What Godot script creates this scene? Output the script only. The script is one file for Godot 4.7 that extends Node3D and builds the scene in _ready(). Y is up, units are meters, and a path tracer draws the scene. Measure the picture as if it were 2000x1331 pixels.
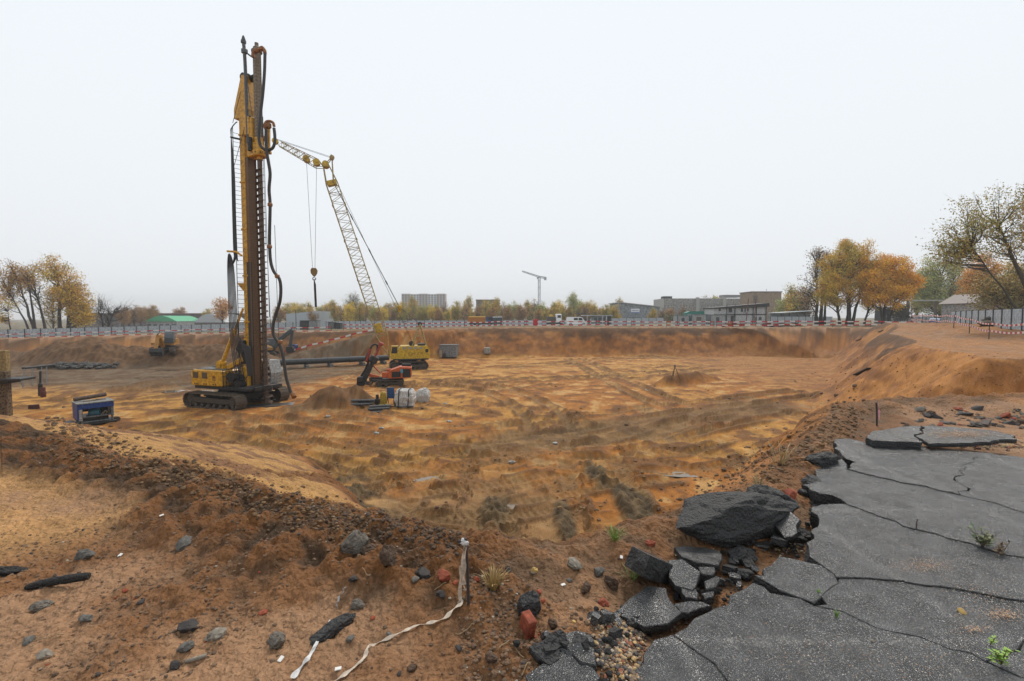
extends Node3D
# A foundation pit seen from its near corner. X runs right, D = -z runs away from the camera, metres.

const EYE := Vector3(0, 1.7, 0)
const FOCAL := 900.0
const PITCH := 0.0505
var taken := {}
var mats := {}
var rng := RandomNumberGenerator.new()

# ---------------------------------------------------------------- pixel of the photograph -> place
func ray(px: float, py: float) -> Vector3:
	return Basis(Vector3.RIGHT, -PITCH) * Vector3((px - 1000.0) / FOCAL, -(py - 665.5) / FOCAL, -1.0)
func pd(px: float, py: float, depth: float) -> Vector3:
	var d := ray(px, py)
	return EYE + d * (depth / -d.z)
func gp(px: float, py: float, y: float) -> Vector3:
	var d := ray(px, py)
	return EYE + d * ((y - EYE.y) / d.y)
func hp(px: float, py: float) -> Vector3:          # where the ray meets the terrain
	var d := ray(px, py)
	d /= -d.z
	var t := 1.0
	var step := 0.05
	while t < 900.0:
		var p := EYE + d * t
		if p.y < height_at(p.x, -p.z):
			var lo := t - step
			var hi := t
			for i in 12:
				var m := (lo + hi) * 0.5
				var q := EYE + d * m
				if q.y < height_at(q.x, -q.z): hi = m
				else: lo = m
			return EYE + d * hi
		step = 0.02 + t * 0.012
		t += step
	return EYE + d * 900.0
func on_ground(x: float, depth: float, up := 0.0) -> Vector3:
	return Vector3(x, height_at(x, depth) + up, -depth)

# ---------------------------------------------------------------- mesh building
class Geo:
	var v := PackedVector3Array()
	var n := PackedVector3Array()
	var c := PackedColorArray()
	var ix := PackedInt32Array()
	var col := Color.WHITE
	func tri(a: Vector3, b: Vector3, d: Vector3, out: Vector3) -> void:
		var m := (b - a).cross(d - a)
		if m.length_squared() < 1e-16: return
		m = m.normalized()
		var k := v.size()
		if m.dot(out) < 0.0: m = -m
		v.push_back(a); v.push_back(b); v.push_back(d)
		for i in 3: n.push_back(m); c.push_back(col)
		if (b - a).cross(d - a).dot(m) > 0.0:
			ix.push_back(k); ix.push_back(k + 2); ix.push_back(k + 1)
		else:
			ix.push_back(k); ix.push_back(k + 1); ix.push_back(k + 2)
	func quad(a: Vector3, b: Vector3, d: Vector3, e: Vector3, out: Vector3) -> void:
		var m := (d - a).cross(e - b)
		if m.length_squared() < 1e-16: return
		m = m.normalized()
		if m.dot(out) < 0.0: m = -m
		var k := v.size()
		v.push_back(a); v.push_back(b); v.push_back(d); v.push_back(e)
		for i in 4: n.push_back(m); c.push_back(col)
		if (b - a).cross(d - a).dot(m) > 0.0:
			for i in [0, 2, 1, 0, 3, 2]: ix.push_back(k + i)
		else:
			for i in [0, 1, 2, 0, 2, 3]: ix.push_back(k + i)
	func box(o: Vector3, s: Vector3, b := Basis(), bev := 0.0) -> void:      # centre, full size
		var h := s * 0.5
		if bev <= 0.0:
			for ax in 3:
				for sg: float in [-1.0, 1.0]:
					var u := Vector3.ZERO; var w := Vector3.ZERO; var q := Vector3.ZERO
					q[ax] = sg * h[ax]
					u[(ax + 1) % 3] = h[(ax + 1) % 3]
					w[(ax + 2) % 3] = h[(ax + 2) % 3]
					quad(o + b * (q - u - w), o + b * (q + u - w), o + b * (q + u + w), o + b * (q - u + w), b * q)
			return
		var e := minf(bev, minf(h.x, minf(h.y, h.z)) * 0.9)
		for ax in 3:
			var a1 := (ax + 1) % 3
			var a2 := (ax + 2) % 3
			for sg: float in [-1.0, 1.0]:
				var q := Vector3.ZERO; var u := Vector3.ZERO; var w := Vector3.ZERO
				q[ax] = sg * h[ax]; u[a1] = h[a1] - e; w[a2] = h[a2] - e
				quad(o + b * (q - u - w), o + b * (q + u - w), o + b * (q + u + w), o + b * (q - u + w), b * q)
			for s1: float in [-1.0, 1.0]:
				for s2: float in [-1.0, 1.0]:
					var p := Vector3.ZERO; var r := Vector3.ZERO; var t := Vector3.ZERO
					p[a1] = s1 * h[a1]; p[a2] = s2 * (h[a2] - e)
					r[a1] = s1 * (h[a1] - e); r[a2] = s2 * h[a2]
					t[ax] = h[ax] - e
					var d := Vector3.ZERO
					d[a1] = s1; d[a2] = s2
					quad(o + b * (p - t), o + b * (p + t), o + b * (r + t), o + b * (r - t), b * d)
		for sx: float in [-1.0, 1.0]:
			for sy: float in [-1.0, 1.0]:
				for sz: float in [-1.0, 1.0]:
					var d := Vector3(sx, sy, sz)
					tri(o + b * (d * Vector3(h.x, h.y - e, h.z - e)), o + b * (d * Vector3(h.x - e, h.y, h.z - e)), o + b * (d * Vector3(h.x - e, h.y - e, h.z)), b * d)
	func tube(p: Array, rad, sides := 8, caps := true, loop := false) -> void:   # rad: number or array
		var m := p.size()
		var up := Vector3.UP
		var prev := -1
		var ref := Vector3.ZERO
		for i in m:
			var d: Vector3
			if i == 0: d = p[1] - p[0]
			elif i == m - 1: d = p[m - 1] - p[m - 2]
			else: d = (p[i + 1] - p[i]).normalized() + (p[i] - p[i - 1]).normalized()
			if d.length_squared() < 1e-14: d = Vector3.UP
			d = d.normalized()
			if ref == Vector3.ZERO:
				ref = d.cross(up if absf(d.y) < 0.9 else Vector3.RIGHT).normalized()
			ref = (ref - d * ref.dot(d)).normalized()
			var bi := d.cross(ref)
			var r: float = rad[i] if rad is Array else float(rad)
			var k := v.size()
			for j in sides:
				var a := TAU * j / sides
				var w := ref * cos(a) + bi * sin(a)
				v.push_back(p[i] + w * r); n.push_back(w); c.push_back(col)
			if prev >= 0:
				for j in sides:
					var j2 := (j + 1) % sides
					ix.push_back(prev + j); ix.push_back(k + j); ix.push_back(prev + j2)
					ix.push_back(prev + j2); ix.push_back(k + j); ix.push_back(k + j2)
			prev = k
			if caps and (i == 0 or i == m - 1) and r > 0.004:
				var o: Vector3 = -d if i == 0 else d
				for j in sides:
					tri(p[i], v[k + j], v[k + (j + 1) % sides], o)
				if i == 0: prev = k
	func rod(a: Vector3, b: Vector3, r: float, sides := 8) -> void:
		tube([a, b], r, sides)
	func bar(a: Vector3, b: Vector3, w: float, h: float, bev := 0.0) -> void:     # square bar between two points
		var d := b - a
		var z := d.normalized()
		var x := Vector3.UP.cross(z)
		if x.length() < 0.05: x = Vector3.RIGHT
		x = x.normalized()
		box((a + b) * 0.5, Vector3(w, h, d.length()), Basis(x, z.cross(x), z), bev)
	func lathe(o: Vector3, axis: Vector3, prof: Array, sides := 16) -> void:      # prof: Vector2(radius, along)
		var pts := []
		var rr := []
		for q in prof:
			pts.push_back(o + axis * q.y); rr.push_back(q.x)
		# separate rings so that the profile keeps its edges
		for i in prof.size() - 1:
			var k := v.size()
			var side := axis.cross(Vector3.UP if absf(axis.y) < 0.9 else Vector3.RIGHT).normalized()
			var bi := axis.cross(side)
			var dr: float = rr[i + 1] - rr[i]
			var dl: float = prof[i + 1].y - prof[i].y
			for e in 2:
				for j in sides:
					var a := TAU * j / sides
					var w := side * cos(a) + bi * sin(a)
					v.push_back(pts[i + e] + w * maxf(rr[i + e], 0.0005)); n.push_back((w * dl - axis * dr).normalized() if absf(dl) + absf(dr) > 1e-6 else w); c.push_back(col)
			for j in sides:
				var j2 := (j + 1) % sides
				var q: Array = [k + j, k + j2, k + sides + j, k + j2, k + sides + j2, k + sides + j]
				if (v[q[1]] - v[q[0]]).cross(v[q[2]] - v[q[0]]).dot(n[k + j]) > 0.0: q = [q[0], q[2], q[1], q[3], q[5], q[4]]
				for t in q: ix.push_back(t)
	func prism(poly: PackedVector2Array, o: Vector3, ux: Vector3, uy: Vector3, thick: Vector3) -> void:
		var t := Geometry2D.triangulate_polygon(poly)
		for s in 2:
			var off := thick * float(s)
			for i in range(0, t.size(), 3):
				var q := []
				for j in 3: q.push_back(o + ux * poly[t[i + j]].x + uy * poly[t[i + j]].y + off)
				tri(q[0], q[1], q[2], thick if s == 1 else -thick)
		var mid := Vector2.ZERO
		var area := 0.0
		for i in poly.size():
			area += poly[i].cross(poly[(i + 1) % poly.size()])
		var sg := 1.0 if area > 0.0 else -1.0
		for i in poly.size():
			var a := poly[i]
			var b := poly[(i + 1) % poly.size()]
			var d := (b - a).orthogonal() * sg * -1.0
			d = Vector2((b - a).y, -(b - a).x) * sg
			var A := o + ux * a.x + uy * a.y
			var B := o + ux * b.x + uy * b.y
			quad(A, B, B + thick, A + thick, ux * d.x + uy * d.y)
	func mesh() -> ArrayMesh:
		var a := []
		a.resize(Mesh.ARRAY_MAX)
		a[Mesh.ARRAY_VERTEX] = v
		a[Mesh.ARRAY_NORMAL] = n
		a[Mesh.ARRAY_COLOR] = c
		a[Mesh.ARRAY_INDEX] = ix
		var m := ArrayMesh.new()
		m.add_surface_from_arrays(Mesh.PRIMITIVE_TRIANGLES, a)
		return m

func geo(color := Color.WHITE) -> Geo:
	var g := Geo.new()
	g.col = color
	return g
func numbered(called: String) -> String:
	var k: int = taken.get(called, 0)
	taken[called] = k + 1
	return called if k == 0 else "%s_%03d" % [called, k]
func inst(called: String, mesh: Mesh, m: Material, parent: Node = null) -> MeshInstance3D:
	var o := MeshInstance3D.new()
	o.mesh = mesh
	o.material_override = m
	o.name = numbered(called) if parent == null else called
	(self if parent == null else parent).add_child(o, true)
	return o
func obj(called: String, g: Geo, m: Material, parent: Node = null) -> MeshInstance3D:
	return inst(called, g.mesh(), m, parent)
func tag(o: Node, label: String, category: String, group := "", kind := "") -> Node:
	if label: o.set_meta("label", label)
	if category: o.set_meta("category", category)
	if group: o.set_meta("group", group)
	if kind: o.set_meta("kind", kind)
	return o
func thing(called: String, label: String, category: String, at := Vector3.ZERO, turn := 0.0, group := "") -> Node3D:
	var o := Node3D.new()
	o.name = numbered(called)
	add_child(o)
	o.position = at
	o.rotation.y = turn
	tag(o, label, category, group)
	return o
func dup(src: Node3D, label: String, at: Vector3, turn := 0.0, size := 1.0, base_name := "") -> Node3D:
	var r: Node3D = src.duplicate()
	r.name = numbered(base_name if base_name else String(src.name).rstrip("0123456789").trim_suffix("_"))
	add_child(r)
	r.position = at
	r.rotation.y = turn
	r.scale = Vector3.ONE * size
	if label: r.set_meta("label", label)
	return r

# ---------------------------------------------------------------- materials
func lin(r: float, g: float, b: float) -> Color:
	return Color(r, g, b).linear_to_srgb()
func noise_image(sz: int, freq: float, oct: int, sd: int, lo: float, hi: float, kind := FastNoiseLite.TYPE_SIMPLEX_SMOOTH) -> Image:
	var f := FastNoiseLite.new()
	f.seed = sd
	f.noise_type = kind
	f.frequency = freq
	f.fractal_octaves = oct
	var im := f.get_seamless_image(sz, sz)
	im.convert(Image.FORMAT_L8)
	var d := im.get_data()
	for i in d.size():
		d[i] = clampi(int(255.0 * lerpf(lo, hi, d[i] / 255.0)), 0, 255)
	return Image.create_from_data(sz, sz, false, Image.FORMAT_L8, d)
var tex := {}
func texture(key: String) -> Texture2D:
	if tex.has(key): return tex[key]
	var im: Image
	match key:
		"grain": im = noise_image(512, 0.06, 5, 11, 0.72, 1.0)
		"blotch": im = noise_image(512, 0.012, 4, 12, 0.85, 1.0)
		"bump": im = noise_image(512, 0.05, 5, 13, 0.0, 1.0)
		"dirt": im = noise_image(512, 0.02, 5, 14, 0.48, 1.0)
		"wear": im = noise_image(512, 0.02, 5, 24, 0.55, 1.0)
		"rough": im = noise_image(512, 0.007, 4, 15, 0.5, 1.0)
		"rust":
			var base := noise_image(512, 0.018, 5, 16, 0.0, 1.0)
			im = Image.create(512, 512, false, Image.FORMAT_RGB8)
			for y in 512:
				for x in 512:
					var q := smoothstep(0.52, 0.68, base.get_pixel(x, y).r)
					im.set_pixel(x, y, Color(1, 1, 1).lerp(Color(0.46, 0.30, 0.20), q))
		"asphalt":
			im = Image.create(1024, 1024, false, Image.FORMAT_RGB8)
			var a := noise_image(1024, 0.09, 3, 17, 0.0, 1.0)
			var b := noise_image(1024, 0.008, 4, 18, 0.0, 1.0)
			for y in 1024:
				for x in 1024:
					var q := 0.205 + 0.12 * a.get_pixel(x, y).r + 0.16 * (b.get_pixel(x, y).r - 0.5)
					im.set_pixel(x, y, Color(q * 0.985, q * 0.99, q * 1.0))
			var r := RandomNumberGenerator.new()
			r.seed = 5
			for i in 13000:
				var x := r.randi_range(1, 1020)
				var y := r.randi_range(1, 1020)
				var q := 0.22 + 0.36 * pow(r.randf(), 3.0)
				var s := 2 if r.randf() < 0.72 else (3 if r.randf() < 0.8 else 5)
				im.fill_rect(Rect2i(x, y, s, s), Color(q, q * r.randf_range(0.9, 1.0), q * r.randf_range(0.78, 1.0)))
		"asphalt_bump": im = noise_image(1024, 0.12, 3, 19, 0.0, 1.0)
	im.generate_mipmaps()
	tex[key] = ImageTexture.create_from_image(im)
	return tex[key]
func mat(key: String, color: Color, rough := 0.7, metal := 0.0, dirt := "", scale := 0.5, vertex := false, bump := 0.0) -> StandardMaterial3D:
	if mats.has(key): return mats[key]
	var m := StandardMaterial3D.new()
	m.albedo_color = color
	m.roughness = rough
	m.metallic = metal
	m.vertex_color_use_as_albedo = vertex
	if dirt:
		m.albedo_texture = texture(dirt)
		m.uv1_triplanar = true
		m.uv1_scale = Vector3.ONE * scale
	if bump > 0.0:
		m.uv1_triplanar = true
		m.uv1_scale = Vector3.ONE * scale
		m.heightmap_enabled = true
		m.heightmap_texture = texture("bump")
		m.heightmap_scale = bump
	m.cull_mode = BaseMaterial3D.CULL_DISABLED if vertex and key.begins_with("leaf") else BaseMaterial3D.CULL_BACK
	mats[key] = m
	return m
func _ready() -> void:
	rng.seed = 2024
	# camera
	var cam := Camera3D.new()
	cam.name = "camera"
	cam.position = EYE
	cam.rotation.x = -PITCH
	cam.fov = 72.98
	cam.near = 0.05
	cam.far = 4000.0
	add_child(cam)
	cam.current = true
	# overcast sky, thin haze
	var sky_m := ProceduralSkyMaterial.new()
	sky_m.sky_top_color = Color(0.796, 0.816, 0.834)
	sky_m.sky_horizon_color = Color(0.788, 0.797, 0.806)
	sky_m.sky_curve = 0.12
	sky_m.ground_horizon_color = Color(0.788, 0.797, 0.806)
	sky_m.ground_bottom_color = Color(0.5, 0.45, 0.4)
	sky_m.sun_angle_max = 0.0
	var sky := Sky.new()
	sky.sky_material = sky_m
	var env := Environment.new()
	env.background_mode = Environment.BG_SKY
	env.sky = sky
	env.tonemap_mode = Environment.TONE_MAPPER_LINEAR
	env.tonemap_exposure = 1.52
	env.sdfgi_enabled = true
	env.ssao_enabled = true
	env.ssil_enabled = true
	env.fog_enabled = true
	env.fog_density = 0.0006
	env.fog_light_color = Color(0.90, 0.905, 0.91)
	var we := WorldEnvironment.new()
	we.name = "world_environment"
	we.environment = env
	add_child(we)
	# the sun behind the cloud, above the far side of the pit
	var sun := DirectionalLight3D.new()
	sun.name = "sun"
	sun.light_energy = 0.5
	sun.light_color = Color(1.0, 0.97, 0.93)
	sun.light_angular_distance = 12.0
	sun.shadow_enabled = true
	sun.rotation_degrees = Vector3(-48, 155, 0)
	add_child(sun)
	build_terrain()
	build_rig()
	build_crane()
	build_drill()
	build_site()
	build_puddles()
	build_fences()
	build_buildings()
	build_vehicles()
	build_trees()
	build_asphalt()
	build_stones()
	build_tape_and_weeds()
	build_scatter()
# ---------------------------------------------------------------- terrain
const FLOOR := -4.3
var rim: PackedVector2Array        # crest of the pit, (X, D)
var radii := PackedFloat32Array()
var angles := PackedFloat32Array()
var heights := PackedFloat32Array()
var n_big := FastNoiseLite.new()
var n_mid := FastNoiseLite.new()
var n_small := FastNoiseLite.new()
var n_clod := FastNoiseLite.new()
var n_soft := FastNoiseLite.new()
var n_streak := FastNoiseLite.new()
var track_h := PackedFloat32Array()
var track_m := PackedFloat32Array()
var haul: Array[Vector2] = []
var speck := RandomNumberGenerator.new()
const TX0 := -34.0
const TD0 := 5.0
const TC := 0.055
const TW := 1400
const TH := 1240

func level(x: float, d: float) -> float:
	var l := -1.6 * clampf(-x / 78.0, 0.0, 1.5) * smoothstep(18.0, 60.0, d)
	l -= 1.2 * smoothstep(90.0, 150.0, d) * (1.0 - smoothstep(20.0, 70.0, x))
	l += 0.95 * smoothstep(36.0, 46.0, x) * smoothstep(22.0, 34.0, d) * (1.0 - smoothstep(58.0, 72.0, d))
	return l

func rim_distance(x: float, d: float) -> float:      # positive inside the pit
	var p := Vector2(x, d)
	var best := 1e9
	var inside := false
	var m := rim.size()
	var b := rim[m - 1]
	for i in m:
		var a := b
		b = rim[i]
		var e := b - a
		var w := p - a
		var t := clampf(w.dot(e) / e.length_squared(), 0.0, 1.0)
		best = minf(best, (w - e * t).length_squared())
		if (a.y > d) != (b.y > d) and x < (b.x - a.x) * (d - a.y) / (b.y - a.y) + a.x:
			inside = not inside
	return sqrt(best) if inside else -sqrt(best)

func bump(x: float, d: float, cx: float, cd: float, rx: float, rd: float, h: float, turn := 0.0) -> float:
	var ux := x - cx
	var ud := d - cd
	var qx := (ux * cos(turn) + ud * sin(turn)) / rx
	var qd := (-ux * sin(turn) + ud * cos(turn)) / rd
	var q := qx * qx + qd * qd
	return 0.0 if q >= 1.0 else h * pow(1.0 - q, 1.4)

func lay_tracks() -> void:
	track_h.resize(TW * TH)
	track_m.resize(TW * TH)
	var r := RandomNumberGenerator.new()
	r.seed = 77
	# pixel polylines of the wheel and crawler tracks on the pit floor: points, gauge, width, lug spacing, depth
	var runs := [
		[[[380, 812], [520, 850], [680, 880], [860, 900], [1010, 925], [1150, 935]], 2.3, 0.62, 0.22, 0.10],
		[[[470, 815], [640, 850], [820, 868], [1000, 872], [1160, 850], [1320, 822], [1500, 790]], 2.4, 0.6, 0.22, 0.13],
		[[[640, 870], [860, 935], [1000, 930], [1110, 905], [1200, 870], [1330, 838], [1480, 808]], 2.2, 0.6, 0.2, 0.13],
		[[[905, 900], [880, 960], [850, 1030], [835, 1080]], 2.2, 0.62, 0.2, 0.12],
		[[[1010, 915], [1030, 960], [1060, 1010], [1075, 1090]], 2.1, 0.62, 0.19, 0.14],
		[[[1150, 880], [1165, 930], [1185, 990], [1200, 1060]], 2.1, 0.6, 0.19, 0.13],
		[[[760, 1000], [860, 985], [980, 965], [1100, 945], [1230, 930], [1330, 915]], 2.0, 0.6, 0.2, 0.10],
		[[[1070, 905], [1230, 905], [1360, 900], [1480, 860]], 1.9, 0.5, 0.21, 0.10],
		[[[700, 760], [860, 748], [1050, 742], [1240, 735], [1400, 720]], 2.4, 0.6, 0.3, 0.11],
		[[[830, 740], [960, 760], [1050, 800], [1080, 850]], 2.3, 0.6, 0.26, 0.11],
		[[[1600, 765], [1400, 790], [1200, 815], [1040, 835], [900, 850]], 2.2, 0.6, 0.24, 0.13],
		[[[1560, 795], [1380, 812], [1230, 838], [1090, 868]], 2.2, 0.6, 0.24, 0.13],
		[[[560, 690], [430, 720], [300, 745], [150, 765], [40, 790]], 2.4, 0.7, 0.3, 0.15],
		[[[590, 705], [470, 730], [330, 750], [200, 770]], 2.4, 0.7, 0.3, 0.14],
		[[[240, 850], [360, 835], [520, 820], [690, 812], [830, 830]], 2.3, 0.6, 0.24, 0.09],
		[[[330, 890], [450, 870], [620, 862], [780, 878]], 2.3, 0.6, 0.24, 0.09],
		[[[600, 960], [720, 940], [850, 905], [960, 885], [1060, 868]], 2.1, 0.6, 0.21, 0.10],
		[[[1120, 700], [1180, 730], [1260, 770], [1330, 800]], 2.2, 0.6, 0.26, 0.10],
		[[[960, 720], [1100, 710], [1260, 700], [1420, 705]], 2.4, 0.6, 0.3, 0.09],
		[[[680, 1020], [800, 1040], [930, 1050], [1050, 1035], [1180, 1000]], 2.0, 0.55, 0.19, 0.09],
	]
	for k in 22:                       # older passes of the diggers, sweeping across the floor
		var x0 := r.randf_range(350, 1500)
		var y0 := r.randf_range(730, 1010)
		var dx := r.randf_range(180, 520) * (1.0 if r.randf() < 0.5 else -1.0)
		var dy := r.randf_range(-70, 70) * (0.4 + (y0 - 700.0) / 300.0)
		var bend := r.randf_range(-30, 30)
		runs.push_front([[[x0, y0], [x0 + dx * 0.33, maxf(715.0, y0 + dy * 0.25 + bend)], [x0 + dx * 0.66, maxf(715.0, y0 + dy * 0.6 + bend)], [x0 + dx, maxf(712.0, y0 + dy)]], r.randf_range(2.0, 2.5), 0.55, r.randf_range(0.19, 0.26), r.randf_range(0.05, 0.10), 0.5])
	for run in runs:
		var cv := Curve3D.new()
		var pts := []
		for q in run[0]: pts.push_back(gp(q[0], q[1], FLOOR))
		for i in pts.size():
			var tan := Vector3.ZERO
			if i > 0 and i < pts.size() - 1: tan = (pts[i + 1] - pts[i - 1]) * 0.17
			cv.add_point(pts[i], -tan, tan)
		var ln := cv.get_baked_length()
		var strong: float = 1.0 if run.size() < 6 else run[5]
		var rw := 0.24 + 0.14 * strong
		var s := 0.0
		while s < ln - 0.2:
			var p := cv.sample_baked(s)
			var q := cv.sample_baked(s + 0.1)
			var t := Vector2(q.x - p.x, -(q.z - p.z)).normalized()
			var nrm := Vector2(-t.y, t.x)
			var fade := smoothstep(0.0, 2.0, s) * smoothstep(0.0, 2.0, ln - s)
			fade *= clampf(0.75 + 1.1 * n_mid.get_noise_2d(s * 0.35 + run[2] * 90.0, run[4] * 900.0), 0.4, 1.0)
			for sd: float in [-1.0, 1.0]:
				var w: float = run[2]
				var o := -w * 0.5 - rw
				while o < w * 0.5 + rw:
					var c: Vector2 = Vector2(p.x, -p.z) + nrm * (sd * float(run[1]) * 0.5 + o)
					var ixx := int((c.x - TX0) / TC)
					var iyy := int((c.y - TD0) / TC)
					if ixx >= 0 and iyy >= 0 and ixx < TW and iyy < TH:
						var k := iyy * TW + ixx
						var a := absf(o)
						if a < w * 0.5:
							var lug := sin(TAU * (s + 0.25 * a) / (float(run[3]) * 1.35))
							track_h[k] = fade * (-float(run[4]) * (0.8 + 0.9 * strong) * pow(cos(PI * 0.5 * a / (w * 0.5)), 0.6) + 0.045 * lug * (1.0 - a / w))
							track_m[k] = fade * strong * (0.8 + 0.2 * lug)
						elif track_m[k] <= 0.02:
							track_h[k] = fade * float(run[4]) * (0.6 + 1.0 * strong) * sin(PI * clampf((a - w * 0.5) / rw, 0.0, 1.0))
					o += 0.045
			s += 0.045

func track_sample(x: float, d: float, a: PackedFloat32Array) -> float:
	var fx := (x - TX0) / TC
	var fy := (d - TD0) / TC
	var i := int(fx)
	var j := int(fy)
	if i < 0 or j < 0 or i >= TW - 1 or j >= TH - 1: return 0.0
	var u := fx - i
	var w := fy - j
	var k := j * TW + i
	return lerpf(lerpf(a[k], a[k + 1], u), lerpf(a[k + TW], a[k + TW + 1], u), w)

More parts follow.
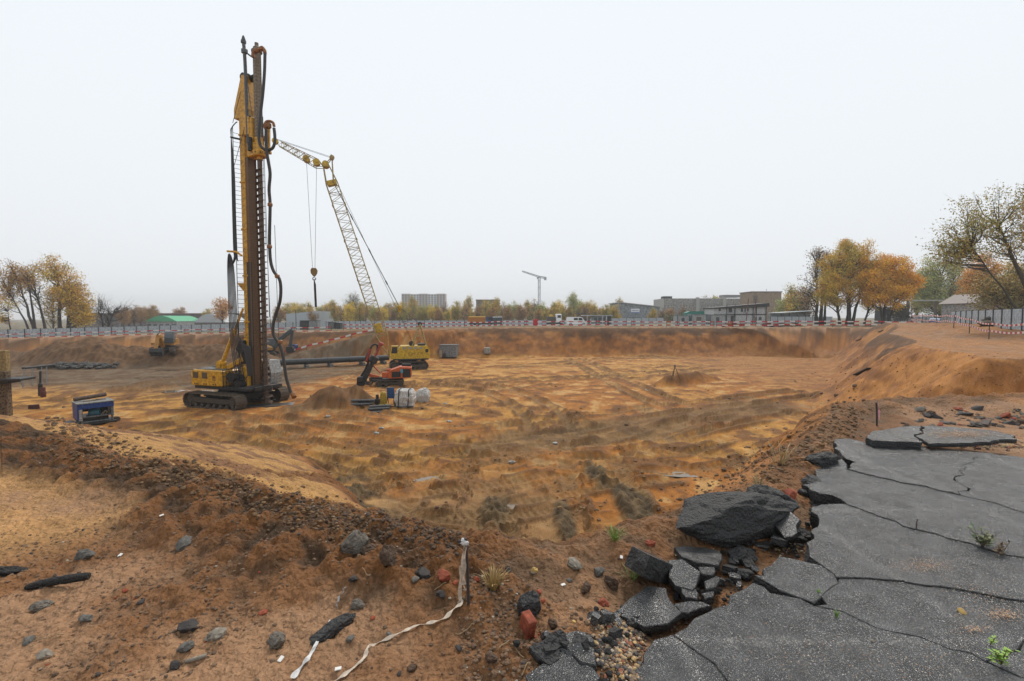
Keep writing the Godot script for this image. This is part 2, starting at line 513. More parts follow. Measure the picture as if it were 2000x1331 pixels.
func build_terrain() -> void:
	n_big.seed = 1; n_big.frequency = 0.07; n_big.fractal_octaves = 3
	n_mid.seed = 2; n_mid.frequency = 0.42; n_mid.fractal_octaves = 4
	n_small.seed = 3; n_small.frequency = 2.6; n_small.fractal_octaves = 4
	n_soft.seed = 8; n_soft.frequency = 1.5; n_soft.fractal_octaves = 2
	n_clod.seed = 4; n_clod.frequency = 5.5; n_clod.noise_type = FastNoiseLite.TYPE_CELLULAR; n_clod.cellular_return_type = FastNoiseLite.RETURN_DISTANCE; n_clod.fractal_octaves = 2
	n_streak.seed = 5; n_streak.frequency = 0.6; n_streak.fractal_octaves = 4
	rim = PackedVector2Array([
		Vector2(-0.35, 3.35), Vector2(-1.4, 3.75), Vector2(-2.5, 4.25), Vector2(-3.9, 4.95), Vector2(-6.2, 6.1), Vector2(-9.2, 7.6), Vector2(-22, 12), Vector2(-60, 22), Vector2(-118, 40), Vector2(-125, 72),
		Vector2(-80, 71), Vector2(-40, 73), Vector2(-10, 73), Vector2(20, 74), Vector2(50, 75), Vector2(57, 72), Vector2(50, 62), Vector2(42, 51), Vector2(32, 37), Vector2(24, 27), Vector2(21.5, 22), Vector2(20, 19.5), Vector2(24, 18), Vector2(42, 17),
		Vector2(42, 12.2), Vector2(20, 11.2), Vector2(12, 10.3), Vector2(8, 9.6), Vector2(6.2, 8.9), Vector2(5.2, 7.6), Vector2(4.3, 6.5), Vector2(3.2, 5.4), Vector2(2.6, 4.75), Vector2(1.9, 4.2), Vector2(1.0, 3.75), Vector2(0.4, 3.4)])
	for q in [[1020, 866], [1120, 850], [1260, 826], [1380, 810], [1500, 792]]:
		var hv := gp(q[0], q[1], FLOOR)
		haul.push_back(Vector2(hv.x, -hv.z))
	lay_tracks()
	# rings that widen with the distance, so that near ground gets fine triangles and far ground coarse ones
	var r := 0.4
	while r < 1500.0:
		radii.push_back(r)
		var h := lerpf(1.7, 6.0, smoothstep(4.0, 9.0, r))
		var s := clampf(r * r / (450.0 * h) * (1.05 if r < 8.0 else 0.72), 0.011 if r > 1.9 else 0.12, 0.26 if r < 82.0 else r * 0.05)
		r += s
	var a := -PI
	while a < PI - 0.001:
		angles.push_back(a)
		a += 0.00215 if absf(a) < 0.86 else 0.045
	angles.push_back(PI)
	var nr := radii.size()
	var na := angles.size()
	# distance to the rim, on every fourth ring and ray, blended between
	var cr := []
	var ca := []
	for i in range(0, nr, 4): cr.push_back(i)
	if cr[-1] != nr - 1: cr.push_back(nr - 1)
	for j in range(0, na, 4): ca.push_back(j)
	if ca[-1] != na - 1: ca.push_back(na - 1)
	var rd := PackedFloat32Array()
	rd.resize(cr.size() * ca.size())
	for i in cr.size():
		for j in ca.size():
			var t: float = angles[ca[j]]
			rd[i * ca.size() + j] = rim_distance(sin(t) * radii[cr[i]], cos(t) * radii[cr[i]])
	var mound := gp(655, 800, FLOOR)
	var heap_a := gp(150, 716, FLOOR)
	var heap_b := gp(290, 714, FLOOR)
	var knoll := gp(1345, 752, FLOOR)
	var clump_a := gp(1235, 985, FLOOR)
	var clump_b := gp(1165, 930, FLOOR)
	var verts := PackedVector3Array()
	var cols := PackedColorArray()
	verts.resize(nr * na)
	cols.resize(nr * na)
	heights.resize(nr * na)
	for i in nr:
		var rr := radii[i]
		var i4 := mini(i / 4, cr.size() - 2)
		var fi := float(i - cr[i4]) / float(cr[i4 + 1] - cr[i4])
		for j in na:
			var j4 := mini(j / 4, ca.size() - 2)
			var fj := float(j - ca[j4]) / float(ca[j4 + 1] - ca[j4])
			var k4 := i4 * ca.size() + j4
			var s := lerpf(lerpf(rd[k4], rd[k4 + 1], fj), lerpf(rd[k4 + ca.size()], rd[k4 + ca.size() + 1], fj), fi)
			var x := sin(angles[j]) * rr
			var d := cos(angles[j]) * rr
			var lv := level(x, d)
			var nb := n_big.get_noise_2d(x, d)
			var nm := n_mid.get_noise_2d(x, d)
			var ns := n_small.get_noise_2d(x, d) if rr < 9.0 else n_soft.get_noise_2d(x, d)
			var far_t := smoothstep(12.0, 40.0, rr)
			var y := lv
			var wall := 0.0                    # 0 on top, 1 on the floor
			var near_left := (1.0 - smoothstep(-0.9, -0.2, x)) * (1.0 - smoothstep(15.0, 22.0, d)) 
			var shoulder := 0.0
			var e := s + (nm * 0.25 + nb * 0.9) * lerpf(0.25, 1.3, far_t) * smoothstep(5.0, 9.0, rr)
			if e > 0.0:
				var q := clampf((-x - 0.9) / 4.5, 0.0, 1.0) * near_left
				var sw := 5.0 * q
				var sl := lerpf(0.4, 0.345, q)
				var on_sh := minf(e, sw)
				shoulder = near_left * (1.0 - smoothstep(sw - 0.2, sw + 0.5, e)) * smoothstep(0.0, 0.3, e)
				y = lv - on_sh * sl
				var wide := lerpf(3.9, 5.4, far_t) + nm * 0.5
				var f := clampf((e - sw) / wide, 0.0, 1.0)
				f = lerpf(f, smoothstep(0.0, 1.0, f), 0.6)
				wall = f
				y = lerpf(y, FLOOR, f)
			# shapes on the floor
			var onf := smoothstep(0.75, 1.0, wall)
			var tm := 0.0
			var th := 0.0
			var clod := 0.0
			var spoil := 0.0
			if e > 0.0:
				if onf > 0.0:
					tm = track_sample(x, d, track_m) * onf
					y += onf * (nb * 0.16 + nm * 0.075 * lerpf(1.0, 1.8, absf(nb)) + ns * 0.04)
					th = onf * track_sample(x, d, track_h)
					y += th
					if absf(x - mound.x) < 5.0 and absf(d + mound.z) < 5.0:
						var m1 := bump(x, d, mound.x - 0.2, -mound.z + 0.6, 2.3, 1.5, 1.15) + bump(x, d, mound.x + 1.5, -mound.z + 1.2, 1.3, 1.1, 0.7) + bump(x, d, mound.x - 1.6, -mound.z - 0.7, 2.4, 1.5, 0.45)
						y += m1 * (1.0 + 0.3 * nm)
						spoil = maxf(spoil, minf(1.0, m1 * 3.0) * 0.8)
					if x < -20.0 and d > 46.0:
						var m2 := bump(x, d, heap_a.x, -heap_a.z + 2.0, 8.5, 5.5, 2.9, -0.15) + bump(x, d, heap_a.x + 10.5, -heap_a.z + 3.5, 7.5, 5.0, 2.3) + bump(x, d, heap_a.x + 18.0, -heap_a.z + 4.0, 6.0, 4.5, 1.6) + bump(x, d, heap_a.x - 9.0, -heap_a.z + 3.0, 8.0, 6.0, 1.7)
						y += m2 * (1.0 + 0.25 * nm)
						spoil = maxf(spoil, minf(1.0, m2 * 1.5))
					if absf(x - knoll.x) < 7.0 and absf(d + knoll.z) < 7.0:
						var m3 := bump(x, d, knoll.x + 1.0, -knoll.z + 2.0, 4.2, 1.6, 0.85, 0.5) + bump(x, d, knoll.x - 1.4, -knoll.z + 0.2, 2.2, 1.1, 0.7, 0.3)
						y += m3 * (1.0 + 0.4 * nm)
						spoil = maxf(spoil, minf(1.0, m3 * 1.6) * 0.55)
					if d < 24.0:
						var m4 := bump(x, d, clump_a.x, -clump_a.z, 0.75, 2.3, 0.22) + bump(x, d, clump_b.x, -clump_b.z, 0.5, 2.0, 0.16) + bump(x, d, clump_a.x - 2.3, -clump_a.z - 1.2, 0.4, 1.9, 0.18) + bump(x, d, clump_a.x - 4.4, -clump_a.z - 0.4, 0.6, 1.6, 0.18)
						if m4 > 0.0:
							y += m4
							clod = maxf(clod, minf(1.0, m4 * 9.0))
				# dark clods along the toe of the left slope
				var toe := near_left * smoothstep(0.55, 0.8, wall) * (1.0 - smoothstep(1.2, 3.2, e - 5.0 * clampf((-x - 0.9) / 4.5, 0.0, 1.0) - 3.2 + nm * 1.6))
				clod = maxf(clod, toe * smoothstep(-0.25, 0.25, nm + 0.2))
				clod = maxf(clod, near_left * smoothstep(0.0, 0.12, wall + nm * 0.15) * (1.0 - smoothstep(0.97, 1.0, wall)) * 0.9)
				if wall < 0.98 and wall > 0.0:
					y += (1.0 - absf(wall * 2.0 - 1.0)) * (nm * 0.30 + n_streak.get_noise_2d(x * 0.8 - d * 0.6, (x * 0.6 + d * 0.8) * 0.35) * 0.22 + ns * 0.08) * lerpf(0.45, 1.0, far_t)
				if x > 3.0 and rr < 45.0 and wall < 0.97:
					var lump := smoothstep(0.0, 0.12, wall) * (1.0 - wall)
					y += lump * (0.30 * n_mid.get_noise_2d(x * 1.7 + 9.0, d * 1.7) + 0.16 * n_clod.get_noise_2d(x * 0.35, d * 0.35) + 0.08 * ns)
				if shoulder > 0.0:
					y += shoulder * 0.06 * ns
					y += shoulder * 0.05 * n_streak.get_noise_2d((x * 0.48 + d * 0.87) * 4.0, (x * 0.87 - d * 0.48) * 0.5)
			# the access ramp along the far side
			if d > 60.0 and d < 76.0 and x > -42.0 and x < 0.0:
				var up := clampf((x + 34.0) / 15.0, 0.0, 1.0)
				var top := lerpf(FLOOR + 0.2, -0.25, up)
				var cut := smoothstep(63.0, 67.0, d + nm * 0.5 - maxf(0.0, x + 19.0) * 0.5)
				y = maxf(y, lerpf(FLOOR - 0.5, top, cut))
			# ground outside, rough near the crest on the left
			if e <= 0.0:
				var rough := lerpf(0.016, 0.12, smoothstep(10.0, 120.0, rr))
				y += ns * rough + nm * rough * 2.2
				if rr < 13.0:
					y += 0.03 * n_small.get_noise_2d(x * 3.0, d * 3.0)
			if rr < 16.0:
				var crest := 1.0 - smoothstep(0.28, 0.75, absf(s + 0.2 + nm * 0.45))
				var lf := 1.0 - smoothstep(-0.5, 0.5, x)
				y += lf * crest * 0.10 * (1.0 - smoothstep(5.5, 9.0, rr) * 0.4)
				clod = maxf(clod, crest * lerpf(0.55, 1.0, lf))
				# loose dug earth at the lower left and beside the torn asphalt
				clod = maxf(clod, smoothstep(0.08, 0.38, nm + 0.25 * nb + 0.04) * (1.0 - smoothstep(4.2, 5.0, rr)) * (1.0 - smoothstep(-1.35, -1.0, x) * (1.0 - smoothstep(-0.5, -0.1, x)) * (1.0 - smoothstep(2.9, 3.3, d))) * lerpf(0.4, 1.0, 1.0 - smoothstep(-0.3, 0.7, x)) * 0.45)
			if clod > 0.01:
				var cl := n_clod.get_noise_2d(x, d)
				y += clod * (0.06 + 0.11 * cl + 0.07 * ns) * lerpf(1.0, 1.35, smoothstep(6.0, 14.0, rr))
			# asphalt lies in a shallow bed
			if x > 0.2 and rr < 20.0 and e <= 0.0 and s < -0.15:
				var bed := smoothstep(0.15, 0.7, -s) * (1.0 - smoothstep(8.2, 9.2, d)) * smoothstep(0.1, 0.7, x - 0.9 * (1.0 - d / 3.4))
				y = lerpf(y, -0.16 + 0.03 * ns, bed)
			var k := i * na + j
			heights[k] = y
			verts[k] = Vector3(x, y, -d)
			if wall > 0.01 and wall < 0.995 and rr > 14.0:
				nm = n_mid.get_noise_3d(x * 0.7, y * 1.5, d * 0.7)
				ns = n_small.get_noise_3d(x * 0.35, y * 0.6, d * 0.35)
			cols[k] = soil_color(x, d, rr, e, s, wall, onf, shoulder, clod, spoil, tm, th, nb, nm, ns)
	var norm := PackedVector3Array()
	norm.resize(nr * na)
	for i in nr:
		var i0 := maxi(i - 1, 0) * na
		var i1 := mini(i + 1, nr - 1) * na
		for j in na:
			var j0 := j - 1 if j > 0 else na - 2
			var j1 := j + 1 if j < na - 1 else 1
			norm[i * na + j] = (verts[i1 + j] - verts[i0 + j]).cross(verts[i * na + j0] - verts[i * na + j1]).normalized()
			if norm[i * na + j].y < 0.0: norm[i * na + j] = -norm[i * na + j]
	var idx := PackedInt32Array()
	idx.resize((nr - 1) * (na - 1) * 6)
	var w := 0
	for i in nr - 1:
		for j in na - 1:
			var k := i * na + j
			idx[w] = k; idx[w + 1] = k + na; idx[w + 2] = k + na + 1
			idx[w + 3] = k; idx[w + 4] = k + na + 1; idx[w + 5] = k + 1
			w += 6
	# close the middle
	var kk := verts.size()
	verts.push_back(Vector3(0, heights[0], 0)); norm.push_back(Vector3.UP); cols.push_back(cols[0])
	for j in na - 1:
		idx.push_back(kk); idx.push_back(j); idx.push_back(j + 1)
	# turn every triangle clockwise seen from above
	var t := (verts[idx[1]] - verts[idx[0]]).cross(verts[idx[2]] - verts[idx[0]])
	if t.y > 0.0:
		for i in range(0, idx.size(), 3):
			var q := idx[i + 1]
			idx[i + 1] = idx[i + 2]
			idx[i + 2] = q
	var arr := []
	arr.resize(Mesh.ARRAY_MAX)
	arr[Mesh.ARRAY_VERTEX] = verts
	arr[Mesh.ARRAY_NORMAL] = norm
	arr[Mesh.ARRAY_COLOR] = cols
	arr[Mesh.ARRAY_INDEX] = idx
	var am := ArrayMesh.new()
	am.add_surface_from_arrays(Mesh.PRIMITIVE_TRIANGLES, arr)
	var m := StandardMaterial3D.new()
	m.vertex_color_use_as_albedo = true
	m.albedo_texture = texture("grain")
	m.uv1_triplanar = true
	m.uv1_world_triplanar = true
	m.uv1_scale = Vector3.ONE * 0.83
	m.detail_enabled = true
	m.detail_albedo = texture("blotch")
	m.detail_blend_mode = BaseMaterial3D.BLEND_MODE_MUL
	m.detail_uv_layer = BaseMaterial3D.DETAIL_UV_2
	m.uv2_triplanar = true
	m.uv2_world_triplanar = true
	m.uv2_scale = Vector3.ONE * 0.17
	m.heightmap_enabled = true
	m.heightmap_texture = texture("bump")
	m.heightmap_scale = 3.0
	m.roughness = 0.86
	m.metallic_specular = 0.35
	mats["soil"] = m
	var o := inst("ground", am, m)
	o.set_meta("kind", "structure")
	o.set_meta("label", "dug earth of the pit, its slopes, floor and surrounding land")
	print("terrain ", nr, " x ", na)

func soil_color(x: float, d: float, rr: float, e: float, s: float, wall: float, onf: float, shoulder: float, clod: float, spoil: float, tm: float, th: float, nb: float, nm: float, ns: float) -> Color:
	var sand := Color(0.49, 0.268, 0.066)
	var orange := Color(0.385, 0.165, 0.032)
	var brown := Color(0.165, 0.078, 0.030)
	var dark := Color(0.070, 0.044, 0.026)
	var grey := Color(0.205, 0.138, 0.076)
	var umber := Color(0.120, 0.072, 0.038)
	var c: Color
	if e <= 0.0:
		# top soil round the pit
		c = Color(0.325, 0.205, 0.128).lerp(Color(0.215, 0.115, 0.058), smoothstep(-0.05, 0.4, nm + 0.4 * ns) * 0.9)
		if x < -1.5 and rr < 14.0:
			c = c.lerp(Color(0.43, 0.262, 0.12), smoothstep(2.2, 3.6, -x) * smoothstep(4.2, 5.2, rr) * smoothstep(-0.4, 0.0, nm + 0.5 * nb + 0.3))
		if x > 10.0: c = c.lerp(Color(0.36, 0.19, 0.085), (1.0 - smoothstep(40.0, 60.0, d)) * smoothstep(-0.3, 0.2, nm + nb + 0.2))
		if d > 79.0 + nm * 5.0:            # trampled gravel yard with weedy patches beyond the tape
			c = Color(0.19, 0.155, 0.105)
			if nm * 0.6 + nb > 0.10: c = Color(0.10, 0.105, 0.045)
	else:
		# slopes
		var up := Color(0.225, 0.105, 0.042).lerp(Color(0.36, 0.165, 0.050), smoothstep(-0.3, 0.35, nm + 0.4 * ns + 0.25 * nb))
		up = up.lerp(Color(0.40, 0.21, 0.075), smoothstep(0.1, 0.4, nb + 0.4 * nm) * 0.7)
		if rr > 25.0:
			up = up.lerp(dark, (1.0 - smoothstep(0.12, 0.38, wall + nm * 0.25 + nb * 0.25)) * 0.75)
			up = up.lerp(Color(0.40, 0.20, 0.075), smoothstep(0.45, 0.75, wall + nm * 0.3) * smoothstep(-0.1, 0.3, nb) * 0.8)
			if x < -14.0: up = up.lerp(umber, 0.45 * smoothstep(-0.3, 0.2, nm - nb))
		if x > 4.0 and rr < 40.0: up = Color(0.26, 0.115, 0.036).lerp(Color(0.43, 0.205, 0.058), smoothstep(-0.3, 0.3, nm + 0.6 * nb + 0.5 * ns))
		# floor
		var f := sand.lerp(orange, smoothstep(-0.30, 0.28, nb * 1.1 + nm * 0.45 + 0.10))
		f = f.lerp(brown, smoothstep(0.04, 0.36, nm + 0.35 * ns - 0.2 * nb) * 0.85)
		f = f.lerp(Color(0.55, 0.36, 0.15), smoothstep(0.20, 0.42, -nm + 0.3 * nb) * 0.8)
		# grey clay of the haul road and of the churned near corner
		var road := 1e9
		for q in haul.size() - 1:
			var ab := haul[q + 1] - haul[q]
			var w := Vector2(x, d) - haul[q]
			road = minf(road, (w - ab * clampf(w.dot(ab) / ab.length_squared(), 0.0, 1.0)).length())
		f = f.lerp(grey.lerp(Color(0.125, 0.088, 0.048), smoothstep(-0.2, 0.35, nm)), (1.0 - smoothstep(1.2, 3.0, road + nm * 2.2 + nb)) * 0.7)
		var churn := (1.0 - smoothstep(15.0, 18.5, d + nb * 4.0 + nm * 2.0)) * (1.0 - smoothstep(2.2, 4.2, absf(x + 1.2) + nm * 1.5))
		f = f.lerp(Color(0.30, 0.198, 0.104).lerp(grey, smoothstep(-0.1, 0.3, nm + 0.5 * ns)), churn * 0.75)
		if d > 48.0 and x > -4.0: f = f.lerp(Color(0.52, 0.31, 0.10), smoothstep(-0.1, 0.3, n_streak.get_noise_2d(x * 0.12, d * 0.5)) * 0.7)
		if x > 18.0 and d > 26.0: f = f.lerp(Color(0.30, 0.14, 0.055), 0.65 * smoothstep(18.0, 28.0, x))
		var mud := (1.0 - smoothstep(-24.0, -13.0, x + nb * 8.0 + nm * 3.0)) * smoothstep(30.0, 40.0, d + nb * 6.0 + (x + 20.0) * 0.12)
		f = f.lerp(Color(0.175, 0.135, 0.092).lerp(umber, smoothstep(-0.2, 0.3, nm + ns * 0.5)), mud)
		f = f.lerp(Color(0.135, 0.090, 0.046).lerp(Color(0.27, 0.178, 0.085), smoothstep(-0.25, 0.3, nb + nm * 0.5)), tm * 0.85)
		f = f.lerp(Color(0.15, 0.086, 0.042), smoothstep(0.02, 0.08, th) * 0.75)
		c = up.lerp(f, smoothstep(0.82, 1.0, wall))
		if shoulder > 0.0:
			var st := n_streak.get_noise_2d((x * 0.48 + d * 0.87) * 3.0, (x * 0.87 - d * 0.48) * 0.35)
			var sh := Color(0.43, 0.262, 0.105).lerp(Color(0.23, 0.128, 0.070), smoothstep(-0.05, 0.25, st + 0.3 * nm + 0.10 * (e - 2.6)))
			c = c.lerp(sh, shoulder)
	c = c.lerp(umber.lerp(Color(0.165, 0.098, 0.052), smoothstep(-0.2, 0.2, ns)), spoil)
	if clod > 0.0:
		var cd := dark.lerp(brown, smoothstep(-0.25, 0.35, ns + 0.5 * nm))
		if onf > 0.3: cd = Color(0.105, 0.080, 0.048).lerp(Color(0.17, 0.125, 0.070), smoothstep(-0.2, 0.4, ns + nm))
		c = c.lerp(cd, minf(1.0, clod * 1.05))
	var g := 1.36 * (1.0 + 0.20 * ns + speck.randf_range(-0.11, 0.11))
	return Color(c.r * g * 1.08, c.g * g * 0.97, c.b * g * 0.84)

func height_at(x: float, d: float) -> float:
	var r := sqrt(x * x + d * d)
	var t := atan2(x, d)
	var nr := radii.size()
	var na := angles.size()
	var i := clampi(radii.bsearch(r) - 1, 0, nr - 2)
	var j := clampi(angles.bsearch(t) - 1, 0, na - 2)
	var u := clampf((r - radii[i]) / (radii[i + 1] - radii[i]), 0.0, 1.0)
	var w := clampf((t - angles[j]) / (angles[j + 1] - angles[j]), 0.0, 1.0)
	var k := i * na + j
	return lerpf(lerpf(heights[k], heights[k + 1], w), lerpf(heights[k + na], heights[k + na + 1], w), u)
# ---------------------------------------------------------------- machines: shared pieces
func smooth(p: Array, per := 5) -> Array:          # rounded path through points
	var out := []
	for i in p.size() - 1:
		var a: Vector3 = p[maxi(i - 1, 0)]
		var b: Vector3 = p[i]
		var c: Vector3 = p[i + 1]
		var d: Vector3 = p[mini(i + 2, p.size() - 1)]
		for k in per: out.push_back(b.cubic_interpolate(c, a, d, float(k) / per))
	out.push_back(p[-1])
	return out
func path(px: Array, depth: float, base: Vector3, per := 5) -> Array:
	var p := []
	for q in px: p.push_back(pd(q[0], q[1], depth + (q[2] if q.size() > 2 else 0.0)) - base)
	return smooth(p, per)

func crawler(parent: Node3D, o: Vector3, f: Vector3, s: Vector3, ln: float, ht: float, wd: float, shoe_m: Material, frame_m: Material, pads: int) -> void:
	# o: middle of the track at ground level, f forward, s across
	var r := ht * 0.5
	var u := Vector3.UP
	var g := geo()
	var half := ln * 0.5 - r
	var per := 4.0 * half + TAU * r
	for i in pads:
		var q := per * i / pads
		var c: Vector3
		var t: Vector3
		if q < 2.0 * half:
			c = f * (q - half) + u * 2.0 * r; t = f
		elif q < 2.0 * half + PI * r:
			var a := (q - 2.0 * half) / r
			c = f * (half + r * sin(a)) + u * (r + r * cos(a)); t = f * cos(a) - u * sin(a)
		elif q < 4.0 * half + PI * r:
			c = f * (half - (q - 2.0 * half - PI * r)); t = -f
		else:
			var a := (q - 4.0 * half - PI * r) / r
			c = f * (-half - r * sin(a)) + u * (r - r * cos(a)); t = -f * cos(a) + u * sin(a)
		var nn := s.cross(t).normalized()
		var cen := f * clampf(c.dot(f), -half, half) + u * r
		if nn.dot(c - cen) < 0.0: nn = -nn
		var b := Basis(s, nn, s.cross(nn))
		g.box(o + c - nn * 0.03, Vector3(wd, 0.05, per / pads * 0.93), b, 0.0)
		g.box(o + c + nn * 0.012, Vector3(wd, 0.05, 0.035), b, 0.0)
	var tr := obj("track", g, shoe_m, parent)
	var fr := geo()
	fr.box(o + u * r, f.abs() * 0.0 + Vector3(wd * 0.55, ht * 0.34, ln - ht * 0.9), Basis(s, u, s.cross(u)), 0.04)
	for i in 5:
		fr.rod(o + u * (ht - 0.16) + f * (half * (i - 2) * 0.38) - s * wd * 0.2, o + u * (ht - 0.16) + f * (half * (i - 2) * 0.38) + s * wd * 0.2, 0.06)
	obj("track_frame", fr, frame_m, tr)
	var nrol := maxi(4, int(ln / 0.55))
	for i in nrol:
		var w := geo()
		var p := o + f * lerpf(-half, half, float(i) / (nrol - 1)) + u * 0.19
		w.lathe(p - s * wd * 0.36, s, [Vector2(0, 0), Vector2(0.13, 0), Vector2(0.13, wd * 0.12), Vector2(0.09, wd * 0.14), Vector2(0.09, wd * 0.58), Vector2(0.13, wd * 0.6), Vector2(0.13, wd * 0.72), Vector2(0, wd * 0.72)], 12)
		obj("roller", w, frame_m, tr)
	for e: float in [-1.0, 1.0]:
		var w := geo()
		var p := o + f * half * e + u * r
		w.lathe(p - s * wd * 0.34, s, [Vector2(0, 0), Vector2(r * 0.35, 0), Vector2(r * 0.4, wd * 0.05), Vector2(r * 0.82, wd * 0.08), Vector2(r * 0.86, wd * 0.2), Vector2(r * 0.86, wd * 0.5), Vector2(r * 0.82, wd * 0.62), Vector2(0, wd * 0.68)], 18)
		for k in 8:
			var a := TAU * k / 8
			w.rod(p - s * wd * 0.3 + (f * cos(a) + u * sin(a)) * r * 0.58, p - s * wd * 0.2 + (f * cos(a) + u * sin(a)) * r * 0.58, 0.035, 6)
		obj("sprocket" if e > 0.0 else "idler", w, frame_m, tr)

func build_rig() -> void:
	var base := Vector3(-19.1, FLOOR, -31.9)
	base.y = height_at(-19.1, 31.9) + 0.02
	var o := thing("drilling_rig", "tall yellow continuous flight auger piling rig on crawler tracks", "drilling rig", base)
	var f := Vector3(0.94, 0, 0.342).normalized()
	var s := Vector3(f.z, 0, -f.x)              # away from the camera
	var u := Vector3.UP
	var bb := Basis(f, u, -s)
	var yel := mat("rig_yellow", lin(0.88, 0.45, 0.015), 0.42, 0.0, "wear", 0.35)
	var steel := mat("dark_steel", lin(0.045, 0.042, 0.04), 0.55, 0.3, "dirt", 0.6)
	var hose := mat("black_hose", lin(0.022, 0.022, 0.024), 0.5)
	var rusty := mat("rusty_rail", lin(0.23, 0.118, 0.045), 0.62, 0.1, "dirt", 0.9)
	var mud := mat("muddy_track", lin(0.17, 0.125, 0.085), 0.85, 0.1, "dirt", 0.8)
	var mudf := mat("muddy_frame", lin(0.115, 0.088, 0.062), 0.85, 0.0, "dirt", 0.9)
	var grey := mat("grey_paint", lin(0.13, 0.14, 0.15), 0.5, 0.0, "dirt", 0.6)
	var augm := mat("auger_steel", lin(0.21, 0.145, 0.105), 0.65, 0.35, "dirt", 0.9)
	var glass := mat("dark_glass", lin(0.03, 0.035, 0.035), 0.12)
	var orng := mat("rusty_orange", lin(0.42, 0.16, 0.035), 0.6, 0.0, "dirt", 0.8)
	var rope := mat("wire_rope", lin(0.06, 0.06, 0.065), 0.5, 0.4)
	# crawlers
	crawler(o, s * -1.75, f, s, 4.9, 0.98, 0.8, mud, mudf, 46)
	crawler(o, s * 1.75, f, s, 4.9, 0.98, 0.8, mud, mudf, 46)
	var g := geo()
	g.box(u * 0.62, Vector3(2.6, 0.5, 2.9), bb, 0.06)
	g.box(u * 0.92 + f * 0.1, Vector3(1.9, 0.3, 1.9), bb, 0.1)
	g.lathe(u * 0.86, u, [Vector2(0, 0), Vector2(1.0, 0), Vector2(1.0, 0.28), Vector2(0, 0.28)], 28)
	obj("undercarriage", g, steel, o)
	# upper structure
	g = geo()
	g.box(u * 1.26 + f * 0.1, Vector3(5.0, 0.22, 2.7), bb, 0.03)
	g.box(u * 1.26 + f * 2.2, Vector3(1.1, 0.3, 2.0), bb, 0.03)
	obj("main_frame", g, steel, o)
	g = geo()
	g.box(u * 1.90 + f * -1.12, Vector3(2.76, 1.1, 2.9), bb, 0.09)
	var house := obj("engine_house", g, yel, o)
	for k in 3:
		g = geo()
		g.box(u * 1.90 + f * (-2.12 + 0.87 * k) + s * -1.455, Vector3(0.82, 1.0, 0.03), bb, 0.012)
		var dr := obj("panel_door", g, yel, house)
		if k < 2:
			g = geo()
			g.box(u * 2.08 + f * (-2.1 + 0.85 * k) + s * -1.475, Vector3(0.5, 0.42, 0.02), bb, 0.004)
			for q in 6: g.box(u * (1.9 + 0.07 * q) + f * (-2.1 + 0.85 * k) + s * -1.49, Vector3(0.48, 0.018, 0.02), bb)
			obj("grille", g, mat("grille_dark", lin(0.09, 0.062, 0.03), 0.6), dr)
		else:                                         # dark red emblem of three strokes and a ring
			g = geo()
			for q in 5:
				var a := TAU * q / 5.0
				g.bar(u * (2.0 + 0.13 * sin(a)) + f * (-0.38 + 0.13 * cos(a)) + s * -1.475, u * (2.0 + 0.13 * sin(a + 1.3)) + f * (-0.38 + 0.13 * cos(a + 1.3)) + s * -1.475, 0.03, 0.02)
			g.box(u * 1.80 + f * -0.38 + s * -1.475, Vector3(0.34, 0.05, 0.012), bb)
			g.box(u * 2.0 + f * -0.38 + s * -1.475, Vector3(0.12, 0.12, 0.012), bb)
			obj("emblem", g, mat("emblem_red", lin(0.16, 0.05, 0.015), 0.6), dr)
		for q in 2:
			g = geo()
			g.lathe(u * 1.50 + f * (-2.2 + 0.87 * k + 0.22 * q) + s * -1.47, -s, [Vector2(0, 0), Vector2(0.05, 0), Vector2(0.05, 0.015), Vector2(0, 0.015)], 10)
			obj("vent_hole", g, steel, dr)
	g = geo()
	g.box(u * 1.95 + f * -2.52 , Vector3(0.08, 1.0, 2.7), bb, 0.03)
	obj("counterweight_panel", g, mat("blue_grey", lin(0.10, 0.15, 0.22), 0.5, 0.0, "dirt", 0.5), o)
	g = geo()
	g.box(u * 2.475 + f * -1.1, Vector3(2.5, 0.05, 2.5), bb, 0.01)
	g.box(u * 2.53 + f * -1.6 + s * 0.3, Vector3(0.9, 0.08, 1.2), bb, 0.02)
	for q in 4: g.rod(u * 2.5 + f * (-2.2 + 0.7 * q) + s * -1.2, u * 2.5 + f * (-2.2 + 0.7 * q) + s * 1.2, 0.02, 6)
	obj("roof_deck", g, mat("deck_grey", lin(0.16, 0.165, 0.165), 0.5, 0.2, "dirt", 0.5), house)
	g = geo()
	g.lathe(u * 2.5 + f * -0.3 + s * 0.6, u, [Vector2(0, 0), Vector2(0.08, 0), Vector2(0.08, 0.5), Vector2(0.06, 0.5), Vector2(0.06, 0.3)], 10)
	obj("exhaust", g, steel, o)
	# handrails and machinery in front of the house
	g = geo()
	for q in 5:
		g.rod(u * 1.3 + f * (0.35 + 0.3 * q) + s * -1.38, u * 2.5 + f * (0.35 + 0.3 * q) + s * -1.38, 0.02, 6)
	for q in 3: g.rod(u * (1.7 + 0.38 * q) + f * 0.3 + s * -1.38, u * (1.7 + 0.38 * q) + f * 1.6 + s * -1.38, 0.02, 6)
	obj("handrail", g, steel, o)
	g = geo()
	g.box(u * 1.75 + f * 0.75 + s * 0.2, Vector3(0.9, 0.8, 1.9), bb, 0.05)
	g.lathe(u * 2.0 + f * 0.8 + s * -1.2, s, [Vector2(0, 0), Vector2(0.36, 0), Vector2(0.36, 0.06), Vector2(0.25, 0.06), Vector2(0.25, 0.8), Vector2(0.36, 0.8), Vector2(0.36, 0.86), Vector2(0, 0.86)], 18)
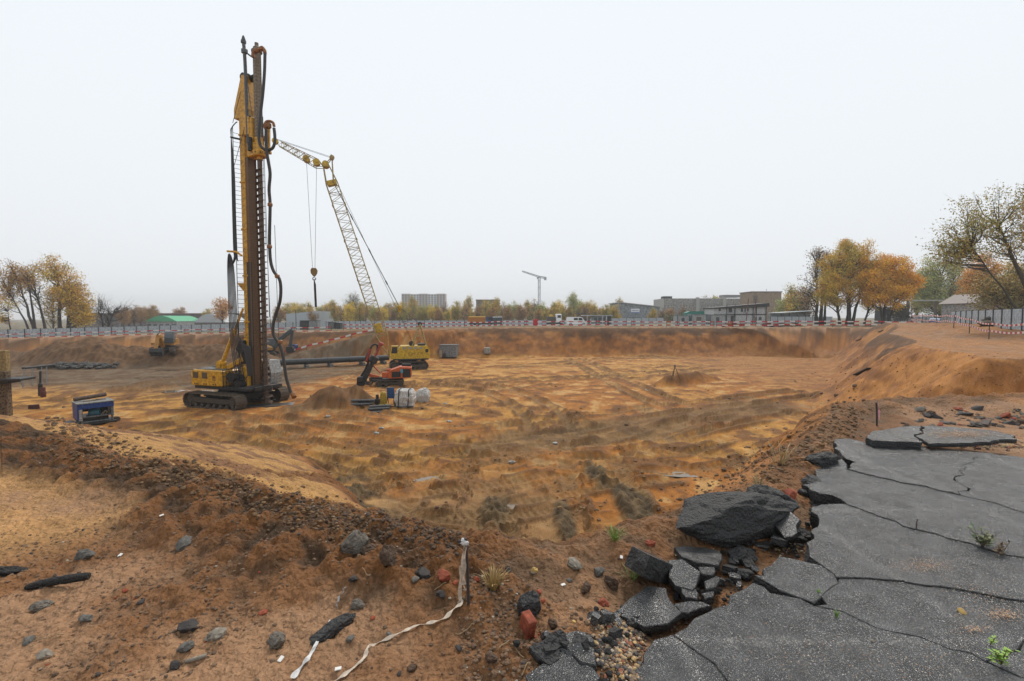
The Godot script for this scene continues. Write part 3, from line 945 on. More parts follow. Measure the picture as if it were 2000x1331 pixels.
	g.lathe(u * 1.5 + f * 1.3 + s * -1.1, s, [Vector2(0, 0), Vector2(0.3, 0), Vector2(0.3, 0.06), Vector2(0.2, 0.06), Vector2(0.2, 0.7), Vector2(0.3, 0.7), Vector2(0.3, 0.76), Vector2(0, 0.76)], 18)
	obj("winch", g, steel, o)
	# cab on the far side
	g = geo()
	g.prism(PackedVector2Array([Vector2(0.7, 1.4), Vector2(2.15, 1.4), Vector2(2.25, 2.1), Vector2(2.0, 3.0), Vector2(0.7, 3.0)]), s * 0.75, f, u, s * 0.95)
	var cab := obj("cab", g, mat("pale_panel", lin(0.45, 0.46, 0.45), 0.5, 0.0, "dirt", 0.6), o)
	g = geo()
	g.prism(PackedVector2Array([Vector2(0.95, 1.95), Vector2(2.1, 1.95), Vector2(2.12, 2.15), Vector2(1.93, 2.85), Vector2(0.95, 2.85)]), s * 0.735, f, u, s * 0.01)
	obj("window", g, glass, cab)
	# mast
	var mt := f * 1.36
	g = geo()
	g.box(mt + u * 10.3, Vector3(0.42, 18.2, 0.62), bb, 0.03)
	for q in 6: g.box(mt + u * (2.6 + 3.1 * q), Vector3(0.5, 0.12, 0.72), bb, 0.02)
	var mast := obj("mast", g, yel, o)
	for q in 21:
		g = geo()
		g.lathe(mt + u * (2.2 + 0.83 * q) + s * -0.305 + f * -0.04, -s, [Vector2(0, 0), Vector2(0.085, 0), Vector2(0.105, 0.012), Vector2(0.115, 0.0)], 14)
		obj("lightening_hole", g, steel, mast)
	g = geo()
	g.box(mt + f * 0.34 + u * 8.9, Vector3(0.26, 15.4, 0.56), bb, 0.02)
	for e: float in [-1.0, 1.0]: g.box(mt + f * 0.47 + s * 0.3 * e + u * 8.9, Vector3(0.12, 15.4, 0.07), bb, 0.01)
	obj("guide_rail", g, rusty, mast)
	g = geo()
	g.box(mt + f * 0.35 + u * 5.4 + s * -0.30, Vector3(0.44, 8.6, 0.05), bb, 0.01)
	obj("guide_cover", g, mat("greasy_steel", lin(0.062, 0.055, 0.05), 0.5, 0.3, "dirt", 0.8), mast)
	g = geo()                                          # tapered head
	g.prism(PackedVector2Array([Vector2(-0.62, 19.2), Vector2(0.55, 19.2), Vector2(0.62, 19.7), Vector2(0.5, 21.9), Vector2(0.1, 21.9), Vector2(-0.62, 19.8)]), mt + s * -0.3, f, u, s * 0.6)
	g.box(mt + f * 0.35 + u * 18.6, Vector3(0.7, 1.2, 0.7), bb, 0.04)
	var head := obj("mast_head", g, yel, o)
	for q in 3:
		g = geo()
		var p := mt + f * (0.1 + 0.28 * q) + u * (21.9 - 0.05 * q)
		g.lathe(p - s * 0.2 + s * 0.14 * q, s, [Vector2(0, 0), Vector2(0.24, 0), Vector2(0.2, 0.05), Vector2(0.24, 0.1), Vector2(0, 0.1)], 16)
		obj("sheave", g, steel, head)
	g = geo()
	g.box(mt + f * 0.55 + u * 19.0 + s * -0.1, Vector3(0.5, 0.5, 0.4), bb, 0.05)
	obj("pulley_block", g, steel, head)
	# ladder
	g = geo()
	for e: float in [-0.2, 0.2]: g.rod(mt + f * (-0.5 + e * 0.5) + u * 2.2 + s * (-0.25 + e), mt + f * (-0.5 + e * 0.5) + u * 18.6 + s * (-0.25 + e), 0.022, 6)
	for q in 56: g.rod(mt + f * -0.6 + u * (2.3 + 0.29 * q) + s * -0.45, mt + f * -0.4 + u * (2.3 + 0.29 * q) + s * -0.05, 0.014, 5)
	obj("ladder", g, steel, o)
	# leader pole beside the stem
	var dp := 31.0
	g = geo()
	g.tube(path([[485, 294], [482, 220], [478, 120], [475, 82]], dp, base, 4), 0.105, 10)
	g.tube(path([[475, 84], [475, 76], [474.5, 69]], dp, base, 2), [0.16, 0.17, 0.11, 0.08, 0.03], 10)
	g.rod(pd(477, 100, dp) - base, pd(490, 110, dp) - base, 0.05)
	g.box(pd(477, 100, dp) - base, Vector3(0.3, 0.3, 0.3), bb, 0.03)
	obj("leader_pole", g, grey, o)
	# drill string: auger, drive, stem
	var at := f * 2.56
	g = geo()
	g.rod(at + u * 0.25, at + u * 16.6, 0.155, 14)
	var aug := obj("auger_tube", g, augm, o)
	g = geo()
	var turns := 38.0
	var seg := int(turns * 16)
	for i in seg:
		var a0 := TAU * turns * i / seg
		var a1 := TAU * turns * (i + 1) / seg
		var h0 := 0.22 + 15.6 * i / seg
		var h1 := 0.22 + 15.6 * (i + 1) / seg
		var w0 := f * cos(a0) + s * sin(a0)
		var w1 := f * cos(a1) + s * sin(a1)
		var ro := 0.285 if h0 > 1.6 else 0.285 + 0.13 * smoothstep(1.6, 1.1, h0)
		var A := at + w0 * 0.15 + u * h0
		var B := at + w0 * ro + u * h0
		var C := at + w1 * ro + u * h1
		var D := at + w1 * 0.15 + u * h1
		g.quad(A, B, C, D, u)
		g.quad(A - u * 0.02, B - u * 0.02, C - u * 0.02, D - u * 0.02, -u)
		g.quad(B, C, C - u * 0.02, B - u * 0.02, w0)
	obj("auger_flight", g, augm, aug)
	g = geo()
	g.lathe(at + u * 16.5, u, [Vector2(0, -0.1), Vector2(0.2, -0.1), Vector2(0.2, 0.1), Vector2(0.44, 0.1), Vector2(0.46, 0.18), Vector2(0.46, 0.42), Vector2(0.38, 0.5), Vector2(0.30, 0.9), Vector2(0.28, 1.3), Vector2(0, 1.3)], 24)
	g.box(at + f * -0.35 + u * 17.0, Vector3(0.7, 0.9, 0.8), bb, 0.06)
	g.box(at + f * -0.45 + u * 18.3, Vector3(0.35, 1.7, 0.6), bb, 0.05)
	var drive := obj("rotary_drive", g, yel, o)
	for q in 10:
		g = geo()
		var a := TAU * q / 10.0
		g.lathe(at + u * 16.78 + (f * cos(a) + s * sin(a)) * 0.455, f * cos(a) + s * sin(a), [Vector2(0.04, 0), Vector2(0.04, 0.03), Vector2(0, 0.03)], 6)
		obj("bolt", g, steel, drive)
	for e: float in [-1.0, 1.0]:
		g = geo()
		g.lathe(at + u * 16.9 + s * 0.42 * e + f * -0.3, u, [Vector2(0, 0), Vector2(0.17, 0), Vector2(0.17, 0.5), Vector2(0.12, 0.55), Vector2(0.12, 0.85), Vector2(0, 0.85)], 12)
		obj("hydraulic_motor", g, steel, drive)
	g = geo()
	g.lathe(at, u, [Vector2(0.23, 17.6), Vector2(0.23, 23.3), Vector2(0.33, 23.3), Vector2(0.33, 23.42), Vector2(0.22, 23.45), Vector2(0.22, 23.6), Vector2(0.12, 23.7), Vector2(0.12, 23.9), Vector2(0, 23.9)], 18)
	for q in 4:
		var a := TAU * q / 4.0 + 0.4
		g.bar(at + (f * cos(a) + s * sin(a)) * 0.235 + u * 17.8, at + (f * cos(a) + s * sin(a)) * 0.235 + u * 23.2, 0.05, 0.04)
	obj("drill_stem", g, mat("chalky_steel", lin(0.34, 0.275, 0.20), 0.7, 0.1, "dirt", 0.6), o)
	# gooseneck and concrete hose
	g = geo()
	g.tube(path([[494, 112], [494, 104], [499, 98], [506, 97], [511, 94], [516, 98], [517, 105]], dp - 0.7, base, 4), 0.11, 10)
	g.box(pd(500, 99, dp - 0.7) - base, Vector3(0.34, 0.26, 0.26), bb, 0.06)
	g.box(pd(511, 95, dp - 0.7) - base, Vector3(0.3, 0.28, 0.26), bb, 0.06)
	obj("gooseneck", g, orng, o)
	g = geo()
	g.tube(path([[517, 104], [516, 140], [513, 180], [509, 215], [506, 250], [505, 270], [509, 285], [519, 293], [531, 290], [536, 278], [536, 262], [534.5, 250]], dp - 0.75, base), 0.095, 9)
	obj("concrete_hose", g, hose, o)
	g = geo()
	g.tube(path([[519, 252], [519, 275], [521, 300], [524, 318], [527, 340], [525, 370], [527, 400], [526, 450], [526, 480], [528, 510], [534, 530], [545, 545], [548, 565], [546, 590], [538, 615], [533, 635], [534, 655], [546, 675], [553, 700], [558, 735], [566, 762], [572, 771]], dp - 0.8, base), 0.1, 9)
	obj("concrete_hose", g, mat("worn_hose", lin(0.055, 0.048, 0.042), 0.6, 0.0, "dirt", 1.2), o)
	for q in [[526, 482], [541, 540], [547, 668], [527, 400]]:
		g = geo()
		g.box(pd(q[0], q[1], dp - 0.8) - base, Vector3(0.26, 0.24, 0.26), bb, 0.05)
		obj("hose_clamp", g, orng, o)
	g = geo()
	g.lathe(pd(572, 771, dp - 0.8) - base, Vector3(0.5, -0.6, 0.5).normalized(), [Vector2(0, -0.1), Vector2(0.16, -0.1), Vector2(0.18, 0), Vector2(0.12, 0.2), Vector2(0.16, 0.24), Vector2(0, 0.26)], 12)
	obj("hose_coupling", g, orng, o)
	# swivel frame carried by the drive
	g = geo()
	g.bar(pd(524, 300, dp - 0.5) - base, pd(524, 250, dp - 0.5) - base, 0.18, 0.18, 0.02)
	g.bar(pd(515, 298, dp - 0.5) - base, pd(529, 298, dp - 0.5) - base, 0.2, 0.2, 0.02)
	obj("swivel_bracket", g, yel, o)
	g = geo()
	g.tube(path([[518, 252], [517, 244], [520, 238], [527, 237], [533, 240], [535, 247]], dp - 0.6, base, 4), 0.09, 9)
	g.box(pd(522, 246, dp - 0.6) - base, Vector3(0.5, 0.34, 0.3), bb, 0.07)
	obj("swivel", g, orng, o)
	g = geo()
	g.box(pd(517, 271, dp - 0.6) - base, Vector3(0.22, 0.34, 0.22), bb, 0.05)
	obj("swivel_fitting", g, orng, o)
	# ropes down the mast and to the drive
	g = geo()
	for q in [[[497, 166], [501, 300]], [[484, 168], [493, 232]], [[470, 178], [454, 240]], [[511, 226], [519, 480]], [[513, 228], [526, 620]], [[536, 440], [545, 700]], [[521, 480], [528, 640]], [[482, 232], [455, 330]]]:
		g.rod(pd(q[0][0], q[0][1], dp) - base, pd(q[1][0], q[1][1], dp) - base, 0.018, 5)
	obj("wire_rope", g, rope, o)
	# hydraulic hoses left of the mast
	for q in 6:
		g = geo()
		g.tube(path([[463 - q * 0.4, 238], [454 - q * 0.5, 246 + q], [451 - q * 0.1, 262], [452 + q * 1.1, 340], [454 + q * 1.2, 430], [456 + q * 1.4, 492 + q * 2], [459 + q * 1.2, 505 + q]], dp + 0.25 * (q % 3), base, 4), 0.026, 6)
		obj("hydraulic_hose", g, hose, o)
	for q in 7:
		g = geo()
		g.tube(path([[462 - q * 0.8, 500], [456 - q * 0.4, 513 + q % 4], [449 - q * 0.2, 508], [446 + q * 0.4, 496], [444 + q * 1.9, 520], [446 + q * 2.4, 590], [449 + q * 2.6, 650], [455 + q * 3.0, 705], [463 + q * 2.4 + (q % 3) * 2.0, 738 + (q * 7) % 12], [476 + q * 1.6, 742 - (q * 5) % 14]], dp - 0.3 + 0.2 * (q % 4), base, 4), 0.028, 6)
		obj("hydraulic_hose", g, hose, o)
	for q in 8:
		g = geo()
		g.tube(path([[468 + q, 660 + q * 3], [474 + q * 1.8, 678], [480 + q * 1.5, 700 + q * 2], [484 + q, 735]], dp - 0.5, base, 4), 0.04, 6)
		obj("hydraulic_hose", g, hose, o)
	g = geo()
	g.bar(pd(443, 491, dp) - base, pd(461, 492, dp) - base, 0.16, 0.12, 0.02)
	g.bar(pd(461, 492, dp) - base, pd(472, 500, dp) - base, 0.12, 0.12, 0.02)
	obj("hose_bracket", g, yel, o)
	g = geo()
	g.prism(PackedVector2Array([Vector2(-0.95, 12.05 - 4.3), Vector2(-0.2, 7.7), Vector2(-0.2, 7.1), Vector2(-0.5, 7.3)]) , mt + s * -0.2 + u * 0.6, f, u, s * 0.35)
	obj("hose_bracket", g, yel, o)
	g = geo()
	g.bar(pd(450, 268, dp) - base, pd(468, 272, dp) - base, 0.14, 0.1, 0.01)
	obj("hose_bracket", g, steel, o)
	# back stays and lifting linkage
	for e: float in [-1.0, 1.0]:
		g = geo()
		var a := f * -0.55 + u * 2.75 + s * 0.75 * e
		var b := mt + f * -0.25 + u * 6.6 + s * 0.35 * e
		g.rod(a, a.lerp(b, 0.62), 0.125, 12)
		g.rod(a.lerp(b, 0.62), b, 0.075, 10)
		g.lathe(a.lerp(b, 0.60), (b - a).normalized(), [Vector2(0.16, 0), Vector2(0.16, 0.12), Vector2(0.08, 0.12)], 12)
		obj("back_stay", g, yel, o)
		g = geo()
		g.prism(PackedVector2Array([Vector2(-0.95, 2.4), Vector2(-0.25, 2.4), Vector2(-0.28, 2.95), Vector2(-0.55, 3.1), Vector2(-0.85, 2.95)]), s * (0.75 * e - 0.16), f, u, s * 0.32)
		g.lathe(f * -0.6 + u * 2.8 + s * (0.75 * e - 0.22), s, [Vector2(0, 0), Vector2(0.22, 0), Vector2(0.22, 0.44), Vector2(0, 0.44)], 14)
		obj("stay_pivot", g, yel, o)
		g = geo()
		g.bar(f * -0.1 + u * 2.55 + s * 0.6 * e, mt + f * -0.2 + u * 3.2 + s * 0.45 * e, 0.3, 0.34, 0.04)
		g.bar(f * 0.3 + u * 1.6 + s * 0.55 * e, mt + f * -0.2 + u * 2.0 + s * 0.4 * e, 0.24, 0.3, 0.04)
		obj("mast_link", g, yel, o)
	g = geo()
	g.box(mt + u * 1.9 + f * -0.1, Vector3(0.7, 1.5, 1.1), bb, 0.05)
	g.box(mt + u * 1.25 + f * 0.6, Vector3(0.9, 0.2, 0.9), bb, 0.03)
	obj("mast_foot", g, yel, o)
	g = geo()
	g.box(mt + u * 3.3 + f * -0.1 + s * -0.4, Vector3(0.5, 0.9, 0.3), bb, 0.04)
	g.box(mt + u * 4.2 + f * -0.3 + s * -0.35, Vector3(0.4, 0.5, 0.35), bb, 0.05)
	g.lathe(mt + u * 3.9 + f * -0.1 + s * -0.8, s, [Vector2(0, 0), Vector2(0.33, 0), Vector2(0.33, 0.06), Vector2(0.22, 0.06), Vector2(0.22, 0.4), Vector2(0, 0.4)], 16)
	obj("feed_winch", g, steel, o)
	g = geo()                                          # auger guide at the foot
	g.lathe(at + u * 1.15, u, [Vector2(0.34, 0), Vector2(0.42, 0), Vector2(0.42, 0.16), Vector2(0.34, 0.16), Vector2(0.34, 0)], 20)
	g.bar(at + u * 1.23 + f * -0.4, mt + u * 1.23 + f * 0.4, 0.5, 0.14, 0.02)
	obj("auger_guide", g, steel, o)
	# steel plates and the wrapped bundle lying by the rig
	var tp := hp(542, 792)
	g = geo()
	g.box(Vector3(0, 0.03, 0), Vector3(3.0, 0.05, 1.1), Basis(Vector3.UP, 0.3), 0.01)
	var pl := obj("steel_plate", g, mat("plate_steel", lin(0.20, 0.18, 0.17), 0.35, 0.5, "dirt", 0.6))
	pl.position = on_ground(tp.x - 0.4, -tp.z - 0.3, 0.02)
	tag(pl, "flat steel plate lying on the mud beside the auger foot", "plate")
	var wb := thing("wrapped_bundle", "round bundle wrapped in white sheeting behind the auger", "bundle", on_ground(-24.6, 47.5))
	g = geo()
	rock(g, Vector3(0, 0.55, 0), Vector3(0.95, 0.62, 0.6), 31, 0.16, 3)
	obj("sheeting", g, mat("white_sheet", lin(0.62, 0.60, 0.57), 0.7, 0.0, "dirt", 1.0), wb)
	g = geo()
	for q in 3: g.tube(smooth([Vector3(-0.6 + 0.55 * q, 0.0, 0.55), Vector3(-0.6 + 0.55 * q, 0.8, 0.52), Vector3(-0.55 + 0.55 * q, 1.16, 0.0), Vector3(-0.6 + 0.55 * q, 0.8, -0.5)], 4), 0.02, 5)
	obj("strap", g, hose, wb)

func rock(g: Geo, o: Vector3, rad: Vector3, sd: int, rough := 0.25, sub := 2, b := Basis(), flat := false) -> void:
	# an angular lump: subdivided icosahedron pushed in and out
	var t := (1.0 + sqrt(5.0)) / 2.0
	var vs := [Vector3(-1, t, 0), Vector3(1, t, 0), Vector3(-1, -t, 0), Vector3(1, -t, 0), Vector3(0, -1, t), Vector3(0, 1, t), Vector3(0, -1, -t), Vector3(0, 1, -t), Vector3(t, 0, -1), Vector3(t, 0, 1), Vector3(-t, 0, -1), Vector3(-t, 0, 1)]
	var fs := [[0, 11, 5], [0, 5, 1], [0, 1, 7], [0, 7, 10], [0, 10, 11], [1, 5, 9], [5, 11, 4], [11, 10, 2], [10, 7, 6], [7, 1, 8], [3, 9, 4], [3, 4, 2], [3, 2, 6], [3, 6, 8], [3, 8, 9], [4, 9, 5], [2, 4, 11], [6, 2, 10], [8, 6, 7], [9, 8, 1]]
	for k in sub:
		var nf := []
		var mid := {}
		for q in fs:
			var m := []
			for e in 3:
				var a: int = q[e]
				var c: int = q[(e + 1) % 3]
				var key := Vector2i(mini(a, c), maxi(a, c))
				if not mid.has(key):
					mid[key] = vs.size()
					vs.push_back((vs[a] + vs[c]) * 0.5)
				m.push_back(mid[key])
			nf.append_array([[q[0], m[0], m[2]], [q[1], m[1], m[0]], [q[2], m[2], m[1]], [m[0], m[1], m[2]]])
		for i in vs.size(): vs[i] = vs[i].normalized()
		fs = nf
	var nz := FastNoiseLite.new()
	nz.seed = sd
	nz.frequency = 0.9
	nz.fractal_octaves = 3
	var r := RandomNumberGenerator.new()
	r.seed = sd
	var cuts := []
	for k in (9 if flat else 6):
		cuts.push_back([Vector3(r.randfn(), r.randfn(), r.randfn()).normalized(), r.randf_range(0.62, 0.92)])
	var pts := []
	for q in vs:
		var p: Vector3 = q.normalized()
		p *= 1.0 + rough * 1.6 * nz.get_noise_3dv(p * 1.3) 
		for cu in cuts:
			var dd: float = p.dot(cu[0]) - cu[1]
			if dd > 0.0: p -= cu[0] * dd * 0.92
		p *= 1.0 + rough * 0.35 * nz.get_noise_3dv(p * 5.0)
		pts.push_back(o + b * (p * rad))
	for q in fs:
		g.tri(pts[q[0]], pts[q[1]], pts[q[2]], (pts[q[0]] + pts[q[1]] + pts[q[2]]) / 3.0 - o)
# ---------------------------------------------------------------- crawler crane with lattice boom
func lattice(g: Geo, a: Vector3, b: Vector3, side: Vector3, up: Vector3, w0: float, w1: float, bays: int, rc: float, rb: float) -> void:
	var c := [[], [], [], []]
	for i in bays + 1:
		var t := float(i) / bays
		var p := a.lerp(b, t)
		var w := lerpf(w0, w1, t) * 0.5
		c[0].push_back(p + side * w + up * w); c[1].push_back(p - side * w + up * w)
		c[2].push_back(p - side * w - up * w); c[3].push_back(p + side * w - up * w)
	for k in 4:
		g.tube(c[k], rc, 6)
		var m: Array = c[(k + 1) % 4]
		for i in bays:
			if i % 2 == 0: g.rod(c[k][i], m[i + 1], rb, 4)
			else: g.rod(m[i], c[k][i + 1], rb, 4)
	for i in bays + 1:
		if i % 4 == 0:
			for k in 4: g.rod(c[k][i], c[(k + 1) % 4][i], rb, 4)

func build_crane() -> void:
	var cx := -12.3
	var cd := 54.5
	var base := on_ground(cx, cd, 0.0)
	var o := thing("crawler_crane", "yellow crawler crane with lattice boom and jib reaching over the pit", "crane", base)
	var f := Vector3(-0.966, 0, 0.259).normalized()    # heads left and a little towards the camera
	var s := Vector3(-f.z, 0, f.x)
	if s.z < 0.0: s = -s                               # towards the camera
	var u := Vector3.UP
	var bb := Basis(f, u, f.cross(u))
	var yel := mat("crane_yellow", lin(0.80, 0.52, 0.02), 0.45, 0.0, "wear", 0.3)
	var boomy := mat("boom_yellow", lin(0.55, 0.41, 0.14), 0.55, 0.0, "dirt", 0.4)
	var steel: Material = mats["dark_steel"]
	var mud: Material = mats["muddy_track"]
	var glass: Material = mats["dark_glass"]
	var rope: Material = mats["wire_rope"]
	crawler(o, s * 1.45, f, s, 4.4, 0.95, 0.7, mud, mats["muddy_frame"], 40)
	crawler(o, s * -1.45, f, s, 4.4, 0.95, 0.7, mud, mats["muddy_frame"], 40)
	var g := geo()
	g.box(u * 0.65, Vector3(2.4, 0.5, 2.4), bb, 0.06)
	g.lathe(u * 0.9, u, [Vector2(0, 0), Vector2(0.95, 0), Vector2(0.95, 0.3), Vector2(0, 0.3)], 24)
	obj("undercarriage", g, steel, o)
	# engine house, with the side panel and ribs
	g = geo()
	g.box(u * 1.22 + f * -0.25, Vector3(4.0, 0.16, 2.9), bb, 0.02)
	obj("deck", g, steel, o)
	g = geo()
	g.prism(PackedVector2Array([Vector2(1.15, 1.3), Vector2(1.15, 2.35), Vector2(0.9, 2.75), Vector2(-2.1, 2.75), Vector2(-2.35, 2.55), Vector2(-2.35, 1.3)]), s * -1.4, f, u, s * 2.8)
	var house := obj("engine_house", g, yel, o)
	for k in 4:
		g = geo()
		g.box(f * (0.5 - 0.62 * k) + u * 2.53 + s * 1.405, Vector3(0.4, 0.24, 0.03), bb, 0.005)
		var wn := obj("window", g, mat("grey_pane", lin(0.26, 0.27, 0.25), 0.25), house)
		g = geo()
		for e: float in [-1.0, 1.0]: g.box(f * (0.5 - 0.62 * k + 0.22 * e) + u * 2.53 + s * 1.41, Vector3(0.04, 0.3, 0.04), bb)
		for e: float in [-1.0, 1.0]: g.box(f * (0.5 - 0.62 * k) + u * (2.53 + 0.14 * e) + s * 1.41, Vector3(0.48, 0.04, 0.04), bb)
		obj("frame", g, yel, wn)
	for k in 4:
		g = geo()
		g.box(f * (0.55 - 0.85 * k) + u * 1.83 + s * 1.405, Vector3(0.8, 0.92, 0.025), bb, 0.01)
		obj("side_panel", g, yel, house)
	g = geo()
	g.box(f * -2.05 + u * 2.2 + s * 1.425, Vector3(0.34, 0.4, 0.02), bb, 0.004)
	obj("vent", g, steel, house)
	# the maker's dark lettering, too blurred in the photograph to read: a row of uneven strokes
	for k in 7:
		g = geo()
		var c := f * (-0.02 - 0.245 * k) + u * (1.86 + 0.008 * k) + s * 1.425
		for e: float in [-1.0, 1.0]:
			if (k * 3 + int(e)) % 4 != 0: g.box(c + f * 0.075 * e, Vector3(0.045, 0.24, 0.02), bb)
			if (k * 5 + int(e)) % 3 != 0: g.box(c + u * 0.1 * e, Vector3(0.105, 0.04, 0.02), bb)
		obj("letter_stroke", g, mat("letter_dark", lin(0.16, 0.085, 0.008), 0.6), house)
	# cab
	g = geo()
	g.prism(PackedVector2Array([Vector2(1.16, 1.3), Vector2(2.05, 1.3), Vector2(2.1, 2.0), Vector2(1.95, 2.8), Vector2(1.16, 2.8)]), s * 0.35, f, u, s * 1.0)
	var cab := obj("cab", g, yel, o)
	g = geo()
	g.prism(PackedVector2Array([Vector2(1.3, 1.95), Vector2(1.98, 1.95), Vector2(1.86, 2.68), Vector2(1.3, 2.68)]), s * 1.352, f, u, s * 0.012)
	obj("window", g, glass, cab)
	g = geo()
	g.box(f * 2.08 + u * 2.3 + s * 0.85, Vector3(0.03, 0.6, 0.75), bb, 0.0)
	obj("window", g, glass, cab)
	# gantry
	g = geo()
	for e: float in [-1.0, 1.0]:
		g.bar(f * -0.4 + u * 2.7 + s * 0.7 * e, f * -1.35 + u * 5.2 + s * 0.45 * e, 0.14, 0.14, 0.02)
		g.bar(f * -2.1 + u * 2.7 + s * 0.7 * e, f * -1.4 + u * 5.2 + s * 0.45 * e, 0.12, 0.12, 0.02)
		g.bar(f * -0.9 + u * 3.9 + s * 0.6 * e, f * -1.75 + u * 3.9 + s * 0.6 * e, 0.08, 0.08)
	g.bar(f * -1.38 + u * 5.15 + s * 0.6, f * -1.38 + u * 5.15 - s * 0.6, 0.2, 0.24, 0.03)
	obj("gantry", g, boomy, o)
	g = geo()
	g.lathe(f * -1.38 + u * 5.3 + s * -0.3, s, [Vector2(0, 0), Vector2(0.26, 0), Vector2(0.2, 0.1), Vector2(0.26, 0.2), Vector2(0.2, 0.3), Vector2(0.26, 0.4), Vector2(0, 0.6)], 14)
	obj("sheave", g, steel, o)
	g = geo()
	g.lathe(f * -0.4 + u * 2.95 + s * -0.7, s, [Vector2(0, 0), Vector2(0.3, 0), Vector2(0.3, 0.08), Vector2(0.2, 0.08), Vector2(0.2, 1.3), Vector2(0.3, 1.3), Vector2(0.3, 1.38), Vector2(0, 1.38)], 16)
	g.box(f * -1.5 + u * 2.85, Vector3(0.8, 0.25, 1.4), bb, 0.03)
	obj("hoist_winch", g, steel, o)
	# boom
	var foot := f * 2.2 + u * 1.45
	var headp := pd(636, 322, 52.0) - base
	var ax := (headp - foot).normalized()
	var side := s
	var upv := ax.cross(side).normalized()
	side = upv.cross(ax).normalized()
	g = geo()
	lattice(g, foot + ax * 2.6, headp - ax * 2.2, side, upv, 1.25, 1.25, 34, 0.05, 0.026)
	for e: float in [-1.0, 1.0]:
		for q in [-1.0, 1.0]:
			g.rod(foot + side * 0.6 * e, foot + ax * 2.6 + side * 0.62 * e + upv * 0.62 * q, 0.06, 6)
			g.rod(headp - ax * 2.2 + side * 0.62 * e + upv * 0.62 * q, headp + side * 0.4 * e + upv * 0.28 * q, 0.05, 6)
		g.rod(foot + ax * 1.3 + side * 0.6 * e + upv * 0.3, foot + ax * 2.6 + side * 0.62 * -e + upv * 0.62, 0.03, 5)
	for t in [0.22, 0.42, 0.62, 0.8]:
		var p := foot.lerp(headp, t)
		for e: float in [-1.0, 1.0]: g.bar(p + upv * 0.66 * e - side * 0.66, p + upv * 0.66 * e + side * 0.66, 0.14, 0.1)
	var boom := obj("boom", g, boomy, o)
	g = geo()
	g.box(foot + ax * 3.6 - upv * 0.1, Vector3(0.9, 1.1, 0.8), Basis(side, ax, side.cross(ax)), 0.1)
	obj("boom_winch", g, yel, boom)
	g = geo()
	g.lathe(headp - side * 0.5, side, [Vector2(0, 0), Vector2(0.34, 0), Vector2(0.28, 0.12), Vector2(0.34, 0.25), Vector2(0.28, 0.5), Vector2(0.34, 0.75), Vector2(0.34, 1.0), Vector2(0, 1.0)], 16)
	obj("head_sheave", g, yel, boom)
	# jib
	var jib0 := headp + Vector3(-0.2, -0.3, 0)
	var jib1 := pd(537, 276, 51.0) - base
	var ja := (jib1 - jib0).normalized()
	var ju := ja.cross(side).normalized()
	g = geo()
	lattice(g, jib0 + ja * 0.8, jib1 - ja * 0.5, side, ju, 0.85, 0.5, 14, 0.038, 0.022)
	for e: float in [-1.0, 1.0]:
		for q in [-1.0, 1.0]: g.rod(jib0 + side * 0.35 * e, jib0 + ja * 0.8 + side * 0.42 * e + ju * 0.42 * q, 0.04, 5)
	var jb := obj("jib", g, boomy, o)
	g = geo()
	g.lathe(jib1 - side * 0.2, side, [Vector2(0, 0), Vector2(0.32, 0), Vector2(0.25, 0.2), Vector2(0.32, 0.4), Vector2(0, 0.4)], 14)
	obj("tip_sheave", g, yel, jb)
	var sh := []
	for q in [[598, 311], [618, 318]]:
		g = geo()
		var p := pd(q[0], q[1], 51.7) - base
		g.lathe(p - side * 0.35, side, [Vector2(0, 0), Vector2(0.36, 0), Vector2(0.28, 0.35), Vector2(0.36, 0.7), Vector2(0, 0.7)], 14)
		g.box(p + u * 0.1, Vector3(0.5, 0.4, 0.8), Basis(ja, ju, side), 0.08)
		obj("rope_sheave", g, yel, jb)
		sh.push_back(p)
	# mast of the jib stay
	var jm := pd(648, 308, 52.0) - base
	g = geo()
	for e: float in [-1.0, 1.0]:
		g.rod(headp + side * 0.4 * e, jm + side * 0.2 * e, 0.05, 6)
		g.rod(pd(651, 357, 52.1) - base + side * 0.4 * e, jm + side * 0.25 * e, 0.045, 6)
	g.box(jm, Vector3(0.4, 0.45, 0.7), Basis(ja, ju, side), 0.05)
	obj("jib_strut", g, boomy, o)
	g = geo()
	g.box(pd(648, 358, 52.1) - base, Vector3(0.7, 0.6, 1.0), Basis(side, ax, side.cross(ax)), 0.06)
	obj("strut_anchor", g, yel, o)
	# pendants, hoist ropes
	var spread := pd(780, 600, 54.0) - base
	for e: float in [-1.0, 1.0]:
		g = geo()
		g.rod(pd(651, 357, 52.1) - base + side * 0.45 * e, spread + side * 0.5 * e, 0.03, 5)
		g.rod(jm + side * 0.2 * e, jib1 + ju * 0.25 + side * 0.15 * e, 0.02, 5)
		for t in [0.25, 0.52, 0.78]:
			var a: Vector3 = (pd(651, 357, 52.1) - base + side * 0.45 * e).lerp(spread + side * 0.5 * e, t)
			g.rod(a, a + (spread - headp).normalized() * 0.5, 0.07, 6)
		obj("pendant_rope", g, rope, o)
	g = geo()
	g.rod(pd(651, 357, 52.1).lerp(pd(780, 600, 54.0), 0.39) - base + side * 0.5, pd(651, 357, 52.1).lerp(pd(780, 600, 54.0), 0.39) - base - side * 0.5, 0.03, 5)
	obj("spreader_rod", g, rope, o)
	g = geo()
	g.box(spread, Vector3(0.5, 0.4, 1.3), Basis(ja, ju, side), 0.06)
	g.box(spread - u * 0.3, Vector3(0.3, 0.6, 0.5), bb, 0.06)
	obj("spreader_block", g, yel, o)
	for q in 4:
		g = geo()
		g.rod(spread + side * (-0.3 + 0.2 * q), f * -1.38 + u * 5.3 + s * (-0.3 + 0.2 * q), 0.016, 4)
		obj("luffing_rope", g, rope, o)
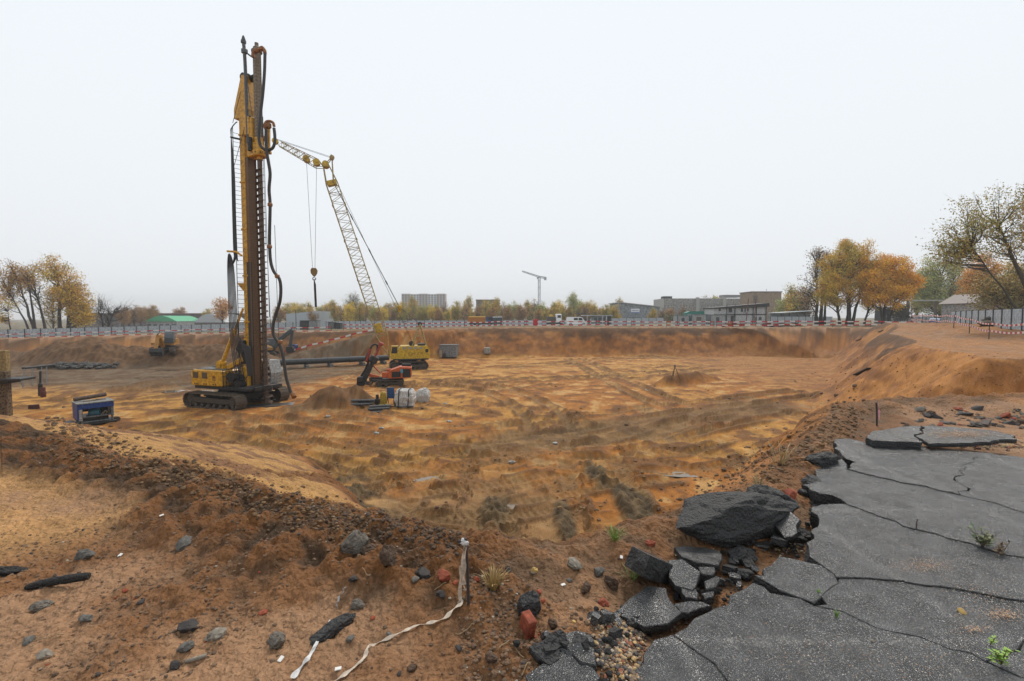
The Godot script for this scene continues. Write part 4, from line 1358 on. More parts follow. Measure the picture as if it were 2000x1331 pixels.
	for q in 4:
		g = geo()
		g.rod(headp + side * (-0.3 + 0.2 * q) + upv * 0.3, f * -0.5 + u * 3.1 + s * (-0.4 + 0.25 * q), 0.013, 4)
		obj("hoist_rope", g, rope, o)
	var blk := pd(613, 532, 51.7) - base
	for q in 2:
		g = geo()
		g.rod(sh[q], blk + u * 0.35 + f * (0.15 if q == 0 else -0.1), 0.02, 5)
		obj("hoist_rope", g, rope, o)
	g = geo()
	g.prism(PackedVector2Array([Vector2(-0.22, 0.45), Vector2(0.22, 0.45), Vector2(0.36, 0.2), Vector2(0.3, -0.15), Vector2(0.1, -0.45), Vector2(-0.1, -0.45), Vector2(-0.3, -0.15), Vector2(-0.36, 0.2)]), blk - s * 0.2, f, u, s * 0.4)
	var hb := obj("hook_block", g, mat("block_ochre", lin(0.36, 0.20, 0.03), 0.55, 0.0, "dirt", 0.7), o)
	g = geo()
	var hk := []
	for q in 10:
		var a := 0.6 - q * 0.5
		hk.push_back(blk + u * (-0.72) + (f * cos(a) + u * sin(a)) * 0.16)
	g.tube([blk - u * 0.4, blk - u * 0.58] + hk, 0.05, 8)
	obj("hook", g, steel, hb)
	g = geo()
	g.tube([Vector3(0, 0.05, 0), Vector3(0.06, -0.4, 0), Vector3(0.12, -2.9, 0)], [0.05, 0.12, 0.12], 10)
	g.tube([Vector3(0.0, 0.16, 0.06), Vector3(0, 0.22, 0), Vector3(0, 0.16, -0.06), Vector3(0, 0.05, 0)], 0.025, 6)
	var rod := obj("hanging_pile_rod", g, mats["dark_steel"])
	rod.position = base + blk - u * 0.98
	tag(rod, "dark steel rod hanging from the crane hook above the pit", "steel rod")

# ---------------------------------------------------------------- the small orange drill
func build_drill() -> void:
	var base := gp(762, 754, FLOOR)
	base.y = height_at(base.x, -base.z)
	var o := thing("anchor_drill", "small orange crawler anchor drill with a black leaning feed mast", "drill", base)
	var f := Vector3(-0.98, 0, 0.2).normalized()
	var s := Vector3(-f.z, 0, f.x)
	if s.z < 0.0: s = -s
	var u := Vector3.UP
	var bb := Basis(f, u, f.cross(u))
	var org := mat("drill_orange", lin(0.72, 0.135, 0.02), 0.45, 0.0, "wear", 0.5)
	var red := mat("drill_red", lin(0.50, 0.05, 0.018), 0.5, 0.0, "dirt", 0.6)
	var steel: Material = mats["dark_steel"]
	var hose: Material = mats["black_hose"]
	crawler(o, s * 0.75, f, s, 2.3, 0.55, 0.35, mats["muddy_track"], mats["muddy_frame"], 34)
	crawler(o, s * -0.75, f, s, 2.3, 0.55, 0.35, mats["muddy_track"], mats["muddy_frame"], 34)
	var g := geo()
	g.box(u * 0.5 + f * 0.2, Vector3(2.6, 0.25, 1.1), bb, 0.04)
	g.box(u * 0.62 + f * 1.2, Vector3(1.1, 0.3, 0.5), bb, 0.05)
	obj("chassis", g, steel, o)
	g = geo()
	g.prism(PackedVector2Array([Vector2(0.15, 0.72), Vector2(-1.75, 0.72), Vector2(-1.85, 0.95), Vector2(-1.85, 1.62), Vector2(-0.85, 1.68), Vector2(0.0, 1.38), Vector2(0.15, 1.2)]), s * -0.75, f, u, s * 1.5)
	var hood := obj("engine_hood", g, org, o)
	for q in [[-0.55, 1.05, 0.75, 0.5], [-1.42, 1.15, 0.66, 0.72]]:
		g = geo()
		g.box(f * q[0] + u * q[1] + s * 0.76, Vector3(q[2], q[3], 0.03), bb, 0.01)
		for k in 5: g.box(f * q[0] + u * (q[1] - q[3] * 0.4 + q[3] * 0.2 * k) + s * 0.785, Vector3(q[2] * 0.92, 0.03, 0.02), bb)
		obj("grille", g, steel, hood)
	g = geo()
	g.box(f * -1.02 + u * 1.35 + s * 0.775, Vector3(0.2, 0.34, 0.04), bb, 0.01)
	obj("blue_panel", g, mat("teal_blue", lin(0.04, 0.25, 0.36), 0.45), hood)
	g = geo()
	g.lathe(f * -1.0 + u * 1.72 + s * -0.4, f * -1.0, [Vector2(0, 0), Vector2(0.17, 0), Vector2(0.17, 0.8), Vector2(0, 0.8)], 12)
	obj("silencer", g, steel, hood)
	g = geo()
	g.box(f * 0.35 + u * 1.0 + s * 0.35, Vector3(0.6, 0.5, 0.6), bb, 0.05)
	g.box(f * 0.1 + u * 1.4 + s * 0.2, Vector3(0.4, 0.2, 0.4), bb, 0.05)
	obj("control_stand", g, org, o)
	# feed mast leaning back
	var m0 := f * 2.35 + u * 0.15
	var m1 := pd(744, 672, -base.z) - base
	var ax := (m1 - m0).normalized()
	var b2 := Basis(s.cross(ax), ax, s)
	g = geo()
	g.box(m0.lerp(m1, 0.33) , Vector3(0.36, (m1 - m0).length() * 0.72, 0.4), b2, 0.03)
	for k in 9: g.box(m0.lerp(m1, 0.05 + 0.07 * k), Vector3(0.46, 0.06, 0.46), b2, 0.01)
	g.box(m0.lerp(m1, 0.62), Vector3(0.7, 0.55, 0.6), b2, 0.07)
	obj("feed_mast", g, steel, o)
	for e: float in [-1.0, 1.0]:
		g = geo()
		g.bar(m0.lerp(m1, 0.62) + s * 0.18 * e, m1 + s * 0.16 * e, 0.16, 0.14, 0.02)
		for k in 5: g.box(m0.lerp(m1, 0.68 + 0.07 * k) + s * 0.17 * e, Vector3(0.26, 0.07, 0.1), b2, 0.01)
		obj("feed_rail", g, red, o)
	g = geo()
	g.box(m1, Vector3(0.4, 0.25, 0.55), b2, 0.04)
	obj("mast_tip", g, red, o)
	g = geo()
	g.tube(path([[716, 708], [714, 700], [720, 688], [726, 676], [732, 673], [737, 676], [736, 690]], -base.z, base, 4), 0.09, 8)
	obj("hose_loop", g, hose, o)
	g = geo()
	g.bar(pd(716, 706, -base.z) - base, pd(723, 682, -base.z) - base, 0.2, 0.2, 0.02)
	obj("hose_carrier", g, red, o)
	for k in 5:
		g = geo()
		g.tube(path([[720 + k, 700], [712 + k, 722], [703 + k * 1.5, 738], [710 + k * 2, 750 - k], [724 + k * 2, 752 - k * 3], [734, 738 - k]], -base.z + 0.1 * k, base, 4), 0.035, 6)
		obj("hydraulic_hose", g, hose, o)
	g = geo()
	g.bar(m0 + u * 0.05 - f * 0.1, m0 + f * 0.45 + u * 0.1, 0.4, 0.3, 0.04)
	g.box(m0 + f * 0.1 + u * 0.45, Vector3(0.6, 0.5, 0.7), bb, 0.06)
	obj("clamp_jaw", g, steel, o)
	g = geo()
	g.bar(f * 0.9 + u * 0.75, m0.lerp(m1, 0.25), 0.26, 0.26, 0.03)
	g.rod(f * 0.8 + u * 1.1, m0.lerp(m1, 0.5), 0.07, 8)
	obj("boom_arm", g, org, o)

# ---------------------------------------------------------------- excavators, power pack and the things lying on the pit floor
func build_excavator(base: Vector3, f: Vector3, label: String, boom: Array, boom_m: Material, body_m: Material, scale_y := 1.0) -> void:
	var o := thing("excavator", label, "excavator", base)
	var s := Vector3(f.z, 0, -f.x)                     # the driver's left
	var u := Vector3.UP
	var bb := Basis(f, u, f.cross(u))
	var steel: Material = mats["dark_steel"]
	crawler(o, s * 1.0, f, s, 3.2, 0.75, 0.5, mats["muddy_track"], mats["muddy_frame"], 34)
	crawler(o, s * -1.0, f, s, 3.2, 0.75, 0.5, mats["muddy_track"], mats["muddy_frame"], 34)
	var g := geo()
	g.box(u * 0.7, Vector3(1.6, 0.4, 1.6), bb, 0.05)
	g.lathe(u * 0.85, u, [Vector2(0, 0), Vector2(0.6, 0), Vector2(0.6, 0.2), Vector2(0, 0.2)], 20)
	obj("undercarriage", g, steel, o)
	g = geo()
	g.prism(PackedVector2Array([Vector2(1.1, 1.05), Vector2(1.1, 1.35), Vector2(0.2, 1.75), Vector2(-1.2, 1.8), Vector2(-1.7, 1.6), Vector2(-1.75, 1.05)]), s * -1.15, f, u, s * 2.3)
	obj("upper_body", g, body_m, o)
	g = geo()
	g.prism(PackedVector2Array([Vector2(0.05, 1.3), Vector2(1.25, 1.3), Vector2(1.3, 1.9), Vector2(1.05, 2.65), Vector2(0.05, 2.65)]), s * 0.25, f, u, s * 0.9)
	var cab := obj("cab", g, mat("cab_grey", lin(0.06, 0.075, 0.085), 0.4), o)
	g = geo()
	g.prism(PackedVector2Array([Vector2(0.18, 1.7), Vector2(1.15, 1.7), Vector2(0.98, 2.52), Vector2(0.18, 2.52)]), s * 1.152, f, u, s * 0.012)
	obj("side_window", g, mat("cab_glass", lin(0.10, 0.12, 0.13), 0.1), cab)
	g = geo()
	var fn := f * 0.96 + u * 0.3
	g.quad(f * 1.29 + u * 1.75 + s * 0.32, f * 1.29 + u * 1.75 + s * 1.08, f * 1.09 + u * 2.58 + s * 1.08, f * 1.09 + u * 2.58 + s * 0.32, fn)
	obj("windscreen", g, mat("cab_glass", lin(0.10, 0.12, 0.13), 0.1), cab)
	var p := []
	for q in boom: p.push_back(pd(q[0], q[1], -base.z - (q[2] if q.size() > 2 else 0.0)) - base)
	g = geo()
	for i in p.size() - 3:
		g.bar(p[i], p[i + 1], 0.36, 0.5, 0.05)
	obj("boom", g, boom_m, o)
	g = geo()
	g.bar(p[-3], p[-2], 0.3, 0.36, 0.04)
	obj("stick", g, boom_m, o)
	g = geo()
	g.rod(p[0].lerp(p[1], 0.1) - u * 0.2, p[1].lerp(p[2], 0.1) - u * 0.2, 0.08, 8)
	g.rod(p[1].lerp(p[2], 0.3) + u * 0.35, p[-3] + u * 0.3, 0.07, 8)
	obj("ram", g, steel, o)
	g = geo()
	var bk: Vector3 = p[-1]
	g.prism(PackedVector2Array([Vector2(-0.45, 0.5), Vector2(0.35, 0.5), Vector2(0.5, 0.1), Vector2(0.2, -0.4), Vector2(-0.3, -0.45), Vector2(-0.55, -0.1)]), bk - s * 0.55, f, u, s * 1.1)
	for k in 4: g.box(bk + f * 0.45 + u * -0.25 + s * (-0.42 + 0.28 * k), Vector3(0.3, 0.08, 0.1), bb)
	obj("bucket", g, steel, o)

func build_site() -> void:
	var u := Vector3.UP
	var steel: Material = mats["dark_steel"]
	var oy := mat("digger_yellow", lin(0.58, 0.27, 0.03), 0.5, 0.0, "dirt", 0.5)
	# excavator on the spoil heap, seen from the front
	var p := hp(322, 690)
	build_excavator(p, Vector3(0.40, 0, 0.9).normalized(), "amber excavator with a folded arm on the dark spoil heap", [[318, 678, 1.0], [311, 655, 2.0], [307, 659, 2.6], [303, 684, 3.2], [306, 689, 3.0]], oy, oy)
	p = gp(520, 700, FLOOR)
	p.y = height_at(p.x, -p.z)
	build_excavator(p, Vector3(0.95, 0, -0.2).normalized(), "yellow excavator with a black arm parked behind the piling rig", [[528, 690, 0.0], [545, 664, 0.0], [571, 645, 0.0], [566, 678, 0.0], [567, 684, 0.0]], mat("digger_black", lin(0.035, 0.045, 0.045), 0.5), oy)
	# blue power pack
	p = gp(183, 828, FLOOR)
	build_power_pack(on_ground(p.x, -p.z))
	# two long black pipes on low sleepers
	var a := gp(505, 724, FLOOR)
	var b := gp(757, 711, FLOOR)
	var dir := (b - a)
	dir.y = 0.0
	var side := Vector3(-dir.z, 0, dir.x).normalized()
	for k in 2:
		var g := geo()
		var q := a + side * (0.45 if k == 0 else -0.45)
		var e := b + side * (0.45 if k == 0 else -0.45)
		q.y = height_at(q.x, -q.z) + 0.72
		e.y = height_at(e.x, -e.z) + 0.72
		var d := (e - q).normalized()
		g.lathe(Vector3.ZERO, d, [Vector2(0.28, 0.0), Vector2(0.33, 0.0), Vector2(0.33, (e - q).length()), Vector2(0.28, (e - q).length()), Vector2(0.28, 0.0)], 20)
		for t in 5: g.lathe(d * (e - q).length() * (0.16 + 0.17 * t), d, [Vector2(0.335, -0.08), Vector2(0.36, -0.06), Vector2(0.36, 0.06), Vector2(0.335, 0.08)], 20)
		var o := obj("steel_pipe", g, mat("pipe_black", lin(0.05, 0.052, 0.056), 0.42, 0.1, "dirt", 0.4))
		o.position = q
		tag(o, ["long black steel pipe on sleepers, the one on the crane side", "long black steel pipe on sleepers, the one on the far slope side"][k], "pipe", "pair of long black pipes")
	for t in [0.08, 0.34, 0.52, 0.78, 0.96]:
		var g := geo()
		g.box(Vector3(0, 0.18, 0), Vector3(0.35, 0.42, 2.2), Basis(dir.normalized(), u, -side), 0.03)
		var o := obj("sleeper", g, mat("concrete_grey", lin(0.25, 0.25, 0.24), 0.85, 0.0, "dirt", 0.6))
		var c := a.lerp(b, t)
		o.position = on_ground(c.x, -c.z)
		tag(o, "concrete sleeper under the two long black pipes", "sleeper", "sleepers under the pipes")
	# concrete box and its leaning board, far right of the crane
	p = hp(877, 697)
	var bx := thing("concrete_box", "open grey concrete box standing at the foot of the far slope", "concrete box", p, -0.12)
	var g := geo()
	g.box(Vector3(0, 0.85, 0), Vector3(2.5, 1.7, 1.8), Basis(), 0.04)
	obj("shell", g, mat("concrete_box", lin(0.27, 0.28, 0.28), 0.85, 0.0, "dirt", 0.4), bx)
	g = geo()
	g.box(Vector3(0, 1.74, 0), Vector3(2.62, 0.1, 1.92), Basis(), 0.02)
	obj("lid", g, mat("concrete_grey", lin(0.25, 0.25, 0.24), 0.85, 0.0, "dirt", 0.6), bx)
	g = geo()
	g.lathe(Vector3(-0.6, 0.3, 0.9), Vector3(0, 0, 1), [Vector2(0.12, 0), Vector2(0.26, 0), Vector2(0.26, 0.16), Vector2(0.12, 0.16), Vector2(0.12, 0)], 16)
	var ty := obj("old_tyre", g, mats["black_hose"])
	ty.position = p
	tag(ty, "black tyre leaning on the grey concrete box", "tyre")
	g = geo()
	g.box(Vector3(-1.05, 0.5, 1.06), Vector3(0.38, 1.0, 0.05), Basis(Vector3.RIGHT, -0.12), 0.01)
	var bo := obj("plywood_board", g, mat("pale_wood", lin(0.50, 0.34, 0.20), 0.75, 0.0, "dirt", 0.8))
	bo.position = p
	tag(bo, "pale plywood board leaning on the grey concrete box", "board")
	# white ballast cube under the far slope
	p = hp(951.5, 691)
	g = geo()
	g.box(Vector3(0, 0.45, 0), Vector3(0.9, 0.9, 0.9), Basis(u, 0.2), 0.06)
	var wc := obj("tank_cube", g, mat("off_white", lin(0.55, 0.55, 0.50), 0.6, 0.0, "dirt", 0.5))
	wc.position = p
	tag(wc, "small white caged liquid tank at the foot of the far slope", "tank")
	for k in 5:
		g = geo()
		g.box(Vector3(0, 0.08 + 0.19 * k, 0), Vector3(0.95, 0.025, 0.95), Basis(u, 0.2))
		obj("cage_bar", g, mat("concrete_grey", lin(0.25, 0.25, 0.24), 0.85, 0.0, "dirt", 0.6), wc)
	# big bags
	var bagm := mat("bag_white", lin(0.72, 0.70, 0.66), 0.8, 0.0, "wear", 0.9)
	for q in [[792, 795, 0.62, 0.60, "plump white woven bulk bag with dark straps beside the blue board"], [826, 785, 0.46, 0.42, "slumped white bulk bag lying beside the strapped bulk bag"]]:
		p = hp(q[0], q[1])
		var bg := thing("bulk_bag", q[4], "bulk bag", p)
		g = geo()
		var ww: float = q[2]
		var hh: float = q[3]
		var nz := FastNoiseLite.new()
		nz.seed = int(q[0])
		nz.frequency = 1.6
		var rows := 12
		var cols := 24
		var ring := []
		for i in rows + 1:
			var t := float(i) / rows
			var rr := ww * (0.86 + 0.2 * sin(t * PI)) * (1.0 if t < 0.88 else lerpf(1.0, 0.86, (t - 0.88) / 0.12))
			var line := []
			for j in cols:
				var an := TAU * j / cols
				var sq := 1.0 / maxf(absf(cos(an)), absf(sin(an)))
				var r2 := rr * lerpf(1.0, sq, 0.72)
				var pt := Vector3(cos(an) * r2, t * hh * 2.0, sin(an) * r2)
				pt *= 1.0 + 0.16 * nz.get_noise_3dv(pt * 1.8)
				line.push_back(pt)
			ring.push_back(line)
		for i in rows:
			for j in cols:
				var j2 := (j + 1) % cols
				g.quad(ring[i][j], ring[i][j2], ring[i + 1][j2], ring[i + 1][j], ring[i][j] * Vector3(1, 0, 1))
		for j in cols: g.tri(ring[rows][j], ring[rows][(j + 1) % cols], Vector3(0.05, hh * 2.0 + 0.06, 0), u)
		obj("sack", g, bagm, bg)
		if ww > 0.5:
			for e: float in [-0.35, 0.3]:
				g = geo()
				g.bar(Vector3(e, 0.02, ww * 1.12), Vector3(e + 0.06, hh * 2.0 + 0.05, ww * 0.95), 0.07, 0.02)
				g.bar(Vector3(e + 0.06, hh * 2.0 + 0.05, ww * 0.95), Vector3(e + 0.02, hh * 2.0 + 0.07, -ww * 0.7), 0.07, 0.02)
				obj("strap", g, steel, bg)
		else:
			g = geo()
			rock(g, Vector3(0.0, hh * 2.0, 0), Vector3(0.4, 0.16, 0.35), 9, 0.3, 2)
			obj("folded_top", g, bagm, bg)
	# blue board on legs, grouting pump
	p = hp(763, 790)
	var bd := thing("blue_board", "upright blue board on steel legs between the bulk bag and grout pump", "board", p, -0.1)
	g = geo()
	g.box(Vector3(0, 0.78, 0), Vector3(0.52, 0.75, 0.06), Basis(), 0.01)
	obj("panel", g, mat("board_blue", lin(0.015, 0.11, 0.33), 0.45, 0.0, "dirt", 0.7), bd)
	for e: float in [-1.0, 1.0]:
		g = geo()
		g.rod(Vector3(0.24 * e, 0, 0.1), Vector3(0.24 * e, 0.6, 0), 0.025, 6)
		g.rod(Vector3(0.24 * e, 0, -0.25), Vector3(0.24 * e, 0.6, 0), 0.025, 6)
		obj("leg", g, steel, bd)
	p = hp(746, 794)
	var pm := thing("grout_pump", "small yellow grout pump with hoses left of the blue board", "pump", p)
	g = geo()
	g.lathe(Vector3(0.1, 0.15, 0), u, [Vector2(0, 0), Vector2(0.2, 0), Vector2(0.22, 0.2), Vector2(0.2, 0.75), Vector2(0.12, 0.85), Vector2(0, 0.85)], 14)
	g.box(Vector3(0.1, 0.1, 0), Vector3(0.55, 0.16, 0.5), Basis(), 0.03)
	obj("tank", g, mat("pump_yellow", lin(0.60, 0.40, 0.03), 0.5, 0.0, "dirt", 0.8), pm)
	g = geo()
	g.box(Vector3(-0.3, 0.28, 0.05), Vector3(0.3, 0.5, 0.35), Basis(), 0.05)
	g.lathe(Vector3(-0.3, 0.5, 0.05), u, [Vector2(0.1, 0), Vector2(0.1, 0.3), Vector2(0, 0.3)], 10)
	obj("motor", g, steel, pm)
	g = geo()
	g.tube(smooth([Vector3(0.2, 0.2, 0.2), Vector3(0.5, 0.1, 0.4), Vector3(0.9, 0.04, 0.3), Vector3(1.5, 0.05, 0.5), Vector3(2.2, 0.05, 0.35)]), 0.035, 6)
	obj("hose", g, mats["black_hose"], pm)
	# black drum beside the bag
	p = hp(776, 793)
	g = geo()
	g.lathe(Vector3.ZERO, u, [Vector2(0, 0), Vector2(0.22, 0), Vector2(0.22, 0.28), Vector2(0.24, 0.3), Vector2(0.22, 0.32), Vector2(0.22, 0.8), Vector2(0, 0.8)], 16)
	var dm := obj("oil_drum", g, steel)
	dm.position = p
	tag(dm, "dark drum standing between the blue board and the strapped bag", "drum")
	# bundles of casing pipe
	for q in [[701, 790, 0.06, 5, 1.7, "pile of thin grey casing pipes beside the brown earth mound"], [738, 803, 0.28, 4, 1.35, "bundle of short dark casing pipes before the grout pump"]]:
		p = hp(q[0], q[1])
		for k in q[3]:
			g = geo()
			var ln: float = q[4] * (1.0 - 0.08 * (k % 3))
			var d := Vector3(cos(q[2] + 0.05 * (k % 3)), 0, -sin(q[2] + 0.05 * (k % 3)))
			g.lathe(d * -ln * 0.5, d, [Vector2(0.06, 0), Vector2(0.085, 0), Vector2(0.085, ln), Vector2(0.06, ln), Vector2(0.06, 0)], 10)
			var o := obj("casing_pipe", g, mat("casing_steel", lin(0.16, 0.165, 0.17), 0.45, 0.4, "dirt", 0.8))
			var c := p + Vector3(0.1 * (k % 2), 0, 0.2 * (k % 3) - 0.2)
			o.position = on_ground(c.x, -c.z, 0.09 + (0.15 if k >= 3 else 0.0))
			tag(o, q[5], "pipe", "casing pipes" if q[3] == 5 else "short casing pipes")
	# measuring tripod on the knoll
	p = hp(1318, 743)
	var tp := thing("survey_tripod", "thin dark tripod standing on the brown knoll", "tripod", p)
	for k in 3:
		g = geo()
		var an := TAU * k / 3.0 + 0.5
		g.rod(Vector3(cos(an) * 0.5, -0.05, sin(an) * 0.5), Vector3(0, 1.25, 0), 0.03, 6)
		obj("leg", g, mat("tripod_wood", lin(0.09, 0.06, 0.03), 0.7), tp)
	g = geo()
	g.lathe(Vector3(0, 1.22, 0), u, [Vector2(0, 0), Vector2(0.07, 0), Vector2(0.07, 0.1), Vector2(0, 0.1)], 10)
	obj("head", g, steel, tp)
	# planks on the right slope
	for q in [[1672, 667, 1726, 646, 0.1, "pale plank lying up the right slope by its crest", 0.34], [1672, 735, 1700, 722, 0.22, "dark board sticking out of the right slope", 0.05], [1585, 776, 1606, 770, 0.12, "pale board at the foot of the right slope", 0.30]]:
		var a2 := hp(q[0], q[1])
		var b2 := hp(q[2], q[3])
		g = geo()
		g.bar(Vector3(0, 0.08, 0), b2 - a2 + Vector3(0, 0.08, 0), q[4] * 1.6, 0.08, 0.01)
		var o := obj("plank", g, mat("plank_%d" % int(q[6] * 100), lin(q[6], q[6] * 0.8, q[6] * 0.62), 0.8, 0.0, "dirt", 0.9))
		o.position = a2
		tag(o, q[5], "plank")
	# excavated rubble and beam on the left
	for k in 46:
		var px := 78.0 + 150.0 * rng.randf()
		var py := 712.0 + rng.randf() * 9.0
		p = hp(px, py)
		g = geo()
		rock(g, Vector3(0, 0.12, 0), Vector3(rng.randf_range(0.25, 0.6), rng.randf_range(0.12, 0.3), rng.randf_range(0.25, 0.5)), k, 0.4, 1)
		var o := obj("rubble_block", g, mat("rubble_grey", lin(0.13, 0.125, 0.115), 0.85, 0.0, "dirt", 0.6))
		o.position = p
		o.rotation.y = rng.randf() * TAU
		tag(o, "grey broken concrete lump in the long rubble row below the spoil heap", "rubble", "rubble row below the spoil heap")
	p = hp(115, 728)
	g = geo()
	g.bar(hp(46, 734) - p + u * 0.75, hp(104, 727) - p + u * 0.75, 0.5, 0.2, 0.02)
	var bm := thing("steel_stand", "low dark steel beam on thin legs standing in the mud", "steel stand", p)
	obj("beam", g, steel, bm)
	for q in [[44, 757], [62, 754], [80, 764], [90, 752]]:
		g = geo()
		var ft := hp(q[0], q[1])
		var tpp := hp(46, 734).lerp(hp(104, 727), clampf((q[0] - 46.0) / 58.0, 0.02, 0.98)) + u * 0.7
		g.rod(ft - p, tpp - p, 0.04, 6)
		obj("leg", g, steel, bm)
	p = hp(84, 776)
	var ml := thing("drill_bit", "rust red and dark boring tool standing upright in the mud", "boring tool", p)
	g = geo()
	g.lathe(Vector3.ZERO, Vector3(-0.06, 1, 0).normalized(), [Vector2(0, 0), Vector2(0.16, 0), Vector2(0.2, 0.4), Vector2(0.17, 0.42), Vector2(0.17, 0.75), Vector2(0.0, 0.75)], 12)
	obj("socket", g, mat("dull_red", lin(0.17, 0.035, 0.025), 0.7, 0.0, "dirt", 0.9), ml)
	g = geo()
	g.lathe(Vector3(-0.25, 0.1, 0), Vector3(0.06, 1, 0).normalized(), [Vector2(0, 0), Vector2(0.12, 0), Vector2(0.14, 0.9), Vector2(0.07, 1.0), Vector2(0.07, 1.9), Vector2(0, 1.9)], 10)
	obj("shaft", g, steel, ml)
	# steel column with a plate at the left edge
	p = hp(16, 800)
	p = on_ground(-31.0, 27.8)
	var cl := thing("steel_column", "rusty steel column with a projecting plate at the pit edge", "column", p)
	g = geo()
	g.box(Vector3(0.1, 1.2, 0), Vector3(0.5, 3.2, 0.5), Basis(u, 0.3), 0.03)
	obj("shaft", g, mat("rust_column", lin(0.13, 0.085, 0.042), 0.75, 0.1, "rust", 0.6), cl)
	g = geo()
	g.box(Vector3(0.25, 2.3, 0), Vector3(2.3, 0.14, 1.2), Basis(u, 0.2), 0.02)
	g.box(Vector3(0.1, 2.15, 0), Vector3(1.2, 0.16, 0.9), Basis(u, 0.2), 0.02)
	obj("plate", g, steel, cl)
	g = geo()
	g.box(Vector3(0.0, 3.2, -0.1), Vector3(0.55, 1.7, 0.4), Basis(u, 0.3), 0.03)
	obj("post", g, mat("ochre_timber", lin(0.42, 0.28, 0.10), 0.75, 0.0, "dirt", 0.6), cl)
	p = hp(66, 799)
	g = geo()
	g.box(Vector3(-0.16, 0.14, 0), Vector3(0.3, 0.26, 0.2), Basis(u, 0.2), 0.02)
	g.box(Vector3(0.18, 0.16, 0.02), Vector3(0.26, 0.28, 0.2), Basis(u, -0.3), 0.02)
	g.box(Vector3(0.0, 0.03, 0), Vector3(0.6, 0.06, 0.25), Basis(u, 0.0), 0.01)
	var rb := obj("rust_red_bracket", g, mat("rust_red", lin(0.12, 0.03, 0.02), 0.75, 0.0, "dirt", 0.9))
	rb.position = p
	tag(rb, "rust red steel bracket lying on the slope below the column", "bracket")
	p = hp(572, 682)
	g = geo()
	g.box(Vector3(0, 0.35, 0), Vector3(1.2, 0.6, 0.8), Basis(u, -0.2), 0.06)
	g.box(Vector3(0, 0.68, 0), Vector3(1.1, 0.06, 0.7), Basis(u, -0.2), 0.02)
	var bc := obj("blue_crate", g, mat("crate_blue", lin(0.02, 0.06, 0.24), 0.5, 0.0, "dirt", 0.7))
	bc.position = p
	tag(bc, "blue crate at the foot of the access ramp", "crate")
	# small litter on the floor
	for q in [[877, 825], [870, 790], [735, 848], [1085, 868], [640, 815], [745, 838], [1000, 905]]:
		p = hp(q[0], q[1])
		g = geo()
		rock(g, Vector3(0, 0.04, 0), Vector3(0.16, 0.07, 0.1), int(q[0]), 0.5, 1)
		var o := obj("plastic_scrap", g, mat("off_white", lin(0.55, 0.55, 0.50), 0.6, 0.0, "dirt", 0.5))
		o.position = p
		tag(o, "scrap of white litter on the ochre pit floor", "litter", "scraps on the pit floor")

